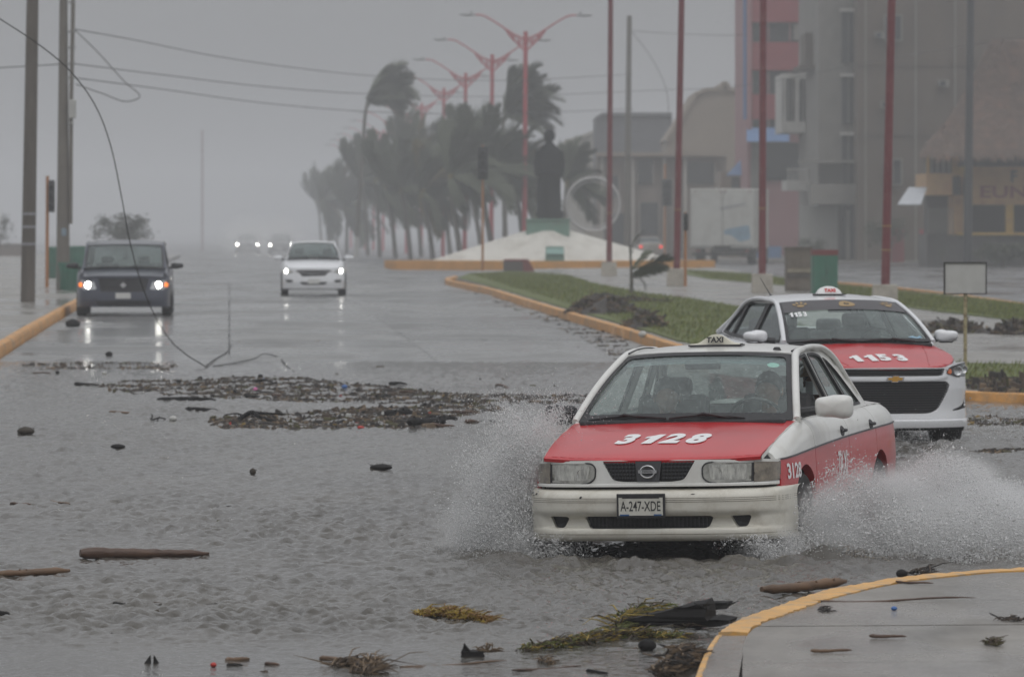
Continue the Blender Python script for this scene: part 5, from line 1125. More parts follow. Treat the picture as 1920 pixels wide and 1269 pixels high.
# fallen cable
D0 = G(385, 690).y
P = [W(-1100, -520, D0-16), W(-500, -230, D0-12), W(-120, -40, D0-9), W(0, 36, D0-7), W(70, 82, D0-6), W(130, 132, D0-5), W(178, 197, D0-4), W(208, 275, D0-3), W(228, 370, D0-2.2), W(245, 460, D0-1.6), W(270, 545, D0-1), W(305, 618, D0-.5), W(345, 662, D0), W(385, 687, D0)]
P2 = [G(*q) for q in ((400, 688), (430, 684), (455, 679), (480, 673), (500, 670), (515, 669), (528, 677), (540, 690), (556, 702))]
for p in P2: p.z += .015
P2[4].z += .04
m = MB(); m.tube(catmull([tuple(p) for p in P+P2], 120), .008, 6); tag(m.build('fallen_cable', C_['wire'], None, True), 'fallen black cable hanging from the upper left down to the road', 'cable')
m = MB(); m.tube(catmull([tuple(G(*p)+Vector((0, 0, .015))) for p in ((388, 686), (405, 674), (425, 662), (433, 648))], 16), .009, 6); tag(m.build('cable_piece', C_['wire'], None, True), 'short black cable end lying at the centre joint of the road', 'cable')
# --- traffic signals
def signal(px, py, xt, yt, bx0, bx1, by0, by1, lab, m, r=.05, three=True):
    rt, d, b = post('traffic_signal', px, py, xt, yt, r, r*.9, m, lab, 'traffic signal', None, .12); s = S_(b.y)
    c = W((bx0+bx1)/2, (by0+by1)/2, b.y)-b; w, h = (bx1-bx0)/s, (by1-by0)/s
    q = MB(); q.box(c+Vector((0, -.08, 0)), (w, .22, h)); ho = q.build('signal_head', C_['sig'], rt, bevel=.03)
    for k in range(3):
        z = c.z+h*(.3-.3*k); q = MB(); q.lathe([(w*.26, -.18), (w*.34, -.06), (w*.34, 0)], (c.x, -.20, z), 14, 0, 'y'); q.lathe([(0.001, -.02), (w*.28, 0)], (c.x, -.2, z), 14, 0, 'y'); q.build('visor', C_['sig'], ho, True)
    return rt
signal(905, 513, 905, 272, 896, 915, 275, 337, 'traffic signal on a thin brown post left of the nearest red lamp', C_['orange'])
signal(1246, 493, 1247, 308, 1242, 1260, 336, 386, 'traffic signal on an orange post, left of the box truck', C_['orange'], .07)
signal(1285, 545, 1285, 398, 1281, 1290, 400, 432, 'small dark signal on a thin orange post beside a dark red pole', C_['orange'], .045)
rt = signal(88, 548, 89, 330, 92, 103, 338, 398, 'traffic signal seen edge-on left of the concrete pole', C_['orange'], .05)
# --- statue on its white mound
D = 268.0; s = D and F/D; zg = gz(D)
mc = Vector(((1030-960)/s, D+4.2, 0)); px2x = lambda px: (px-960)/s
mound = empty('statue_mound', (mc.x, mc.y, zg), 0, 'low white pyramid mound with an orange rim under the statue', 'monument'); mw = mat('mound_white', (.60, .58, .53), .7, var=.08, scale=1.2, dirt=(.32, .29, .24), dirt_scale=.9, dirt_amt=.55)
q = MB(); hw = 225/s; topw = 40/s; z1 = HC-(433-YH)/s-zg; z0 = HC-(489-YH)/s-zg
xl, xr = px2x(806)-mc.x, px2x(1270)-mc.x; ly = -4.0
P4 = [(xl, -1.2), (0.2, ly), (xr, -.6), (.4, 4.5)]; T4 = [(px2x(985)-mc.x, -.3), (px2x(1030)-mc.x, -1.2), (px2x(1072)-mc.x, -.2), (.2, 1.2)]
q.add([(x, y, z0) for x, y in P4]+[(x, y, z1) for x, y in T4], [(0, 1, 5, 4), (1, 2, 6, 5), (2, 3, 7, 6), (3, 0, 4, 7), (4, 5, 6, 7)]); q.build('mound_face', mw, mound)
q = MB(); k = 1.02; rim = [(xl-2.2, -1.6), (-1.0, ly-1.4), (1.5, ly-1.3), (xr+1.9, -.9), (.4, 5)]; q.prism(rim, -.3, z0); q.build('painted_rim', mat('rim_orange', (.60, .28, .05), .6, var=.15, scale=2, dirt=(.25, .16, .08), dirt_scale=1.5), mound)
ped = empty('pedestal', (mc.x, mc.y, zg+z1), 0, 'green stone pedestal carrying the dark statue', 'pedestal'); gm = mat('pedestal_green', (.13, .25, .20), .6, var=.12, scale=3, dirt=(.1, .12, .1), dirt_scale=2)
q = MB(); q.box((px2x(1028)-mc.x, 0, .12), (82/s, 2.0, .75)); q.build('plinth', gm, ped, bevel=.04); q = MB(); q.box((px2x(1028)-mc.x, 0, .53), (86/s, 2.2, .08)); q.build('plinth_cap', gm, ped)
sg_ = empty('plaque_block', (px2x(1040), D-.6, zg), 0, 'green plaque block on the front of the white mound', 'plaque'); q = MB(); q.box((0, 0, z0+.32), (36/s, .9, .72), 0, None, .93); q.build('block', gm, sg_, bevel=.02); q = MB(); q.box((0, -.46, z0+.47), (32/s, .05, .34), 0, Matrix.Rotation(R(-25), 3, 'X')); q.build('plaque', mat('plaque_green', (.20, .36, .32), .4, var=.1), sg_)
# statue: long coat, head, arms folded in front
st = empty('statue', (px2x(1031), mc.y, zg+z1+.57), 0, 'dark statue of a robed standing figure on the green pedestal', 'statue'); H4 = (411-243)/s
q = MB(); P = []
for t, w, dd, cx in ((0, .56, .50, .02), (.05, .68, .52, .02), (.10, .58, .46, 0), (.3, .56, .42, -.02), (.45, .55, .42, 0), (.6, .58, .44, .02), (.70, .56, .46, .03), (.76, .54, .42, .03), (.80, .42, .36, .02), (.835, .28, .26, 0), (.85, .20, .2, 0), (.865, .19, .19, 0)):
    P.append([Vector((cx+w*math.cos(a)*(1+.035*math.sin(a*9)*(1-t)), dd*math.sin(a)*(1+.05*math.sin(a*7)*(1-t)), t*H4)) for a in np.linspace(0, 2*math.pi, 37)[:-1]])
q.grid(P, 0, True)
for sg in (-1, 1): q.tube(catmull([(sg*.46, 0, .76*H4), (sg*.58, -.12, .62*H4), (sg*.54, -.36, .50*H4), (sg*.25, -.58, .52*H4), (0, -.6, .53*H4)], 14), [.2, .19, .18, .17, .16, .15, .14, .13, .12, .12, .11, .10, .10, .09], 12)
for sg in (-1, 1): q.box((sg*.2, -.42, .02), (.22, .5, .12))
bz = mat('bronze_dark', (.009, .010, .013), .9, 0, var=.3, scale=5, spec=.08); q.build('body', bz, st, True, angle=70)
q = MB(); head(q, (0, -.05, .925*H4), .30, 0); q.build('head', [bz, bz], st, True, angle=0)
# ring sculpture
D = 330.0; s = F/D; r = empty('ring_sculpture', ((1112-960)/s, D, gz(D)), 0, 'large pale ring sculpture right of the statue', 'sculpture'); cz = HC-(383-YH)/s-gz(D)
q = MB(); rad = 50/s; q.tube([(rad*math.cos(a), 0, cz+rad*math.sin(a)) for a in np.linspace(0, 2*math.pi, 49)], .085, 10, cap=False); q.tube([(rad*.86*math.cos(a), .1, cz+rad*.86*math.sin(a)) for a in np.linspace(0, 2*math.pi, 49)], .03, 8, cap=False); q.build('ring', mat('ring_pale', (.52, .51, .50), .6, var=.1), r, True); q = MB(); q.box((0, 0, (cz-rad)/2), (1.0, .6, cz-rad)); q.build('stand', C_['block'], r)
# low monument wall, planters, cabinets, sign board
b = base(975, 514); s = S_(b.y); r = empty('low_monument', b, 0, 'low dark red slab wall in front of the white mound', 'monument'); q = MB(); q.prism([(-31/s, 0), (28/s, 0), (12/s, .9), (-31/s, .9)], 0, .1)
q = MB(); w0, w1 = (944-975)/s, (990-975)/s; h_ = 28/s; q.add([(w0, 0, 0), (w1+.35, 0, 0), (w1-.0, 0, h_), (w0, 0, h_), (w0, .8, 0), (w1+.35, .8, 0), (w1, .8, h_), (w0, .8, h_)], [(0, 1, 2, 3), (7, 6, 5, 4), (0, 4, 5, 1), (1, 5, 6, 2), (2, 6, 7, 3), (3, 7, 4, 0)]); q.build('slab', C_['dkred'], r, bevel=.02)
q = MB(); q.box(((w0+w1)/2-.1, -.012, h_*.46), ((w1-w0)*.8, .02, h_*.8)); q.build('stone_face', mat('slab_face', (.07, .06, .055), .6, var=.2), r)
def cabinet(px0, px1, pt, pb, m, lab, topm=None):
    b = base((px0+px1)/2, pb, .14); s = S_(b.y); w, h = (px1-px0)/s, (pb-pt)/s; r = empty('street_kiosk', b, R(4), lab, 'kiosk'); q = MB(); q.box((0, 0, h/2), (w, w*.8, h)); q.build('case', m, r, bevel=.02)
    q = MB(); q.box((0, 0, h+.03), (w*1.04, w*.86, .09)) if not topm else q.box((0, 0, h-.05), (w*1.02, w*.84, .14)); q.build('top', topm or C_['wood'], r)
    for k in (-1, 1): q = MB(); q.box((k*w*.24, -w*.405, h*.48), (w*.44, .015, h*.82)); q.build('door', m, r, bevel=.004)
    q = MB(); q.box((.03, -w*.42, h*.5), (.02, .03, .10)); q.build('handle', C_['sig'], r)
    return r, w, h
kb, w, h = cabinet(1473, 1520, 478, 556, mat('cabinet_rust', (.15, .125, .10), .8, var=.3, scale=4, dirt=(.20, .19, .17), dirt_scale=2.5), 'weathered brown and grey kiosk box left of the green one')
for z, c in ((.50, (.27, .24, .18)), (.38, (.10, .09, .08))): q = MB(); q.box((0, -w*.425, h*z), (w*.95, .03, .10)); q.build('shelf_board', mat('board_%d' % int(z*100), c, .8, var=.3, scale=6), kb)
cabinet(1522, 1569, 480, 562, C_['green'], 'green kiosk box with a dark red top', C_['dkred'])
b = base(1810, 722, .14); s = S_(b.y); r = empty('sign_board', b, R(-3), 'blank white sign board in a dark frame on a rusty cream post', 'sign')
zc = (722-542)/s; w, h = 80/s, 60/s
q = MB(); q.box((0, 0, zc), (w*.94, .012, h*.92)); q.build('board', mat('board_white', (.50, .50, .49), .6, var=.06, scale=4, dirt=(.34, .33, .31), dirt_scale=3, dirt_amt=.4), r)
q = MB()
for x, z, dx, dz in ((-w*.49, 0, .022, h), (w*.49, 0, .014, h), (0, h*.485, w, .018), (0, -h*.485, w, .012)): q.box((x, -.004, zc+z), (dx, .03, dz))
q.build('frame', mat('frame_dark', (.03, .026, .024), .7), r); q = MB(); q.tube([(0, .03, -.1), (.0, .03, zc+.1)], .024, 10); q.build('post', mat('cream_rust', (.40, .34, .20), .7, var=.2, scale=10, dirt=(.09, .045, .025), dirt_scale=11, dirt_amt=1), r, True)
# --- bins on the left pavement
def bin_(px, py, wpx, hpx, lab):
    b = base(px, py, .13); s = S_(b.y); w, h = wpx/s, hpx/s; r = empty('litter_bin', b, 0, lab, 'bin', 'litter bins on the left pavement'); q = MB()
    q.lathe([(w*.42, 0), (w*.44, .04), (w*.5, h*.9), (w*.53, h*.9), (w*.53, h), (w*.46, h), (w*.44, h*.7), (0.001, h*.7)], (0, 0, 0), 24); q.build('drum', C_['green'], r, True, angle=40)
    for k in range(14): a = k*math.pi/7; q = MB(); q.box((w*.50*math.cos(a), w*.50*math.sin(a), h*.45), (.03, .03, h*.84), 0, Matrix.Rotation(a, 3, 'Z')); q.build('rib', C_['green'], r)
bin_(128, 553, 40, 52, 'green litter bin beside the concrete pole'); bin_(102, 528, 30, 58, 'darker green bin half hidden behind the concrete pole'); bin_(150, 520, 40, 52, 'green bin hidden behind the dark minivan')
# ================================================================= palms and trees
pg = [mat('palm_green', (.095, .108, .070), .8, var=.25, scale=2), mat('palm_dry', (.16, .13, .05), .7, var=.2, scale=3)]
ptk = mat('palm_trunk', (.11, .10, .085), .9, var=.25, scale=2, stretch=(1, 1, 3), bump=.01)
def frond_mesh(seed, length, droop, wind, lw=.75):
    """one frond streaming down-wind: midrib with a leaf strip pair at every node"""
    rg = random.Random(seed); V = []; Fc = []; n = 26; rib = []
    for i in range(n+1):
        t = i/n; x = length*(t*.93); z = length*(.16*math.sin(t*math.pi*.75)-droop*t*t); y = length*.08*math.sin(t*2.2+seed); rib.append(Vector((x, y, z)))
    def strip(a, b, c, w):
        d = (c-a).normalized(); sd = Vector((0, 0, 1)).cross(d); sd = (sd.normalized() if sd.length > .05 else Vector((0, 1, 0)))*w; k = len(V)
        V.extend([a-sd*.5, a+sd*.5, b-sd, b+sd, c]); Fc.extend([(k, k+1, k+3, k+2), (k+2, k+3, k+4)])
    for i in range(1, n+1):
        for sgn in (-1, 1):
            for rep in range(2):
                a = rib[i-1].lerp(rib[i], rg.random()); ln = lw*math.sin(math.pi*min(1, .12+.86*i/n))**.6*rg.uniform(.75, 1.15)
                dr = Vector((wind*rg.uniform(.8, 1.2), sgn*rg.uniform(.25, .8), rg.uniform(-.55, .15))).normalized(); b = a+dr*ln*.55; c = a+dr*ln+Vector((ln*.25*wind, 0, -ln*.18)); strip(a, b, c, rg.uniform(.040, .075))
    for i in range(n):
        a, b = rib[i], rib[i+1]; w = .05*(1-i/n)+.012; k = len(V); V.extend([a+Vector((0, w, 0)), a-Vector((0, w, 0)), b-Vector((0, w, 0)), b+Vector((0, w, 0)), a+Vector((0, 0, -w)), b+Vector((0, 0, -w))]); Fc.extend([(k, k+1, k+2, k+3), (k, k+4, k+5, k+3), (k+1, k+4, k+5, k+2)])
    me = bpy.data.meshes.new('frond'); me.from_pydata([tuple(v) for v in V], [], Fc); me.materials.append(pg[0]); return me
FR = [frond_mesh(k, 1.0*L, dr, 1.0, lw) for k, (L, dr, lw) in enumerate(((3.4, .10, .95), (3.6, .25, 1.0), (3.0, .02, .9), (3.8, .38, 1.0), (2.6, .45, .8)))]
FRY = FR[1].copy(); FRY.materials.clear(); FRY.materials.append(pg[1])
def palm(px, py, trunk, crown_px, nf, spread, tilt, size, lab, grp='wind-bent palms along the reservation', D=None, tr=(.20, .13), dry=0, paint=False, seed=0, h=.13, fan=.5):
    """trunk: photo points from base to crown; fronds stream to the right (down-wind) from the crown"""
    rg = random.Random(seed+px)
    b = base(px, py, h) if D is None else Vector(((px-960)/F*D, D, gz(D))); D = b.y
    r = empty('palm_tree', b, 0, lab, 'palm', grp); P = [W(x, y, D)-b for x, y in trunk]; P[0].z = -.1
    C = catmull([tuple(p) for p in P], 16); q = MB(); q.tube(C, [tr[0]+(tr[1]-tr[0])*i/15+(.012 if i % 2 else 0) for i in range(16)], 10); q.build('trunk', ptk, r, True)
    if paint: q = MB(); q.tube([C[0], C[1], C[2]], [tr[0]+.014]*3, 10); q.build('painted_base', mat('lime_wash', (.45, .45, .43), .8, var=.1), r, True)
    top = Vector(C[-1]); q = MB(); q.tube([top-Vector((0, 0, .35)), top+Vector((0.05, 0, .1)), top+Vector((.2, 0, .35))], [tr[1]*1.1, tr[1]*1.7, tr[1]*.6], 9); q.build('crown_shaft', pg[1] if dry else pg[0], r, True)
    for k in range(nf):
        u = k/(nf-1); a = tilt+spread*(u-.5)+rg.uniform(-.1, .1)            # elevation in the wind plane
        me = FRY if rg.random() < dry else rg.choice(FR); o = bpy.data.objects.new('frond', me); COL.objects.link(o); o.parent = r
        o.location = top+Vector((rg.uniform(-.08, .08), rg.uniform(-.1, .1), rg.uniform(-.1, .15))); o.rotation_euler = (rg.uniform(-.9, .9), -a, rg.uniform(-fan, fan)); sc = size*rg.uniform(.75, 1.12); o.scale = (sc, sc, sc*(1 if rg.random() < .8 else .7))
    return r
# two tall bent palms
palm(667, 484, [(667, 484), (672, 400), (679, 300), (683, 235), (685, 212), (690, 190)], None, 54, 1.15, .36, 1.0, 'tall slender palm bent by the wind, white at its foot', 'tall palms bent over by the wind', tr=(.17, .10), paint=True, seed=3)
palm(945, 482, [(948, 480), (946, 400), (943, 300), (942, 260), (943, 235), (948, 215)], None, 60, 1.5, .52, .98, 'tall palm with a round windblown crown behind the nearest red lamp', 'tall palms bent over by the wind', tr=(.17, .10), seed=9, D=345)
# row of bushy palms, crowns dragged up and to the right
ROW = [(865, 478, 318, (850, 400), (845, 330), 1.1), (925, 476, 322, (905, 400), (898, 345), 1.15), (985, 476, 326, (975, 385), (966, 335), 1.0), (1052, 478, 335, (1056, 400), (1060, 350), .66), (812, 476, 350, (802, 400), (795, 345), 1.15),
       (770, 476, 372, (762, 410), (752, 350), 1.15), (905, 474, 365, (882, 380), (868, 320), 1.15), (742, 474, 400, (736, 400), (728, 350), 1.15), (712, 474, 430, (706, 400), (700, 355), 1.15), (845, 472, 400, (832, 360), (824, 310), 1.15), (690, 470, 470, (686, 400), (680, 350), 1.1),
       (650, 468, 540, (645, 400), (640, 372), 1.3), (618, 466, 600, (614, 400), (608, 374), 1.3), (632, 467, 660, (628, 400), (622, 380), 1.3), (603, 462, 720, (600, 400), (596, 378), 1.2), (790, 472, 440, (780, 370), (770, 322), 1.2)]
where = ['nearest bushy palm, left of the signal post', 'bushy palm behind the signal post with the brown pole', 'bushy palm directly left of the statue', 'bushy palm on the right of the statue', 'bushy palm under the second red lamp', 'bushy palm under the fourth red lamp', 'bushy palm behind the second lamp, taller crown', 'bushy palm right of the tall bent palm', 'bushy palm beside the trunk of the tall bent palm', 'bushy palm half hidden under the third red lamp', 'foggy palm behind the tall bent trunk', 'foggy palm above the white oncoming car', 'faint palm left of the tall bent trunk', 'very faint palm deep in the fog', 'farthest and faintest palm of the row', 'foggy palm between the third and fourth lamps']
for i, (px, py, D, mid, top, sz) in enumerate(ROW):
    jx, jy = (0, 9, -6, 4, -3)[i % 5], (0, -16, 12, -7, 16, 3, -10)[i % 7]; top = (top[0]+jx, top[1]+jy); palm(px, py, [(px, py), ((px+mid[0])/2+jx*.3, (py+mid[1])/2), (mid[0]+jx*.6, mid[1]), top], None, 34, 3.0, .25+.22*((i*7)%4), sz*(.86+.08*((i*5)%4)), where[i], D=D, tr=(.16, .12), dry=.12 if i in (4, 5, 9) else .04, seed=20+i, fan=.9)
# two fallen / broken palm saplings
b = base(1184, 562, .14); r = empty('palm_sapling', b, 0, 'small broken palm sapling with torn fronds on the grass', 'palm sapling'); q = MB(); s = S_(b.y)
q.tube(catmull([(0, 0, -.05), (0, 0, .4), (-.02, 0, .9), (-.05, 0, 1.25)], 8), [.06, .05, .045, .04, .035, .03, .025, .02], 8); q.build('stem', ptk, r, True)
for k, (a, sc, z) in enumerate(((.25, .32, .5), (.42, .34, .55), (.1, .30, .45), (1.35, .20, .95), (-.5, .22, .5), (.6, .25, .6))):
    o = bpy.data.objects.new('frond', FR[k % 5]); COL.objects.link(o); o.parent = r; o.location = (0, 0, z); o.rotation_euler = (.3*k-1, -a, .2*k-.5); o.scale = (sc,)*3
def broad_tree(name, px, D, pyb, pyt, wpx, lab, m, seed, n=1500, cat='tree', grp=None, dens=1):
    s = F/D; rg = random.Random(seed); b = Vector(((px-960)/s, D, gz(D))); h = (HC-(pyt-YH)/s)-b.z; w = wpx/s; r = empty(name, b, 0, lab, cat, grp); q = MB()
    q.tube([(0, 0, -.1), (.05, 0, h*.3), (-.05, .05, h*.6)], [w*.05, w*.04, w*.025], 8); k0 = []
    for k in range(6): a = k*1.05; tip = Vector((w*.36*math.cos(a), w*.3*math.sin(a), h*rg.uniform(.55, .85))); k0.append(tip); q.tube([(0, 0, h*rg.uniform(.2, .45)), tip*.6+Vector((0, 0, h*.1)), tip], [w*.025, w*.018, w*.006], 6)
    q.build('trunk', ptk, r, True); V = []; Fc = []
    cl = [Vector((rg.gauss(0, .24)*w, rg.gauss(0, .2)*w, h*(.30+.62*rg.random()**.8))) for _ in range(16)]+k0
    for _ in range(n):
        c = rg.choice(cl); p = c+Vector((rg.gauss(0, .085)*w, rg.gauss(0, .085)*w, rg.gauss(0, .075)*h)); p.z = max(.15, min(h*1.02, p.z)); e = w*rg.uniform(.018, .045); a = Vector((rg.uniform(.2, 1), rg.uniform(-1, 1), rg.uniform(-.6, .6))).normalized(); bb = a.cross(Vector((rg.random(), rg.random(), rg.random()))).normalized(); k = len(V)
        V += [p-a*e, p+bb*e*.45, p+a*e*1.2, p-bb*e*.45]; Fc.append((k, k+1, k+2, k+3))
    me = bpy.data.meshes.new('crown'); me.from_pydata([tuple(v) for v in V], [], Fc); me.materials.append(m); o = bpy.data.objects.new('crown', me); COL.objects.link(o); o.parent = r; return r
lf = mat('leaf_dark', (.05, .06, .035), .7, var=.35, scale=3); lf2 = mat('leaf_dull', (.075, .085, .05), .7, var=.3, scale=3)
broad_tree('tree', 235, 330, 470, 402, 92, 'lone round tree behind the dark minivan', lf, 1, 3000)
broad_tree('tree', -5, 300, 480, 398, 46, 'tree cut by the left edge behind the wooden pole', lf, 2, 1500)
broad_tree('shrub', 1700-40, 296, 492, 410, 70, 'leafy shrub between the balconied building and the restaurant', lf2, 3, 2200, 'shrub')
broad_tree('shrub', 1520, 292, 492, 447, 55, 'small shrub at the foot of the balconied building', lf2, 4, 1200, 'shrub')
broad_tree('shrub', 1880, 268, 495, 455, 110, 'low green hedge in front of the restaurant', lf2, 5, 2600, 'hedge')
broad_tree('shrub', 1768, 270, 495, 462, 26, 'small plant at the corner of the restaurant', lf2, 6, 500, 'shrub')
# ================================================================= buildings
def bx(mb, x0, x1, y0, y1, D, depth, mi=0, dx=0):
    """box whose front face spans photo columns x0..x1 and rows y0..y1 at distance D"""
    s = F/D; X0, X1 = (x0-960)/s, (x1-960)/s; Z1, Z0 = HC-(y0-YH)/s, HC-(y1-YH)/s; mb.box(((X0+X1)/2+dx, D+depth/2, (Z0+Z1)/2), (X1-X0, depth, Z1-Z0), mi); return mb
def bld(name, D, px, lab, cat='building'): s = F/D; return empty(name, ((px-960)/s, D, gz(D)), 0, lab, cat)
def part(nm, root, m, boxes, D=None, bevel=0):
    q = MB(); [bx(q, *a) for a in boxes]; o = q.build(nm, m, None, bevel=bevel); o.parent = root; o.matrix_parent_inverse = Matrix.Translation(root.location).inverted(); return o
win = mat('window_dark', (.030, .034, .038), .15, var=.3, scale=2)
BROWN = mat('render_brown', (.105, .080, .060), .85, var=.16, scale=.35, dirt=(.075, .06, .05), dirt_scale=.5, dirt_amt=.7, stretch=(1, 1, .4)); GREYW = mat('render_grey', (.22, .21, .19), .85, var=.15, scale=.5, dirt=(.14, .13, .12), dirt_scale=.8, dirt_amt=.6); WHT = mat('render_white', (.52, .51, .48), .8, var=.1, scale=1, dirt=(.25, .23, .2), dirt_scale=1.5, dirt_amt=.5)
# brown apartment block with balconies
r = bld('apartment_block', 312, 1700, 'tall brown apartment block with stacked balconies on its left side')
part('end_wall', r, BROWN, [(1608, 2100, -160, 505, 312, 26)])
part('facade', r, GREYW, [(1535, 1607.5, -60, 505, 316, 22)])
part('floor_band', r, BROWN, [(1607, 2100, 118, 124, 311.9, .1), (1607, 2100, 250, 254, 311.9, .1)])
for (y0, y1) in ((18, 118), (140, 232), (250, 345), (352, 470)):
    for (x0, x1) in ((1578, 1606),):
        f = part('window', r, win, [(x0, x1, y0+4, y1, 315.8, .15)])
        for xx in (1577, 1590, 1605): part('window_bar', f, GREYW, [(xx, xx+1.6, y0+4, y1, 315.5, .1)])
        part('window_head', f, WHT, [(x0-2, x1+2, y0-2, y0+4, 315.0, .7)])
for (x0, x1, y0, y1) in ((1540, 1607, 0, 20), (1510, 1540, 62, 122)): 
    part('balcony', r, BROWN, [(x0, x1, y0, y1, 322, 5), (x0-10, 1607, y1, y1+7, 320, 8)])
b1 = part('balcony', r, WHT, [(1467, 1536, 138, 148, 330, 9), (1467, 1536, 228, 248, 330, 9), (1467, 1474, 148, 228, 330, 1), (1491, 1499, 148, 228, 330, 1), (1519, 1523, 148, 228, 330, .6), (1532, 1537, 148, 228, 330, 8), (1467, 1469, 148, 228, 330, 9)])
part('balcony_window', r, win, [(1468, 1535, 148, 228, 333.5, .2)])
for x in (1478, 1485, 1505, 1511, 1527): part('glazing_bar', b1, WHT, [(x, x+1.4, 148, 228, 330.2, .2)])
b2 = part('balcony', r, WHT, [(1475, 1520, 338, 357, 326, 6), (1475, 1520, 316, 319, 326, .3)])
for x in range(1477, 1520, 6): part('baluster', b2, WHT, [(x, x+2, 318, 339, 326.1, .2)])
part('balcony', r, GREYW, [(1520, 1604, 345, 383, 318-4, 4)]); part('canopy', r, GREYW, [(1500, 1604, 300, 306, 314, 3)])
part('shutter', r, mat('shutter_pale', (.33, .33, .31), .6, var=.08, scale=6, stretch=(6, 1, .3)), [(1500+i*9, 1500+i*9+8, 386, 486, 315.6, .2) for i in range(8)])
part('door', r, win, [(1578, 1606, 388, 486, 315.4, .2)]); part('door_leaf', r, GREYW, [(1586, 1594, 394, 486, 315.2, .1)])
for x, y in ((1640, 60), (1652, 190), (1760, 150)): 
    q_ = part('air_conditioner', r, GREYW, [(x, x+20, y, y+13, 311.3, .6)]); part('fan_grille', q_, win, [(x+3, x+13, y+2, y+11, 311.2, .1)])
for x in (1622, 1716, 1790): part('drain_pipe', r, GREYW, [(x, x+2.5, -150, 490, 311.7, .12)])
for x0, x1, y0, y1 in ((1660, 1690, 300, 345), (1660, 1690, 30, 75)):
    q_ = part('window', r, win, [(x0, x1, y0, y1, 311.85, .14)]); part('window_frame', q_, GREYW, [(x0-2, x0, y0-2, y1+2, 311.6, .3), (x1, x1+2, y0-2, y1+2, 311.6, .3), (x0, x1, y1, y1+2, 311.6, .3), (x0, x1, y0-2, y0, 311.6, .3), (x0+14, x0+15.5, y0, y1, 311.7, .1)])
for k in range(7): part('rebar', r, GREYW, [(1512+k*9, 1513+k*9, 52-(k*5) % 9, 64, 320, .05)])
# pink and red hotel
D = 350
PINK = mat('render_pink', (.34, .17, .18), .8, var=.08, scale=.6); RED = mat('render_red', (.27, .035, .045), .8, var=.12, scale=.6); 
r = bld('pink_building', D, 1450, 'red and pink multi-storey building with a blue stripe')
part('wall', r, PINK, [(1402, 1600, -80, 480, D, 20)])
for y0, y1 in ((0, 42), (80, 132), (178, 224), (-70, -30)): part('red_band', r, RED, [(1410, 1600, y0, y1, D-.5, .5)])
for y0, y1 in ((44, 78), (134, 176), (224, 240), (-28, -2)):
    f = part('window', r, win, [(1412, 1598, y0, y1, D-.15, .15)])
    for xx in range(1440, 1598, 40): part('mullion', f, PINK, [(xx, xx+2.5, y0, y1, D-.25, .1)])
f = part('curtained_pane', r, GREYW, [(1488, 1525, 46, 76, D-.4, .05)])
part('blue_stripe', r, mat('blue_paint', (.10, .20, .42), .6), [(1394, 1400, -80, 224, D-.2, .6)]); part('pier', r, PINK, [(1401, 1409, -80, 300, D-.6, .6)])
AWN = mat('awning_blue', (.13, .23, .42), .7, var=.15, scale=1.5)
s = F/D; q = MB(); P = []
for t in (0, .5, 1): P.append([W(x, 238+(26 if t else 0)*t+4*abs(t-.5), D-.3-1.6*t) for x in (1400, 1440, 1480)])
q.grid(P); o = q.build('awning', AWN, None, solid=.04); o.parent = r; o.matrix_parent_inverse = Matrix.Translation(r.location).inverted()
part('shop_opening', r, win, [(1425, 1500, 268, 338, D-.2, .2)]); part('blue_plinth', r, AWN, [(1412, 1465, 462, 484, D-.3, .3)])
part('grey_pier', r, GREYW, [(1408, 1424, 264, 480, D-.25, .2)])
# small blue awning shop left of it
r = bld('shop', 362, 1385, 'small shop with a slanting blue awning left of the pink building'); part('wall', r, mat('render_tan', (.25, .20, .16), .85, var=.15, scale=1), [(1352, 1402, 322, 482, 362, 8)]); part('opening', r, win, [(1372, 1400, 332, 352, 361.8, .2)])
q = MB(); q.grid([[W(1390, 299, 361), W(1412, 299, 361)], [W(1362, 329, 359), W(1400, 329, 359)]]); o = q.build('awning', AWN, None, solid=.05); o.parent = r; o.matrix_parent_inverse = Matrix.Translation(r.location).inverted()
# far gabled houses
TAN = mat('render_beige', (.27, .225, .18), .85, var=.12, scale=.5); SL = mat('roof_slate', (.12, .12, .13), .8, var=.12); OFF = mat('render_offwhite', (.40, .38, .34), .85, var=.1)
def gable(name, D, pts, depth, m, lab, roofm, wins=()):
    s = F/D; r = bld(name, D, pts[0][0], lab); P = [(W(x, y, D)) for x, y in pts]; n = len(P); q = MB(); tr = tessellate_polygon([[Vector((p.x, p.z, 0)) for p in P]])
    V = [tuple(p) for p in P]+[(p.x, p.y+depth, p.z) for p in P]; q.add(V, [tuple(t) for t in tr]+[(i, (i+1) % n, n+(i+1) % n, n+i) for i in range(n)]); o = q.build('wall', m, None); o.parent = r; o.matrix_parent_inverse = Matrix.Translation(r.location).inverted()
    tops = [i for i in range(n-1) if pts[i][1] < 330 and pts[i+1][1] < 330]
    for i in tops:
        a, b = P[i], P[i+1]; u = Vector((0, 0, .14)); q = MB(); q.grid([[a+u+Vector((0, -.3, 0)), b+u+Vector((0, -.3, 0))], [a+u+Vector((0, depth, 0)), b+u+Vector((0, depth, 0))]]); o = q.build('roof', roofm, None, solid=.25); o.parent = r; o.matrix_parent_inverse = Matrix.Translation(r.location).inverted()
    for (x0, x1, y0, y1) in wins:
        f = part('window', r, win, [(x0, x1, y0, y1, D-.08, .08)]); part('sill', f, OFF, [(x0-1, x1+1, y1, y1+1.5, D-.3, .3)])
    return r
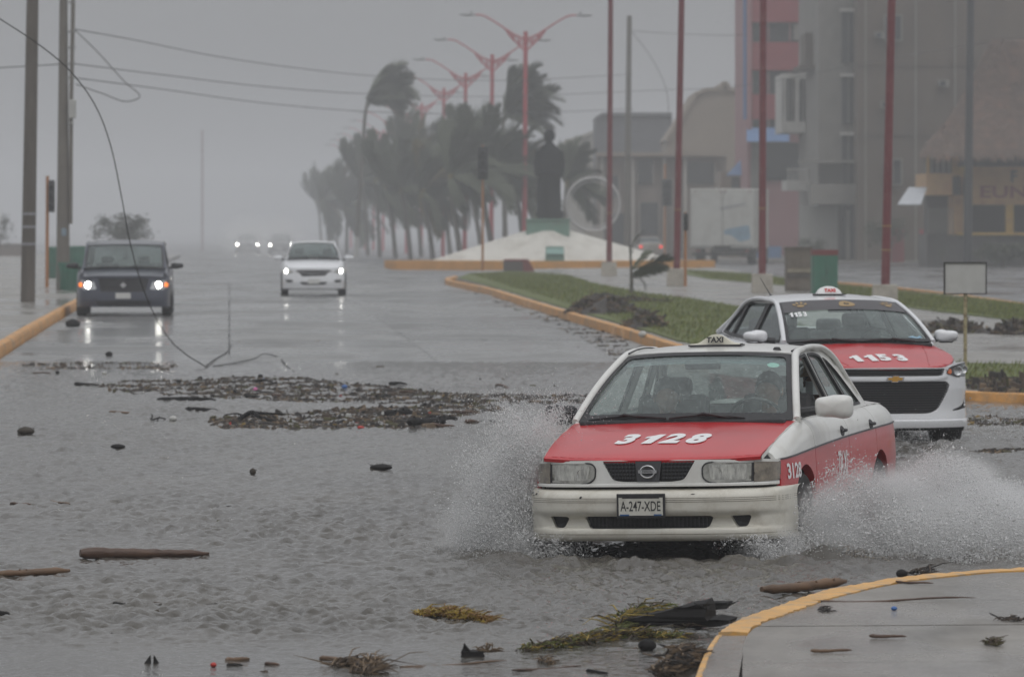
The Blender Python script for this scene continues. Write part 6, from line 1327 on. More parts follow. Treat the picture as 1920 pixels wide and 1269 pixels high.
gable('gabled_house', 400, [(1250, 492), (1250, 268), (1283, 218), (1305, 180), (1325, 172), (1352, 172), (1356, 160), (1364, 160), (1366, 172), (1420, 172), (1420, 492)], 16, TAN, 'beige house with a stepped gable behind the box truck', TAN, [(1290, 1310, 300, 345), (1330, 1350, 300, 345)])
gable('gabled_house', 430, [(1118, 490), (1118, 226), (1130, 218), (1260, 218), (1262, 490)], 16, SL, 'grey slab-sided house with a flat dark roof', SL, [(1150, 1170, 320, 360), (1200, 1222, 330, 370)])
gable('gabled_house', 455, [(1060, 488), (1060, 268), (1085, 262), (1150, 236), (1152, 488)], 14, OFF, 'pale far house beside the ring sculpture', OFF, [(1080, 1100, 300, 330)])
r = bld('row_house', 385, 1210, 'low beige terrace with dark openings behind the small car'); part('wall', r, mat('render_dull', (.22, .185, .16), .85, var=.2, scale=.6), [(1120, 1362, 292, 486, 385, 8)])
for x0, x1, y0, y1 in ((1195, 1225, 300, 345), (1285, 1340, 305, 345), (1135, 1160, 330, 370), (1140, 1180, 400, 470), (1200, 1235, 380, 440), (1262, 1280, 395, 470)): f = part('window', r, win, [(x0, x1, y0, y1, 384.8, .2)]); part('window_frame', f, OFF, [(x0-1, x0+.5, y0, y1, 384.6, .2), (x1-.5, x1+1, y0, y1, 384.6, .2)])
for x in (1126, 1184, 1243, 1282): part('pier', r, OFF, [(x, x+6, 296, 480, 384.5, .5)])
part('cornice', r, TAN, [(1118, 1364, 286, 293, 384, 1.2)])
r = bld('garden_wall', 385, 60, 'long low wall at the far left behind the poles', 'wall'); part('wall', r, mat('wall_brown', (.17, .14, .12), .85, var=.1, scale=.5), [(-160, 58, 459, 492, 385, .4)]); part('coping', r, GREYW, [(-160, 59, 457, 459.5, 384.9, .6)])
# restaurant with the thatched roof
D = 278; YEL = mat('render_yellow', (.56, .36, .07), .8, var=.14, scale=1.2, dirt=(.36, .22, .12), dirt_scale=2, dirt_amt=.6); PEACH = mat('render_peach', (.50, .32, .15), .8, var=.12, scale=1.5, dirt=(.38, .18, .09), dirt_scale=1.6, dirt_amt=.8)
r = bld('restaurant', D, 1830, 'two-storey yellow restaurant under a tall thatched roof')
part('wall', r, PEACH, [(1738, 1786, 325, 366, D-1.5, 8), (1786, 1815, 366, 440, D, 8), (1810, 2150, 312, 384, D-.5, 9)])
[part('column', r, YEL, [q_]) for q_ in ((1738, 1743, 280, 326, D-1.4, .3), (1786, 1796, 283, 330, D-.6, .4), (1796, 1812, 312, 330, D-.7, .4), (1886, 1901, 384, 438, D-.4, .4), (1960, 1975, 384, 438, D-.4, .4))]
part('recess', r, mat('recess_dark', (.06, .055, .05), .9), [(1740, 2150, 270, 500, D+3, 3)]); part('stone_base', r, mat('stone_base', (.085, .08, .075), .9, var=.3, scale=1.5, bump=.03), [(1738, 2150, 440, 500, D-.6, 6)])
part('sill_band', r, YEL, [(1796, 2150, 436, 441, D-.9, .4)]); part('beam', r, YEL, [(1890, 2150, 270, 276, D-.6, .3)])
for k in range(4): part('shutter_slat', r, GREYW, [(1745+k*11, 1749+k*11, 284, 325, D-1.3, .1)])
for k in range(9): part('railing_bar', r, GREYW, [(1741+k*5.5, 1743+k*5.5, 390, 438, D-1.2, .08)])
q = MB(); q.grid([[W(1704, 352, D-3), W(1738, 352, D-3)], [W(1683, 384, D-5.5), W(1727, 384, D-5.5)]]); o = q.build('canopy', mat('canopy_silver', (.45, .47, .50), .5, var=.2, scale=3), None, solid=.05); o.parent = r; o.matrix_parent_inverse = Matrix.Translation(r.location).inverted()
s = F/D
q = MB(); lettering(q, 'F', lambda a, b: (a, D-.52, b), .75, .02, 1.0, .01, ((1899-960)/s, HC-(332-YH)/s)); o = q.build('painted_lettering', mat('letter_dark', (.09, .07, .07), .8), None); o.parent = r; o.matrix_parent_inverse = Matrix.Translation(r.location).inverted()
q = MB(); lettering(q, 'EUN', lambda a, b: (a, D-.52, b), .80, .02, 1.5, .01, ((1880-960)/s, HC-(361-YH)/s)); o = q.build('painted_lettering', mat('letter_red', (.26, .06, .05), .8), None); o.parent = r; o.matrix_parent_inverse = Matrix.Translation(r.location).inverted()
TH = mat('thatch', (.10, .068, .052), .95, var=.4, scale=1.8, bump=.12, bscale=5, stretch=(1, 1, 1), dirt=(.20, .11, .08), dirt_scale=1.2, dirt_amt=.7)
q = MB(); zt = 76; e0 = W(1728, 292, D-4); e1 = W(2300, 300, D-4); t0 = W(1862, zt, D+4); t1 = W(2180, zt, D+4); k0 = W(1735, 275, D+12); k1 = W(2300, 280, D+12)
rg = random.Random(2)
def tg(a, b, c, d, n=26, m_=22):
    P = []
    for i in range(n+1):
        row = []
        for j in range(m_+1):
            u, v = i/n, j/m_; p = a.lerp(b, u).lerp(c.lerp(d, u), v); sag = math.sin(v*math.pi)*-.55; row.append(p+Vector((rg.uniform(-.1, .1), rg.uniform(-.1, .1), sag+rg.uniform(-.12, .12))))
        P.append(row)
    return P
q.grid(tg(e0, e1, t0, t1, 60, 26)); q.grid(tg(k0, e0, t0, t0, 20, 26)); q.grid(tg(e1, k1, t1, t1, 10, 20)); o = q.build('thatched_roof', TH, None, True, angle=0, recalc=False); o.parent = r; o.matrix_parent_inverse = Matrix.Translation(r.location).inverted()
# hanging straw fringe and stray bundles on the thatch
V = []; Fc = []
for _ in range(9000):
    u, v = rg.random(), rg.random()**1.0; side_ = rg.random() < .25
    p = (k0.lerp(e0, u).lerp(t0, v) if side_ else e0.lerp(e1, u*.75).lerp(t0.lerp(t1, u*.75), v))+Vector((0, -.1, math.sin(v*math.pi)*-.55+.05)); dn = ((e0-t0) if side_ else (e0-t0)*.35+Vector((0, -3, -4))).normalized(); ln = rg.uniform(.3, .8); w_ = rg.uniform(.03, .07); k = len(V); V += [p+Vector((-w_, 0, 0)), p+Vector((w_, 0, 0)), p+dn*ln+Vector((rg.uniform(-.1, .15), -.12, .05))]; Fc.append((k, k+1, k+2))
me = bpy.data.meshes.new('loose_straw'); me.from_pydata([tuple(v) for v in V], [], Fc); me.materials.append(TH); o = bpy.data.objects.new('loose_straw', me); COL.objects.link(o); o.parent = r; o.matrix_parent_inverse = Matrix.Translation(r.location).inverted(); o['kind'] = 'stuff'
part('hoarding', empty('wooden_gate', W(1700, 480, 300), 0, 'faded red and grey fence gate beside the restaurant', 'gate'), RED, [(1672+i*6, 1677+i*6, 430, 492, 297, .1) for i in range(4)]+[(1724, 1738, 430, 492, 297, .1)]); 
# --- box truck and small car beyond
def truck():
    D = 300; s = F/D; b = Vector(((1355-960)/s, D, gz(D))); r = empty('box_truck', b, R(-9), 'white box truck seen from behind with a faded blue print', 'truck'); w = 122/s; z1 = HC-(354-YH)/s-b.z; z0 = HC-(466-YH)/s-b.z
    q = MB(); q.box((0, 3.2, (z0+z1)/2), (w, 6.4, z1-z0)); q.build('cargo_box', mat('truck_white', (.46, .46, .43), .6, var=.1, scale=1, dirt=(.3, .28, .24), dirt_scale=1.2), r, bevel=.05)
    for k in (-1, 1): q = MB(); q.box((k*w*.245, -.03, (z0+z1)/2-.05), (w*.46, .05, (z1-z0)*.88)); q.build('rear_door', mat('truck_door', (.48, .48, .45), .5, var=.08, scale=1.5, dirt=(.32, .30, .27), dirt_scale=1), r, bevel=.01)
    q = MB(); S2 = lambda a, c: (a, -.06, c); sheet(q, rnd([(.1, z0+1.0), (1.4, z0+1.25), (1.5, z0+.5), (.9, z0+.35), (.5, z0+.7), (.05, z0+.75)], .15), S2, (), None, .005, 0); q.build('faded_print', mat('print_blue', (.20, .30, .38), .7, var=.3, scale=2), r)
    q = MB(); sheet(q, [(-.2, z1-1.0), (1.2, z1-.72), (1.25, z1-.84), (-.1, z1-1.14)], S2, (), None, .005, 0); q.build('faded_print', mat('print_grey', (.33, .33, .33), .7), r)
    for x in (-w*.42, -.1, .15, w*.42): q = MB(); q.box((x, -.06, z1-.14), (.10, .05, .06)); q.build('marker_lamp', C_['dkred'], r)
    q = MB(); q.box((0, 3.4, .85), (.9, 7.6, .28)); q.box((0, .1, .55), (w*.95, .12, .14)); q.build('chassis', M['rubber'], r)
    for sg in (-1, 1):
        wheel(r, sg*(w*.40), 1.6, .48, .42, sg); wheel(r, sg*(w*.40), 7.6, .48, .28, sg)
        q = MB(); q.box((sg*w*.38, -.02, .72), (.22, .06, .12)); q.build('tail_lamp', C_['dkred'], r)
    q = MB(); q.box((0, 8.0, 1.75), (w*.82, 1.9, 2.3)); q.build('cab', mat('truck_cab', (.4, .4, .4), .5), r, bevel=.15)
truck()
build_taxi_old_root, tcar = build_taxi_old()
build_taxi_new()
bpy.context.view_layer.update()
cloth = lambda n, c: mat(n, c, .9, var=.15, scale=15)
seated('person', build_taxi_old_root, .36, 1.98, 1.08, 'dark-haired driver at the wheel of the front taxi', cloth('shirt_grey', (.10, .10, .11)), arm=((-.14, -.36, .20), (.16, -.34, .26)))
seated('person', build_taxi_old_root, -.33, 1.95, 1.05, 'front passenger in dark clothes leaning forward in the front taxi', cloth('shirt_brown', (.075, .06, .055)), arm=((-.12, -.25, .12), (.18, -.22, .14)), yaw=.2)
seated('person', build_taxi_old_root, .50, 2.85, 1.12, 'rear passenger with a tan cap and a pale face mask in the front taxi', cloth('shirt_black', (.03, .03, .035)), cap=mat('cap_tan', (.22, .16, .11), .9), mask=True, yaw=.35)
M['vanblue'] = mat('paint_dark_blue', (.030, .036, .060), .3, var=.1, coat=.6)
vn = build_road_car('van', 231, 88.5, 2.6, 'dark blue minivan with lit headlights driving towards the flood', 'oncoming traffic', M['vanblue'], scale=1.0, bright=20); vn.scale = (1.03, 1, .93)
build_road_car('sedan', 588, 70.5, 2.2, 'white saloon car with lit headlights in the middle of the road', 'oncoming traffic', M['onix'], bright=22)
build_road_car('sedan', 464, 22.3, 1.5, 'far car with two bright headlights dissolving in the fog', 'oncoming traffic', mat('paint_fog_grey', (.3, .3, .31), .3, coat=.5), bright=90, glow=1.3, scale=1.16)  # body colour takes the fog tone, so haze is put into the paint
build_road_car('sedan', 526, 22.8, 1.5, 'far dark car half hidden behind the white saloon, one headlight showing', 'oncoming traffic', mat('paint_charcoal', (.10, .10, .11), .3, coat=.5), bright=60, glow=1.3, scale=1.16)
o = build_road_car('sedan', 1213, 28.5, 182, 'small pale car with red tail lamps driving away beyond the mound', None, mat('paint_sand', (.35, .33, .28), .4, coat=.4), on=False, rear=True); 
o = build_road_car('sedan', 1102, 27.0, 178, 'dark car almost hidden behind the white mound', None, mat('paint_black', (.03, .03, .035), .3, coat=.4), on=False)
# ================================================================= GRASS, DEBRIS, SPLASHES, HAZE
def ins_mask(poly, q):
    P = np.array([(p[0], p[1]) for p in poly]); c = np.zeros(len(q), bool); j = len(P)-1
    for i in range(len(P)):
        c ^= ((P[i, 1] > q[:, 1]) != (P[j, 1] > q[:, 1])) & (q[:, 0] < (P[j, 0]-P[i, 0])*(q[:, 1]-P[i, 1])/(P[j, 1]-P[i, 1]+1e-12)+P[i, 0]); j = i
    return c
gcol = [mat('blade_green', (.17, .21, .035), .6, var=.2), mat('blade_dull', (.18, .18, .05), .6, var=.2), mat('blade_dark', (.08, .10, .03), .6)]
LA = [(p.x, p.y) for p in (G(*q) for q in ((880, 522), (960, 549), (1060, 580), (1135, 606), (1210, 630), (1300, 665), (1420, 700), (1600, 735), (1830, 745), (1960, 744), (1960, 704), (1820, 701), (1740, 695), (1600, 661), (1480, 618), (1380, 587), (1300, 573), (1210, 561), (1120, 543), (1060, 524), (960, 517)))]
LB = [(p.x, p.y) for p in (G(*q) for q in ((1280, 514), (1400, 522), (1500, 535), (1600, 548), (1720, 561), (1830, 572), (1960, 589), (1960, 622), (1800, 600), (1700, 587), (1620, 570), (1480, 544), (1330, 530)))]
blades('grass', [LA, LB], 26000, .07, gcol, 3, w=.007)
WZ = .072
def gw(px, py):                              # a point on the flood (near) or the street (far)
    p = G(px, py); return G(px, py, WZ) if gz(p.y) < WZ else p
DB = [mat('litter_black', (.035, .030, .027), .6, var=.3), mat('litter_brown', (.075, .054, .038), .7, var=.3), mat('litter_tan', (.17, .12, .075), .7, var=.3), mat('litter_olive', (.07, .065, .025), .7, var=.3), mat('litter_grey', (.11, .10, .09), .7), mat('litter_ochre', (.26, .17, .04), .6), mat('litter_red', (.45, .03, .02), .5), mat('litter_white', (.45, .45, .43), .5), mat('litter_blue', (.05, .14, .38), .5)]
def litter(name, poly_px, n, lab, size=(.02, .12), fn=gw, seed=1, hmax=.032, mix_=(.34, .34, .14, .10, .05, .012, .002, .004, .001), cat='debris'):
    rg = np.random.default_rng(seed); P = np.array(poly_px, float); lo, hi = P.min(0), P.max(0); pts = []
    while len(pts) < n:
        q = rg.uniform(lo, hi, (3000, 2)); q = q[ins_mask(P, q)]
        w = .42+.5*np.sin(q[:, 0]*.031+seed+1.5*np.sin(q[:, 1]*.35))*np.sin(q[:, 0]*.011+q[:, 1]*.42+seed*2)+.55*np.sin(q[:, 1]*.75+q[:, 0]*.025+2*np.sin(q[:, 0]*.013)); q = q[rg.random(len(q)) < np.clip(w, .03, 1)]; pts += list(q)
    V = []; Fc = []; mi = []
    for px, py in pts[:n]:
        b = fn(px, py); k = len(V); col = int(rg.choice(9, p=np.array(mix_)/sum(mix_))); a = rg.normal(0, .5) if rg.random() < .7 else rg.uniform(0, 3.14); L = rg.uniform(*size)**1.0*(1 if rg.random() < .85 else 1.8)
        if col >= 5: L = min(L, .10)
        ca, sa = math.cos(a), math.sin(a); w = L*rg.uniform(.05, .25)+.006; hh = rg.uniform(.003, hmax)*(.55 if rg.random() < .9 else 1.3); z0 = b.z-.008; t = rg.uniform(-.03, .05)*(1 if rg.random() < .9 else 2.5)*min(1, hmax/.032)**1.5
        for (u, v, h) in ((-.5, -.5, 0), (.5, -.35, 0), (.5, .4, 0), (-.45, .5, 0), (-.38, -.2, 1), (.35, -.15, .8), (.3, .2, .9), (-.3, .25, 1.1)):
            x, y = u*L, v*w; V.append((b.x+x*ca-y*sa, b.y+x*sa+y*ca, z0+h*hh+(t*u if h else 0)))
        for f in ((4, 5, 6, 7), (0, 1, 5, 4), (1, 2, 6, 5), (2, 3, 7, 6), (3, 0, 4, 7)): Fc.append(tuple(i+k for i in f)); mi.append(col)
    me = bpy.data.meshes.new(name); me.from_pydata(V, [], Fc); [me.materials.append(m) for m in DB]; me.polygons.foreach_set('material_index', mi); o = bpy.data.objects.new(name, me); COL.objects.link(o); return tag(o, lab, cat, kind='stuff')
litter('storm_litter', [(190, 724), (240, 711), (340, 714), (420, 706), (560, 708), (700, 722), (850, 738), (1120, 742), (1120, 756), (900, 757), (700, 756), (560, 753), (470, 748), (380, 744), (300, 739), (215, 737)], 6500, 'long brown drift line of leaves and twigs across the road', seed=2, mix_=(.42, .26, .08, .08, .12, .006, .0015, .004, .001))
litter('storm_litter', [(45, 684), (120, 678), (200, 676), (330, 682), (340, 694), (220, 695), (70, 693)], 330, 'thin drift line of twigs at the left below the minivan', seed=3)
litter('storm_litter', [(395, 786), (480, 777), (620, 768), (740, 764), (940, 760), (945, 772), (850, 780), (750, 790), (830, 800), (640, 806), (520, 803), (400, 802)], 3800, 'second drift line of branches, leaves and rubbish nearer the camera', seed=4, hmax=.045)
litter('storm_litter', [(1690, 822), (1800, 820), (1930, 826), (1930, 850), (1820, 848), (1700, 838)], 900, 'drift line of litter in the water right of the newer taxi', seed=5)
litter('storm_litter', [(1812, 780), (1930, 782), (1930, 800), (1820, 797)], 420, 'wet litter at the foot of the kerb right of the newer taxi', seed=6)
litter('storm_litter', [(850, 530), (920, 552), (1000, 578), (1080, 603), (1150, 625), (1215, 655), (1225, 700), (1185, 700), (1120, 650), (1040, 612), (960, 580), (880, 548)], 1500, 'dark litter washed along the orange kerb of the reservation', seed=7)
litter('storm_litter', [(60, 700), (60, 640), (400, 612), (900, 600), (1100, 640), (1140, 735), (700, 700), (400, 716)], 200, 'scattered bits of litter on the wet concrete road', seed=8, size=(.03, .16), hmax=.015)
litter('storm_litter', [(-20, 1290), (-20, 760), (380, 745), (900, 810), (820, 1060), (1000, 1130), (1300, 1180), (1280, 1290)], 60, 'stray floating twigs and leaves on the flood water', seed=9, size=(.02, .08), hmax=.012)
pvt = lambda px, py: G(px, py, .122)
litter('storm_litter', [(1440, 1290), (1460, 1190), (1600, 1130), (1760, 1095), (1930, 1085), (1930, 1290)], 110, 'small wet leaves and twigs strewn on the near pavement', seed=10, fn=pvt, size=(.015, .07), hmax=.004)
gr = lambda px, py: G(px, py)+Vector((0, 0, .15))
litter('storm_litter', [(1812, 735), (1930, 735), (1930, 760), (1850, 758), (1815, 750)], 700, 'dark rubble and leaves on the grass by the right kerb', fn=gr, seed=11, hmax=.12)
def heap(name, cx, cy, w, d, h, lab, seed, n=260, fn=gr):
    c = fn(cx, cy); s = S_(c.y); r = empty(name, c, 0, lab, 'debris heap'); rg = random.Random(seed); q = MB(); P = []
    for i in range(13):
        row = []
        for j in range(24):
            a = 2*math.pi*j/24; t = i/12; rr = t*(1+.22*math.sin(3*a+seed)+.1*math.sin(7*a)); row.append(Vector((w*.5*rr*math.cos(a), d*.5*rr*math.sin(a), h*(1-t*t)**1.2*(1+.3*math.sin(5*a+t*6))+rg.uniform(-.02, .02)-.03)))
        P.append(row)
    q.grid(P, 0, True); q.build('mound', M['soil'], r, True, angle=0); V = []
    q = MB()
    for _ in range(n):
        a, t = rg.uniform(0, 6.28), rg.random()**.6; p = Vector((w*.5*t*math.cos(a), d*.5*t*math.sin(a), h*(1-t*t)**1.2)); L = rg.uniform(.06, .35); dr = Vector((rg.uniform(-1, 1), rg.uniform(-1, 1), rg.uniform(-.25, .45))).normalized(); q.tube([p-dr*L*.5, p+dr*L*.5], rg.uniform(.008, .03), 4, rg.choice((0, 0, 1, 1, 2, 3)))
    o = q.build('twigs', DB[:4], r, recalc=False); o['kind'] = 'stuff'; return r
heap('debris_heap', 1130, 600, 1.6, 2.4, .34, 'dark heap of uprooted soil and roots on the kerb left of the taxis', 1)
heap('debris_heap', 1210, 628, .8, 1.5, .24, 'smaller dark clump of roots behind the orange kerb', 2, 160)
heap('debris_heap', 1175, 578, 2.2, 1.0, .10, 'low scatter of dark earth on the grass behind the big heap', 3, 120)
heap('debris_heap', 1790, 637, 1.3, 1.6, .20, 'green and brown heap of torn branches behind the sign post', 4, 200, lambda x, y: G(x, y)+Vector((0, 0, .12)))
heap('debris_heap', 1905, 640, .9, 1.2, .22, 'dark root clump on the path at the right edge', 5, 160, lambda x, y: G(x, y)+Vector((0, 0, .12)))
BK = mat('driftwood_brown', (.075, .038, .022), .45, var=.45, scale=9, bump=.006, stretch=(.25, 1, 1), dirt=(.13, .075, .04), dirt_scale=6); CH = mat('charred_wood', (.012, .011, .011), .75, spec=.25, var=.5, scale=8, bump=.006, stretch=(.3, 1, 1)); TN = mat('driftwood_tan', (.13, .075, .04), .55, var=.4, scale=9, bump=.004, stretch=(.3, 1, 1))
def log(name, p0, p1, r0, r1, m, lab, cat='driftwood', fn=gw, seed=0, flat=1.0, sink=.3, bend=.03, grp=None, knots=2):
    a, b = fn(*p0), fn(*p1); a = a+Vector((0, 0, r0*(1-2*sink)*flat)); b = b+Vector((0, 0, r1*(1-2*sink)*flat)); o0 = (a+b)/2; rg = random.Random(seed+int(p0[0])); n = 22; L = (b-a).length; C = []; rad = []
    for i in range(n+1):
        t = i/n; C.append(a.lerp(b, t)-o0+Vector((0, rg.uniform(-.1, .1)*r0, bend*L*.3*math.sin(t*5+seed)+rg.uniform(-.05, .05)*r0))); e = min(1, .55+t*6, .35+(1-t)*5); rad.append((r0+(r1-r0)*t)*e*rg.uniform(.88, 1.1))
    q = MB(); q.tube(C, rad, 12, flat=1)
    for k in range(knots): i = rg.randrange(3, n-3); p = C[i]; d = Vector((rg.uniform(-.5, .5), -.3, rg.uniform(.3, 1))).normalized(); q.tube([p, p+d*rad[i]*1.2, p+d*rad[i]*1.5], [rad[i]*.45, rad[i]*.3, rad[i]*.08], 6)
    for i in range(len(q.v)): x, y, z = q.v[i]; q.v[i] = (x, y, z*flat)
    o = q.build(name, m, None, True, angle=60); o.location = o0; return tag(o, lab, cat, grp)
log('driftwood_log', (150, 1047), (392, 1042), .040, .022, BK, 'long reddish brown log floating at the lower left', seed=1, bend=.01, sink=.1, knots=0)
log('driftwood_plank', (-60, 1081), (131, 1076), .016, .026, TN, 'straight brown branch cut off by the left edge below the log', seed=2, sink=.1, bend=.01)
log('driftwood_log', (1428, 1118), (1586, 1107), .026, .030, TN, 'brown knotted log lying against the near orange kerb', seed=3, sink=-.3)
def board(name, outline, h0, h1, dep, m, lab, seed=0):
    """split board: traced upright face with torn edge, real depth behind"""
    b = gw(*outline[0]); rg = random.Random(seed); q = MB(); s = S_(b.y); n = len(outline)
    Fp = [Vector(((x-outline[0][0])/s, rg.uniform(-.01, .01), (outline[0][1]-y)/s)) for x, y in outline]; Bk = [p+Vector((dep*.35+rg.uniform(-.02, .02), dep, .012+rg.uniform(-.01, .01))) for p in Fp]
    tr = tessellate_polygon([[Vector((p.x, p.z, 0)) for p in Fp]]); q.add(Fp+Bk, [tuple(t) for t in tr]+[tuple(i+n for i in t) for t in tr]+[(i, (i+1) % n, n+(i+1) % n, n+i) for i in range(n)])
    for k in range(5): i = rg.randrange(n); p = Fp[i]; q.tube([p, p+Vector((rg.uniform(-.06, .09), 0, rg.uniform(.0, .03)))], [.008, .002], 4)
    o = q.build(name, m, None, bevel=.004); o.location = b; return tag(o, lab, 'driftwood')
board('charred_plank', [(1146, 1186), (1143, 1176), (1152, 1168), (1172, 1163), (1196, 1157), (1214, 1152), (1240, 1147), (1262, 1141), (1290, 1137), (1306, 1132), (1322, 1131), (1318, 1137), (1325, 1142), (1321, 1156), (1326, 1164), (1300, 1167), (1262, 1169), (1220, 1176), (1185, 1184)], 0, 0, .16, CH, 'large black broken plank beside the near kerb', 1)
board('charred_plank', [(1262, 1177), (1264, 1168), (1300, 1163), (1340, 1161), (1366, 1163), (1370, 1168), (1350, 1174), (1310, 1177)], 0, 0, .10, CH, 'shorter black plank under the large broken one', 2)
board('charred_plank', [(1288, 1143), (1300, 1133), (1330, 1131), (1362, 1129), (1366, 1134), (1362, 1141), (1335, 1143), (1310, 1146)], 0, 0, .07, CH, 'splintered black end sticking out over the broken plank', 3)
log('driftwood_log', (768, 801), (834, 797), .055, .045, CH, 'dark block of wood at the right end of the nearer drift line', seed=7, sink=.1, bend=0)
log('driftwood_log', (805, 787), (858, 787), .04, .03, CH, 'small dark chunk of wood above the dark block', seed=8)
log('driftwood_log', (722, 778), (772, 777), .04, .05, CH, 'dark rounded log inside the nearer drift line', seed=9)
ST = [((295, 749), (405, 750), .03, 'long dark stick just below the main drift line'), ((348, 769), (412, 771), .030, 'dark stick floating above the nearer drift line'), ((205, 773), (246, 774), .015, 'small brown stick left of the white bottle'), ((140, 721), (186, 722), .025, 'dark twig left of the main drift line'),
      ((20, 944), (58, 946), .012, 'thin dark twig at the left edge'), ((95, 939), (132, 946), .010, 'thin bent twig beside the one at the left edge'), ((408, 951), (452, 950), .008, 'very thin straw floating in mid water'), ((786, 945), (802, 946), .012, 'tiny twig left of the spray'),
      ((-15, 1152), (18, 1153), .022, 'dark stump of wood at the left edge'), ((212, 1132), (238, 1133), .010, 'tiny dark twig under the long log'), ((104, 1134), (160, 1134), .006, 'reddish straw below the left branch'), ((423, 1238), (468, 1236), .014, 'dark flat twig at the bottom, right of the red cap'),
      ((425, 1247), (455, 1247), .010, 'second dark twig just under the flat one'), ((497, 1244), (524, 1246), .010, 'small dark twig near the bottom centre'), ((600, 1235), (650, 1238), .014, 'brown twig at the bottom with dry leaves'), ((1100, 1258), (1140, 1262), .010, 'dark twig near the bottom left of the near kerb'),
      ((960, 1258), (1090, 1248), .007, 'long thin reed at the bottom'), ((750, 1250), (950, 1240), .006, 'very long thin straw near the bottom edge'), ((950, 791), (900, 790), .012, 'short reed right of the nearer drift line'), ((60, 700), (95, 699), .012, 'thin twig near the left kerb'), ((1495, 1092), (1560, 1096), .008, 'thin twig on the water by the near kerb')]
for i, (a, b, r_, lab) in enumerate(ST): log('driftwood_stick', a, b, r_, r_*.7, (CH, BK, TN)[i % 3 if r_ < .02 else 0], lab, 'stick', seed=30+i, grp='sticks afloat on the flood', knots=0, sink=.35)
for a, b, r_, lab in (((1520, 1127), (1830, 1126), .008, 'long thin reed lying across the near pavement'), ((1520, 1223), (1598, 1222), .010, 'orange-brown dry stem on the near pavement'), ((1630, 1195), (1700, 1196), .010, 'dark leaf stalk on the near pavement'), ((1680, 1092), (1750, 1096), .008, 'dark twig just inside the near kerb')):
    log('driftwood_stick', a, b, r_, r_*.6, TN if 'orange' in lab else BK, lab, 'stick', fn=pvt, seed=60, sink=-.1, bend=.05, grp='sticks on the near pavement', knots=0)
def lump(name, px, py, wpx, hpx, m, lab, cat, fn=gw, seed=0, hair=0):
    b = fn(px, py); s = S_(b.y); w, h = wpx/s, hpx/s; rg = random.Random(seed); q = MB(); P = []
    for i in range(9):
        t = i/8*math.pi; P.append([Vector((w*.5*math.sin(t)*math.cos(a)*(1+.12*math.sin(3*a+seed)), w*.42*math.sin(t)*math.sin(a), h*.5*math.cos(t)*(1+.1*math.sin(2*a))+h*.36)) for a in np.linspace(0, 2*math.pi, 17)[:-1]])
    q.grid(P, 0, True)
    for k in range(hair): a = rg.uniform(0, 3.14); q.tube([(w*.4*math.cos(a), 0, h*.5), (w*.5*math.cos(a)*rg.uniform(1, 1.4), -.02, h*rg.uniform(.6, 1.2))], [.004, .001], 4)
    o = q.build(name, m, None, True, angle=0); o.location = b; return tag(o, lab, cat)
HUSK = mat('husk', (.035, .026, .016), .7, var=.4, scale=20, bump=.01, bscale=40)
lump('coconut', 47, 814, 33, 16, HUSK, 'mossy dark coconut floating at the left edge', 'coconut', seed=1, hair=6); lump('coconut', 220, 840, 27, 9, CH, 'low dark hump awash right of the mossy coconut', 'coconut', seed=2)
lump('seed_pod', 474, 889, 12, 13, HUSK, 'small seed pod standing in mid water', 'seed pod', seed=3, hair=3); lump('coconut', 716, 880, 42, 12, CH, 'shaggy dark husk floating left of the spray', 'coconut', seed=4, hair=12)
for i, (x, y, w, lab) in enumerate(((797, 763, 12, 'small round nut between the drift lines'), (880, 759, 13, 'round nut at the edge of the main drift line'), (375, 712, 10, 'round nut at the left of the main drift line'), (488, 708, 10, 'round nut above the main drift line'), (335, 717, 9, 'small nut beside the left part of the drift line'), (108, 700, 8, 'tiny nut left of the headlight reflections'), (205, 668, 14, 'dark nut on the road between the reflections'))): lump('nut', x, y, w, w*.75, CH, lab, 'nut', seed=5+i)
lump('coconut', 1212, 1218, 34, 24, CH, 'dark round coconut among the green weeds', 'coconut', seed=20); lump('stone', 1690, 1080, 22, 15, CH, 'black stone on the outer side of the near kerb', 'stone', seed=21); lump('stone', 137, 613, 28, 17, CH, 'dark lump by the kerb in front of the minivan', 'stone', seed=22)
lump('plastic_bag', 325, 789, 15, 11, DB[7], 'crumpled white bottle at the left of the nearer drift line', 'bottle', seed=23); lump('ball', 479, 733, 9, 8, mat('pink', (.55, .12, .32), .5), 'pink plastic ball in the main drift line', 'ball', seed=24)
lump('bottle_cap', 400, 1249, 12, 9, DB[6], 'red plastic cap at the bottom left', 'bottle cap', seed=25); lump('bottle_cap', 1676, 1143, 12, 8, DB[8], 'blue plastic cap on the near pavement', 'bottle cap', fn=pvt, seed=26); lump('bottle_cap', 676, 804, 13, 7, DB[6], 'red plastic lid in the nearer drift line', 'bottle cap', seed=27); lump('bottle_cap', 646, 728, 11, 8, DB[8], 'blue plastic lid in the main drift line', 'bottle cap', seed=28); lump('plastic_cup', 196, 702, 10, 7, DB[7], 'white cup below the left headlight reflection', 'cup', seed=29); lump('plastic_bag', 1205, 648, 16, 12, DB[7], 'white plastic bag against the orange kerb', 'bag', seed=31, fn=gr)
def branchy(name, P, lab, m, cat='branch'):
    b = gw(*P[0][0][0]); q = MB()
    for pts, r_ in P:
        C = [gw(x, y if y > 0 else -y) for x, y in pts]; C = [Vector((p.x, b.y, HC-(pts[i][1]-YH)*b.y/F)) for i, p in enumerate(C)]; C = [Vector(((pts[i][0]-960)/F*b.y, b.y+.15*math.sin(i*1.3), C[i].z)) for i in range(len(C))]; q.tube(catmull([tuple(p-b) for p in C], 14), [r_*(1-.6*k/13) for k in range(14)], 6)
    o = q.build(name, m, None, True); o.location = b; return tag(o, lab, cat)
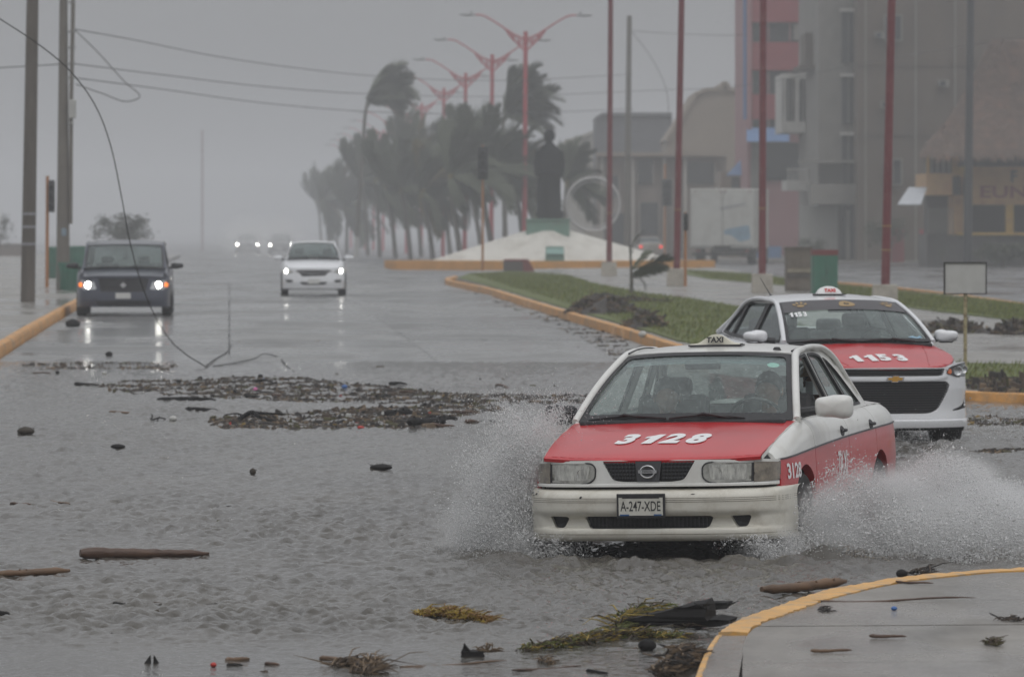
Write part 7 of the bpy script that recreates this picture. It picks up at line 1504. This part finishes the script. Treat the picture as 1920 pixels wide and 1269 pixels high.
branchy('branch', [([(440, 792), (458, 780), (470, 773), (490, 782), (515, 788), (530, 797)], .03), ([(470, 773), (500, 776), (530, 776)], .02), ([(458, 780), (440, 776), (420, 778)], .014)], 'forked dark branch arching over the nearer drift line', CH)
branchy('branch', [([(282, 788), (284, 780), (283, 777)], .012), ([(284, 788), (300, 784), (320, 789)], .012), ([(295, 789), (297, 781)], .008)], 'small twig standing up left of the white bottle', CH)
rgb_ = random.Random(77)
spots_ = []
for k_ in range(26):
    if k_ < 15: x_, y_ = rgb_.uniform(330, 1080), rgb_.uniform(712, 752)
    else: x_, y_ = rgb_.uniform(430, 880), rgb_.uniform(772, 800)
    spots_.append((x_, y_))
or_ = ('first', 'second', 'third', 'fourth', 'fifth', 'sixth', 'seventh', 'eighth', 'ninth', 'tenth', 'eleventh', 'twelfth', 'thirteenth', 'fourteenth', 'fifteenth')
for k_, (x_, y_) in enumerate(sorted(spots_[:15])+sorted(spots_[15:])):
    w_ = rgb_.uniform(12, 45); log('driftwood_stick', (x_, y_), (x_+w_, y_+rgb_.uniform(-3, 3)), rgb_.uniform(.012, .028), .008, rgb_.choice((CH, BK, CH)), 'dark broken stick, %s from the left caught in the %s drift line' % (or_[k_] if k_ < 15 else or_[k_-15], 'farther' if k_ < 15 else 'nearer'), 'stick', seed=200+k_, grp='sticks caught in the drift lines', knots=1, sink=.1, bend=.08)
def fins():
    b = gw(285, 1243); s = S_(b.y); r = empty('palm_husk', b, 0, 'dark split husk standing in the water at the bottom left', 'husk')
    for x0, x1, xt in ((-15, -2, -3), (2, 13, 3)): q = MB(); q.add([(x0/s, 0, 0), (x1/s, 0, 0), (xt/s, .01, 16/s), (x0/s, .03, 0), (x1/s, .03, 0), (xt/s, .02, 16/s)], [(0, 1, 2), (5, 4, 3), (0, 3, 4, 1), (1, 4, 5, 2), (2, 5, 3, 0)]); q.build('husk_half', CH, r)
    b = gw(897, 1230); s = S_(b.y); r = empty('torn_roof_piece', b, 0, 'black pointed wooden piece with a dry leaf at the bottom', 'wood piece'); q = MB()
    for tri in ([(-33, 0), (-8, 0), (-27, 24)], [(-12, 0), (12, 0), (1, 11)]): V = [(x/s, 0, z/s) for x, z in tri]+[(x/s, .09, z/s) for x, z in tri]; q.add(V, [(0, 1, 2), (5, 4, 3), (0, 3, 4, 1), (1, 4, 5, 2), (2, 5, 3, 0)])
    q.box((-.03, .05, .01), (.11, .14, .03)); q.build('spike', CH, r); q = MB(); rg = random.Random(1)
    for k in range(22): a = rg.uniform(-.4, 3.4); p = Vector((.02+rg.uniform(0, .05), .02, .02)); q.tube([p, p+Vector((.04*math.cos(a), rg.uniform(-.02, .02), .045*abs(math.sin(a)))), p+Vector((.07*math.cos(a), rg.uniform(-.03, .03), .035*abs(math.sin(a))))], [.004, .005, .001], 4)
    q.build('dry_leaf', DB[2], r)
fins()
def weeds(name, path_px, n, m_list, lab, seed, L=(.05, .16), wpx=10, fn=gw, r=.0035, up=.05):
    rg = random.Random(seed); pts = [fn(*p) for p in path_px]; C = catmull([tuple(p) for p in pts], 40); b = Vector(C[20]); q = MB()
    for _ in range(n):
        t = rg.random(); i = int(t*39); c = Vector(C[i]); s = S_(c.y); k = math.sin(math.pi*min(1, max(.08, t)))**.5; p = c-b+Vector((rg.gauss(0, wpx/s*.5), rg.gauss(0, .06)*k, rg.uniform(0, up)*k)); a = rg.gauss(0, 1.3); l = rg.uniform(*L)*(1.8 if rg.random() < .12 else 1); d = Vector((math.cos(a), math.sin(a)*.8, rg.uniform(-.15, .35)))
        e = Vector((rg.uniform(-.5, .5), rg.uniform(-.5, .5), rg.uniform(-.1, .5)))*l*.5; q.tube([p, p+d*l*.5+e, p+d*l+e*.4], [r, r*rg.uniform(.8, 1.6), r*.3], 4, rg.randrange(len(m_list)))
    o = q.build(name, m_list, None, recalc=False); o.location = b; tag(o, lab, 'seaweed', kind='stuff'); return o
Yw = [mat('weed_yellow', (.30, .21, .035), .5, var=.3, scale=20), mat('weed_ochre', (.20, .11, .03), .6, var=.3, scale=20)]; Gw = [mat('weed_green', (.10, .115, .02), .5, var=.3, scale=20), mat('weed_olive', (.075, .065, .018), .6), Yw[0], DB[1]]
weeds('seaweed', [(783, 1155), (820, 1154), (860, 1160), (918, 1166)], 520, Yw, 'tuft of yellow weed floating in the lower middle', 1, L=(.03, .08), wpx=8, up=.045)
weeds('seaweed', [(985, 1219), (1060, 1211), (1130, 1200), (1200, 1194), (1290, 1196)], 900, Gw, 'green and brown weed dragged round the black planks', 2, L=(.025, .07), wpx=12, up=.045)
weeds('seaweed', [(1150, 1190), (1200, 1170), (1230, 1165), (1290, 1178)], 500, Gw, 'looped green weed hanging over the large black plank', 3, L=(.04, .13), wpx=10, up=.10)
weeds('seaweed', [(1232, 1268), (1262, 1258), (1285, 1245), (1300, 1240)], 420, [DB[1], DB[2], DB[0]], 'clump of dry brown leaves against the near kerb', 4, L=(.03, .09), wpx=12, r=.006, up=.10)
weeds('seaweed', [(620, 1249), (665, 1243), (712, 1248)], 170, [DB[1], DB[2]], 'brown dry leaves floating at the bottom', 5, L=(.03, .12), wpx=8, up=.015); weeds('seaweed', [(655, 1260), (700, 1262)], 60, [DB[2], DB[1]], 'flat brown leaf at the bottom edge', 6, wpx=8, up=.01)
weeds('seaweed', [(1700, 1078), (1730, 1078), (1745, 1080)], 90, [DB[1], DB[0]], 'brown twigs beside the black stone on the kerb', 7, L=(.03, .10), wpx=8, up=.04)
weeds('seaweed', [(1845, 1207), (1872, 1209)], 70, [Gw[1], DB[1]], 'small green leaf clump on the near pavement', 8, L=(.02, .06), wpx=6, fn=pvt, up=.03); weeds('seaweed', [(1880, 1162), (1915, 1164)], 50, [DB[0], DB[1]], 'dark leaf at the right edge of the near pavement', 9, L=(.02, .06), wpx=6, fn=pvt, up=.015); weeds('seaweed', [(1535, 1144), (1552, 1145)], 40, [DB[0]], 'small dark leaf near the orange kerb', 10, L=(.02, .05), wpx=6, fn=pvt, up=.01)
weeds('seaweed', [(1010, 1240), (1035, 1244)], 40, [DB[1], DB[2]], 'small brown leaf left of the near kerb', 11, L=(.02, .06), wpx=6, up=.02)
# ------------------------------------------------------------ spray
def noise3(p, seed, k0=3.0, octs=4):
    rg = np.random.default_rng(seed); v = np.zeros(len(p)); a = 1; k = k0
    for o in range(octs):
        for _ in range(5):
            d = rg.normal(size=3); d /= np.linalg.norm(d); v += a*np.sin(p@(d*k)+rg.uniform(0, 6.28)+1.3*np.sin(p@(rg.normal(size=3)*k*.6)))
        a *= .62; k *= 1.9
    return v/5
def drops(name, P, rad, m, lab, dirs=None):
    """spray: every drop a tiny closed four-sided body, all in one mesh"""
    n = len(P); rg = np.random.default_rng(5); T = np.array([(0, 0, 1.15), (.97, 0, -.38), (-.49, .85, -.38), (-.49, -.85, -.38)]); a = rg.uniform(0, 6.28, n); b = rg.uniform(0, 6.28, n)
    ca, sa, cb, sb = np.cos(a), np.sin(a), np.cos(b), np.sin(b); V = np.repeat(T[None], n, 0); x = V[:, :, 0]*ca[:, None]-V[:, :, 1]*sa[:, None]; y = V[:, :, 0]*sa[:, None]+V[:, :, 1]*ca[:, None]; z = V[:, :, 2]
    y2 = y*cb[:, None]-z*sb[:, None]; z2 = y*sb[:, None]+z*cb[:, None]; V = np.stack([x, y2, z2], -1)*rad[:, None, None]
    if dirs is not None:
        k = np.where(rg.random(n) < .3, rg.uniform(1.2, 3.2, n), .2)[:, None, None]; V = V*np.where(k > 1, .72, 1)+dirs[:, None, :]*(V*dirs[:, None, :]).sum(-1, keepdims=True)*k
    V = V+P[:, None, :]
    me = bpy.data.meshes.new(name); me.vertices.add(n*4); me.vertices.foreach_set('co', V.ravel().astype(np.float32)); base_ = np.arange(n)[:, None]*4; Fq = np.stack([base_+np.array(t)[None] for t in ((0, 1, 2), (0, 2, 3), (0, 3, 1), (1, 3, 2))], 1).reshape(-1, 3)
    me.loops.add(len(Fq)*3); me.polygons.add(len(Fq)); me.loops.foreach_set('vertex_index', Fq.ravel().astype(np.int32)); me.polygons.foreach_set('loop_start', np.arange(0, len(Fq)*3, 3, dtype=np.int32)); me.update(calc_edges=True); me.materials.append(m)
    o = bpy.data.objects.new(name, me); COL.objects.link(o); tag(o, lab, 'water spray', kind='stuff'); return o
def drop_mat(name, col, tr=.45):
    m = bpy.data.materials.new(name); m.use_nodes = True; nt = m.node_tree; nt.nodes.clear(); N = nt.nodes.new; L = nt.links.new; o = N('ShaderNodeOutputMaterial'); d = N('ShaderNodeBsdfDiffuse'); d.inputs[0].default_value = (*col, 1); t = N('ShaderNodeBsdfTranslucent'); t.inputs[0].default_value = (*col, 1); x = N('ShaderNodeMixShader'); x.inputs[0].default_value = tr; L(d.outputs[0], x.inputs[1]); L(t.outputs[0], x.inputs[2])
    g = N('ShaderNodeBsdfGlossy'); g.inputs['Roughness'].default_value = .2; y = N('ShaderNodeMixShader'); y.inputs[0].default_value = .10; L(x.outputs[0], y.inputs[1]); L(g.outputs[0], y.inputs[2])
    q = N('ShaderNodeBsdfTransparent'); z = N('ShaderNodeMixShader'); z.inputs[0].default_value = .25; L(y.outputs[0], z.inputs[1]); L(q.outputs[0], z.inputs[2]); L(z.outputs[0], o.inputs[0]); return m
SPR = drop_mat('spray_white', (.96, .96, .96)); SPB = drop_mat('spray_muddy', (.62, .56, .48))
def to_world(P, px, s, yaw):
    o = pix_pose(px, s); c_, s_ = math.cos(yaw), math.sin(yaw); return np.stack([o.x+P[:, 0]*c_-P[:, 1]*s_, o.y+P[:, 0]*s_+P[:, 1]*c_, P[:, 2]], -1)
def spray():
    rg = np.random.default_rng(8); yaw = R(-15)
    # left fan thrown by the wheel on the far side of the kerb
    n = 440000; th = rg.beta(1.25, 1.5, n)*R(88)+R(2); yy = rg.normal(.55, .30, n)
    Rm = np.interp(np.degrees(th), [0, 12, 30, 50, 65, 78, 90], [.66, .66, .74, .84, .92, .92, .72])*(1+.08*np.sin(th*17+yy*3)+.05*np.sin(th*41))
    rr = Rm*(rg.random(n)**.55)*(1+rg.exponential(.05, n)); x = -.80-rr*np.cos(th)*1.0+.10*np.sin(th)*rr; z = .04+rr*np.sin(th)
    P = np.stack([x, yy+rr*.3, z], -1); nz = noise3(P*np.array([1, .6, 1]), 3, 4.5); keep = rg.random(n) < np.clip(.55+.55*nz-.35*np.clip((rr/Rm-.75)/.25, 0, 1.6), .04, 1); P = P[keep]; r_ = rg.lognormal(math.log(.0031), .40, len(P))
    dd = P-np.array([-.8, .4, .0]); dd[:, 1] *= .4; dd /= np.linalg.norm(dd, axis=1)[:, None]; drops('water_spray', to_world(P, 1219, 297, yaw), r_, SPR, 'white fan of spray thrown up at the left front wheel of the front taxi', dd)
    # fine stray drops above the fan and over the mirror
    n = 6000; P = np.stack([rg.normal(-1.0, .28, n), rg.uniform(.3, 1.4, n), rg.uniform(.5, 1.12, n)], -1); drops('water_spray', to_world(P, 1219, 297, yaw), rg.lognormal(math.log(.0026), .4, n), SPR, 'loose drops flying over the black wing mirror of the front taxi')
    # right side: wall of spray along the flank and off to the right
    n = 760000; x = .85+rg.gamma(1.5, .52, n); y = rg.uniform(.1, 4.6, n); x += .10*y*rg.random(n)
    top = np.interp(x, [.85, 1.0, 1.3, 1.8, 2.4, 3.2, 4.5], [.48, .52, .50, .42, .34, .27, .16])*(1+.16*np.sin(x*6+y*2)+.10*np.sin(x*14-y*3))*np.interp(y, [0, .6, 2.5, 4.6], [.9, 1.0, 1.0, .75]); u = rg.random(n); z = .03+top*u**1.2*(1+rg.exponential(.06, n))
    P = np.stack([x, y, z], -1); nz = noise3(P*np.array([1, .5, 1.2]), 7, 3.2, 5); keep = (rg.random(n) < np.clip(.55+.70*nz-.30*u, .05, 1)*np.interp(x, [.8, 2.2, 4.5], [1, .65, .12])) ; P = P[keep]; r_ = rg.lognormal(math.log(.0034), .5, len(P))
    mud = (noise3(P, 21, 2.2, 3)+.55*(.22-P[:, 2])/.22) > .62
    Wd = to_world(P, 1219, 297, yaw); dd = np.stack([.8+.3*rg.normal(size=len(P)), -.2+.3*rg.normal(size=len(P)), (.30-P[:, 2])*-1.5+.45+.25*rg.normal(size=len(P))], -1); dd /= np.linalg.norm(dd, axis=1)[:, None]; drops('water_spray', Wd[~mud], r_[~mud], SPR, 'wall of white spray along the right flank of the front taxi', dd[~mud]); drops('water_spray', Wd[mud], r_[mud], SPB, 'muddy brown spray low at the right front wheel of the front taxi', dd[mud])
    # foam under the bumper on both corners, drips
    n = 60000; sgn = np.where(rg.random(n) < .5, -1, 1); x = sgn*rg.normal(.70, .12, n); y = rg.uniform(-.1, .6, n); z = .05+rg.random(n)**1.4*.19; P = np.stack([x, y, z], -1); nz = noise3(P, 12, 7, 4); P = P[rg.random(n) < np.clip(.4+.9*nz, 0, 1)]; drops('water_spray', to_world(P, 1219, 297, yaw), rg.lognormal(math.log(.0036), .45, len(P)), SPR, 'churned foam under the bumper corners of the front taxi')
    # newer taxi
    n = 60000; x = rg.normal(.55, .55, n); y = rg.uniform(.0, 1.6, n); z = .04+np.abs(rg.normal(0, .13, n)); P = np.stack([x, y-.35, z], -1); nz = noise3(P, 15, 4, 4); P = P[rg.random(n) < np.clip(.22+.9*nz, .02, 1)]; drops('water_spray', to_world(P, 1678, 198, R(13)), rg.lognormal(math.log(.0042), .4, len(P)), SPR, 'lighter spray round the front of the newer taxi')
spray()
def puff_mat(dens, col):
    n_ = 'mist_%d_%d' % (dens*10, col[2]*100)
    if n_ in MATS: return MATS[n_]
    m = bpy.data.materials.new(n_); m.use_nodes = True; nt = m.node_tree; nt.nodes.clear(); N = nt.nodes.new; L = nt.links.new; o = N('ShaderNodeOutputMaterial'); v = N('ShaderNodeVolumePrincipled'); v.inputs['Color'].default_value = (*col, 1)
    tc = N('ShaderNodeTexCoord'); ln = N('ShaderNodeVectorMath'); ln.operation = 'LENGTH'; L(tc.outputs['Object'], ln.inputs[0]); a = N('ShaderNodeMapRange'); a.inputs['From Min'].default_value = 1.0; a.inputs['From Max'].default_value = .25; L(ln.outputs['Value'], a.inputs['Value'])
    ge = N('ShaderNodeNewGeometry'); nz = N('ShaderNodeTexNoise'); nz.inputs['Scale'].default_value = 4.2; nz.inputs['Detail'].default_value = 4; nz.inputs['Roughness'].default_value = .6; L(ge.outputs['Position'], nz.inputs['Vector']); b = N('ShaderNodeMapRange'); b.inputs['From Min'].default_value = .42; b.inputs['From Max'].default_value = .66; L(nz.outputs['Fac'], b.inputs['Value'])
    c = N('ShaderNodeMath'); c.operation = 'MULTIPLY'; L(a.outputs[0], c.inputs[0]); L(b.outputs[0], c.inputs[1]); e = N('ShaderNodeMath'); e.operation = 'MULTIPLY'; e.inputs[1].default_value = dens; L(c.outputs[0], e.inputs[0]); L(e.outputs[0], v.inputs['Density']); L(v.outputs[0], o.inputs['Volume']); MATS[n_] = m; return m
def mist(lst, px, s, yaw, lab):
    me0 = MB(); me0.lathe([(max(.001, math.sin(math.pi*i/10)), -math.cos(math.pi*i/10)) for i in range(11)], (0, 0, 0), 16)
    for (c, r, dn) in lst:
        w_ = to_world(np.array([c]), px, s, yaw)[0]; o = me0.build('water_mist', puff_mat(dn, (.97, .97, .97)), None, True); o.location = w_; o.scale = r; o.rotation_euler = (0, 0, yaw); tag(o, lab, 'mist', 'mist in the spray', 'stuff')
mist([((-1.06, .6, .32), (.42, .5, .44), 9), ((-1.22, .6, .16), (.40, .5, .28), 9), ((-.98, .7, .62), (.32, .45, .40), 5), ((-.95, .4, .12), (.34, .4, .22), 12)], 1219, 297, R(-15), 'soft white mist in the left fan of spray of the front taxi')
mist([((.98, .70, .22), (.34, .5, .34), 16), ((1.2, 1.3, .28), (.5, .7, .38), 11), ((1.5, 2.2, .28), (.62, .9, .38), 8), ((1.25, 3.2, .30), (.5, .9, .38), 8), ((2.0, 1.5, .2), (.75, .9, .34), 7), ((2.6, 2.2, .15), (.85, 1.0, .32), 5), ((.94, 2.2, .2), (.25, 1.0, .36), 9), ((.78, .22, .13), (.30, .3, .18), 12)], 1219, 297, R(-15), 'soft white mist in the wall of spray right of the front taxi')
for (x_, s_, lab) in ((464, 22.3, 'tyre-spray mist added to veil the farthest car with two headlights'), (526, 22.8, 'tyre-spray mist added to veil the far dark car')):
    me0 = MB(); me0.lathe([(max(.001, math.sin(math.pi*i/10)), -math.cos(math.pi*i/10)) for i in range(11)], (0, 0, 0), 16); o = me0.build('water_mist', puff_mat(.42, (.97, .97, .97)), None, True); Y_ = F/s_; o.location = ((x_-960)/s_, Y_-1.5, gz(Y_)+1.2); o.scale = (2.6, 7, 2.4); tag(o, lab, 'mist', 'mist in the spray', 'stuff')  # puffs added to fade the far bodies as thicker fog would
# ------------------------------------------------------------ air
hz = MB(); hz.box((0, 1225, 5.5), (1900, 2700, 33)); ho = hz.build('haze', None, None); ho.data.materials.clear()
hm = bpy.data.materials.new('haze'); hm.use_nodes = True; hm.node_tree.nodes.clear(); o_ = hm.node_tree.nodes.new('ShaderNodeOutputMaterial'); v_ = hm.node_tree.nodes.new('ShaderNodeVolumePrincipled'); v_.inputs['Color'].default_value = (.93, .94, .96, 1); v_.inputs['Density'].default_value = .00115; v_.inputs['Anisotropy'].default_value = 0.2; hm.node_tree.links.new(v_.outputs[0], o_.inputs['Volume']); ho.data.materials.append(hm); ho['kind'] = 'stuff'; ho['label'] = 'rain haze filling the air over the street'; ho['category'] = 'haze'
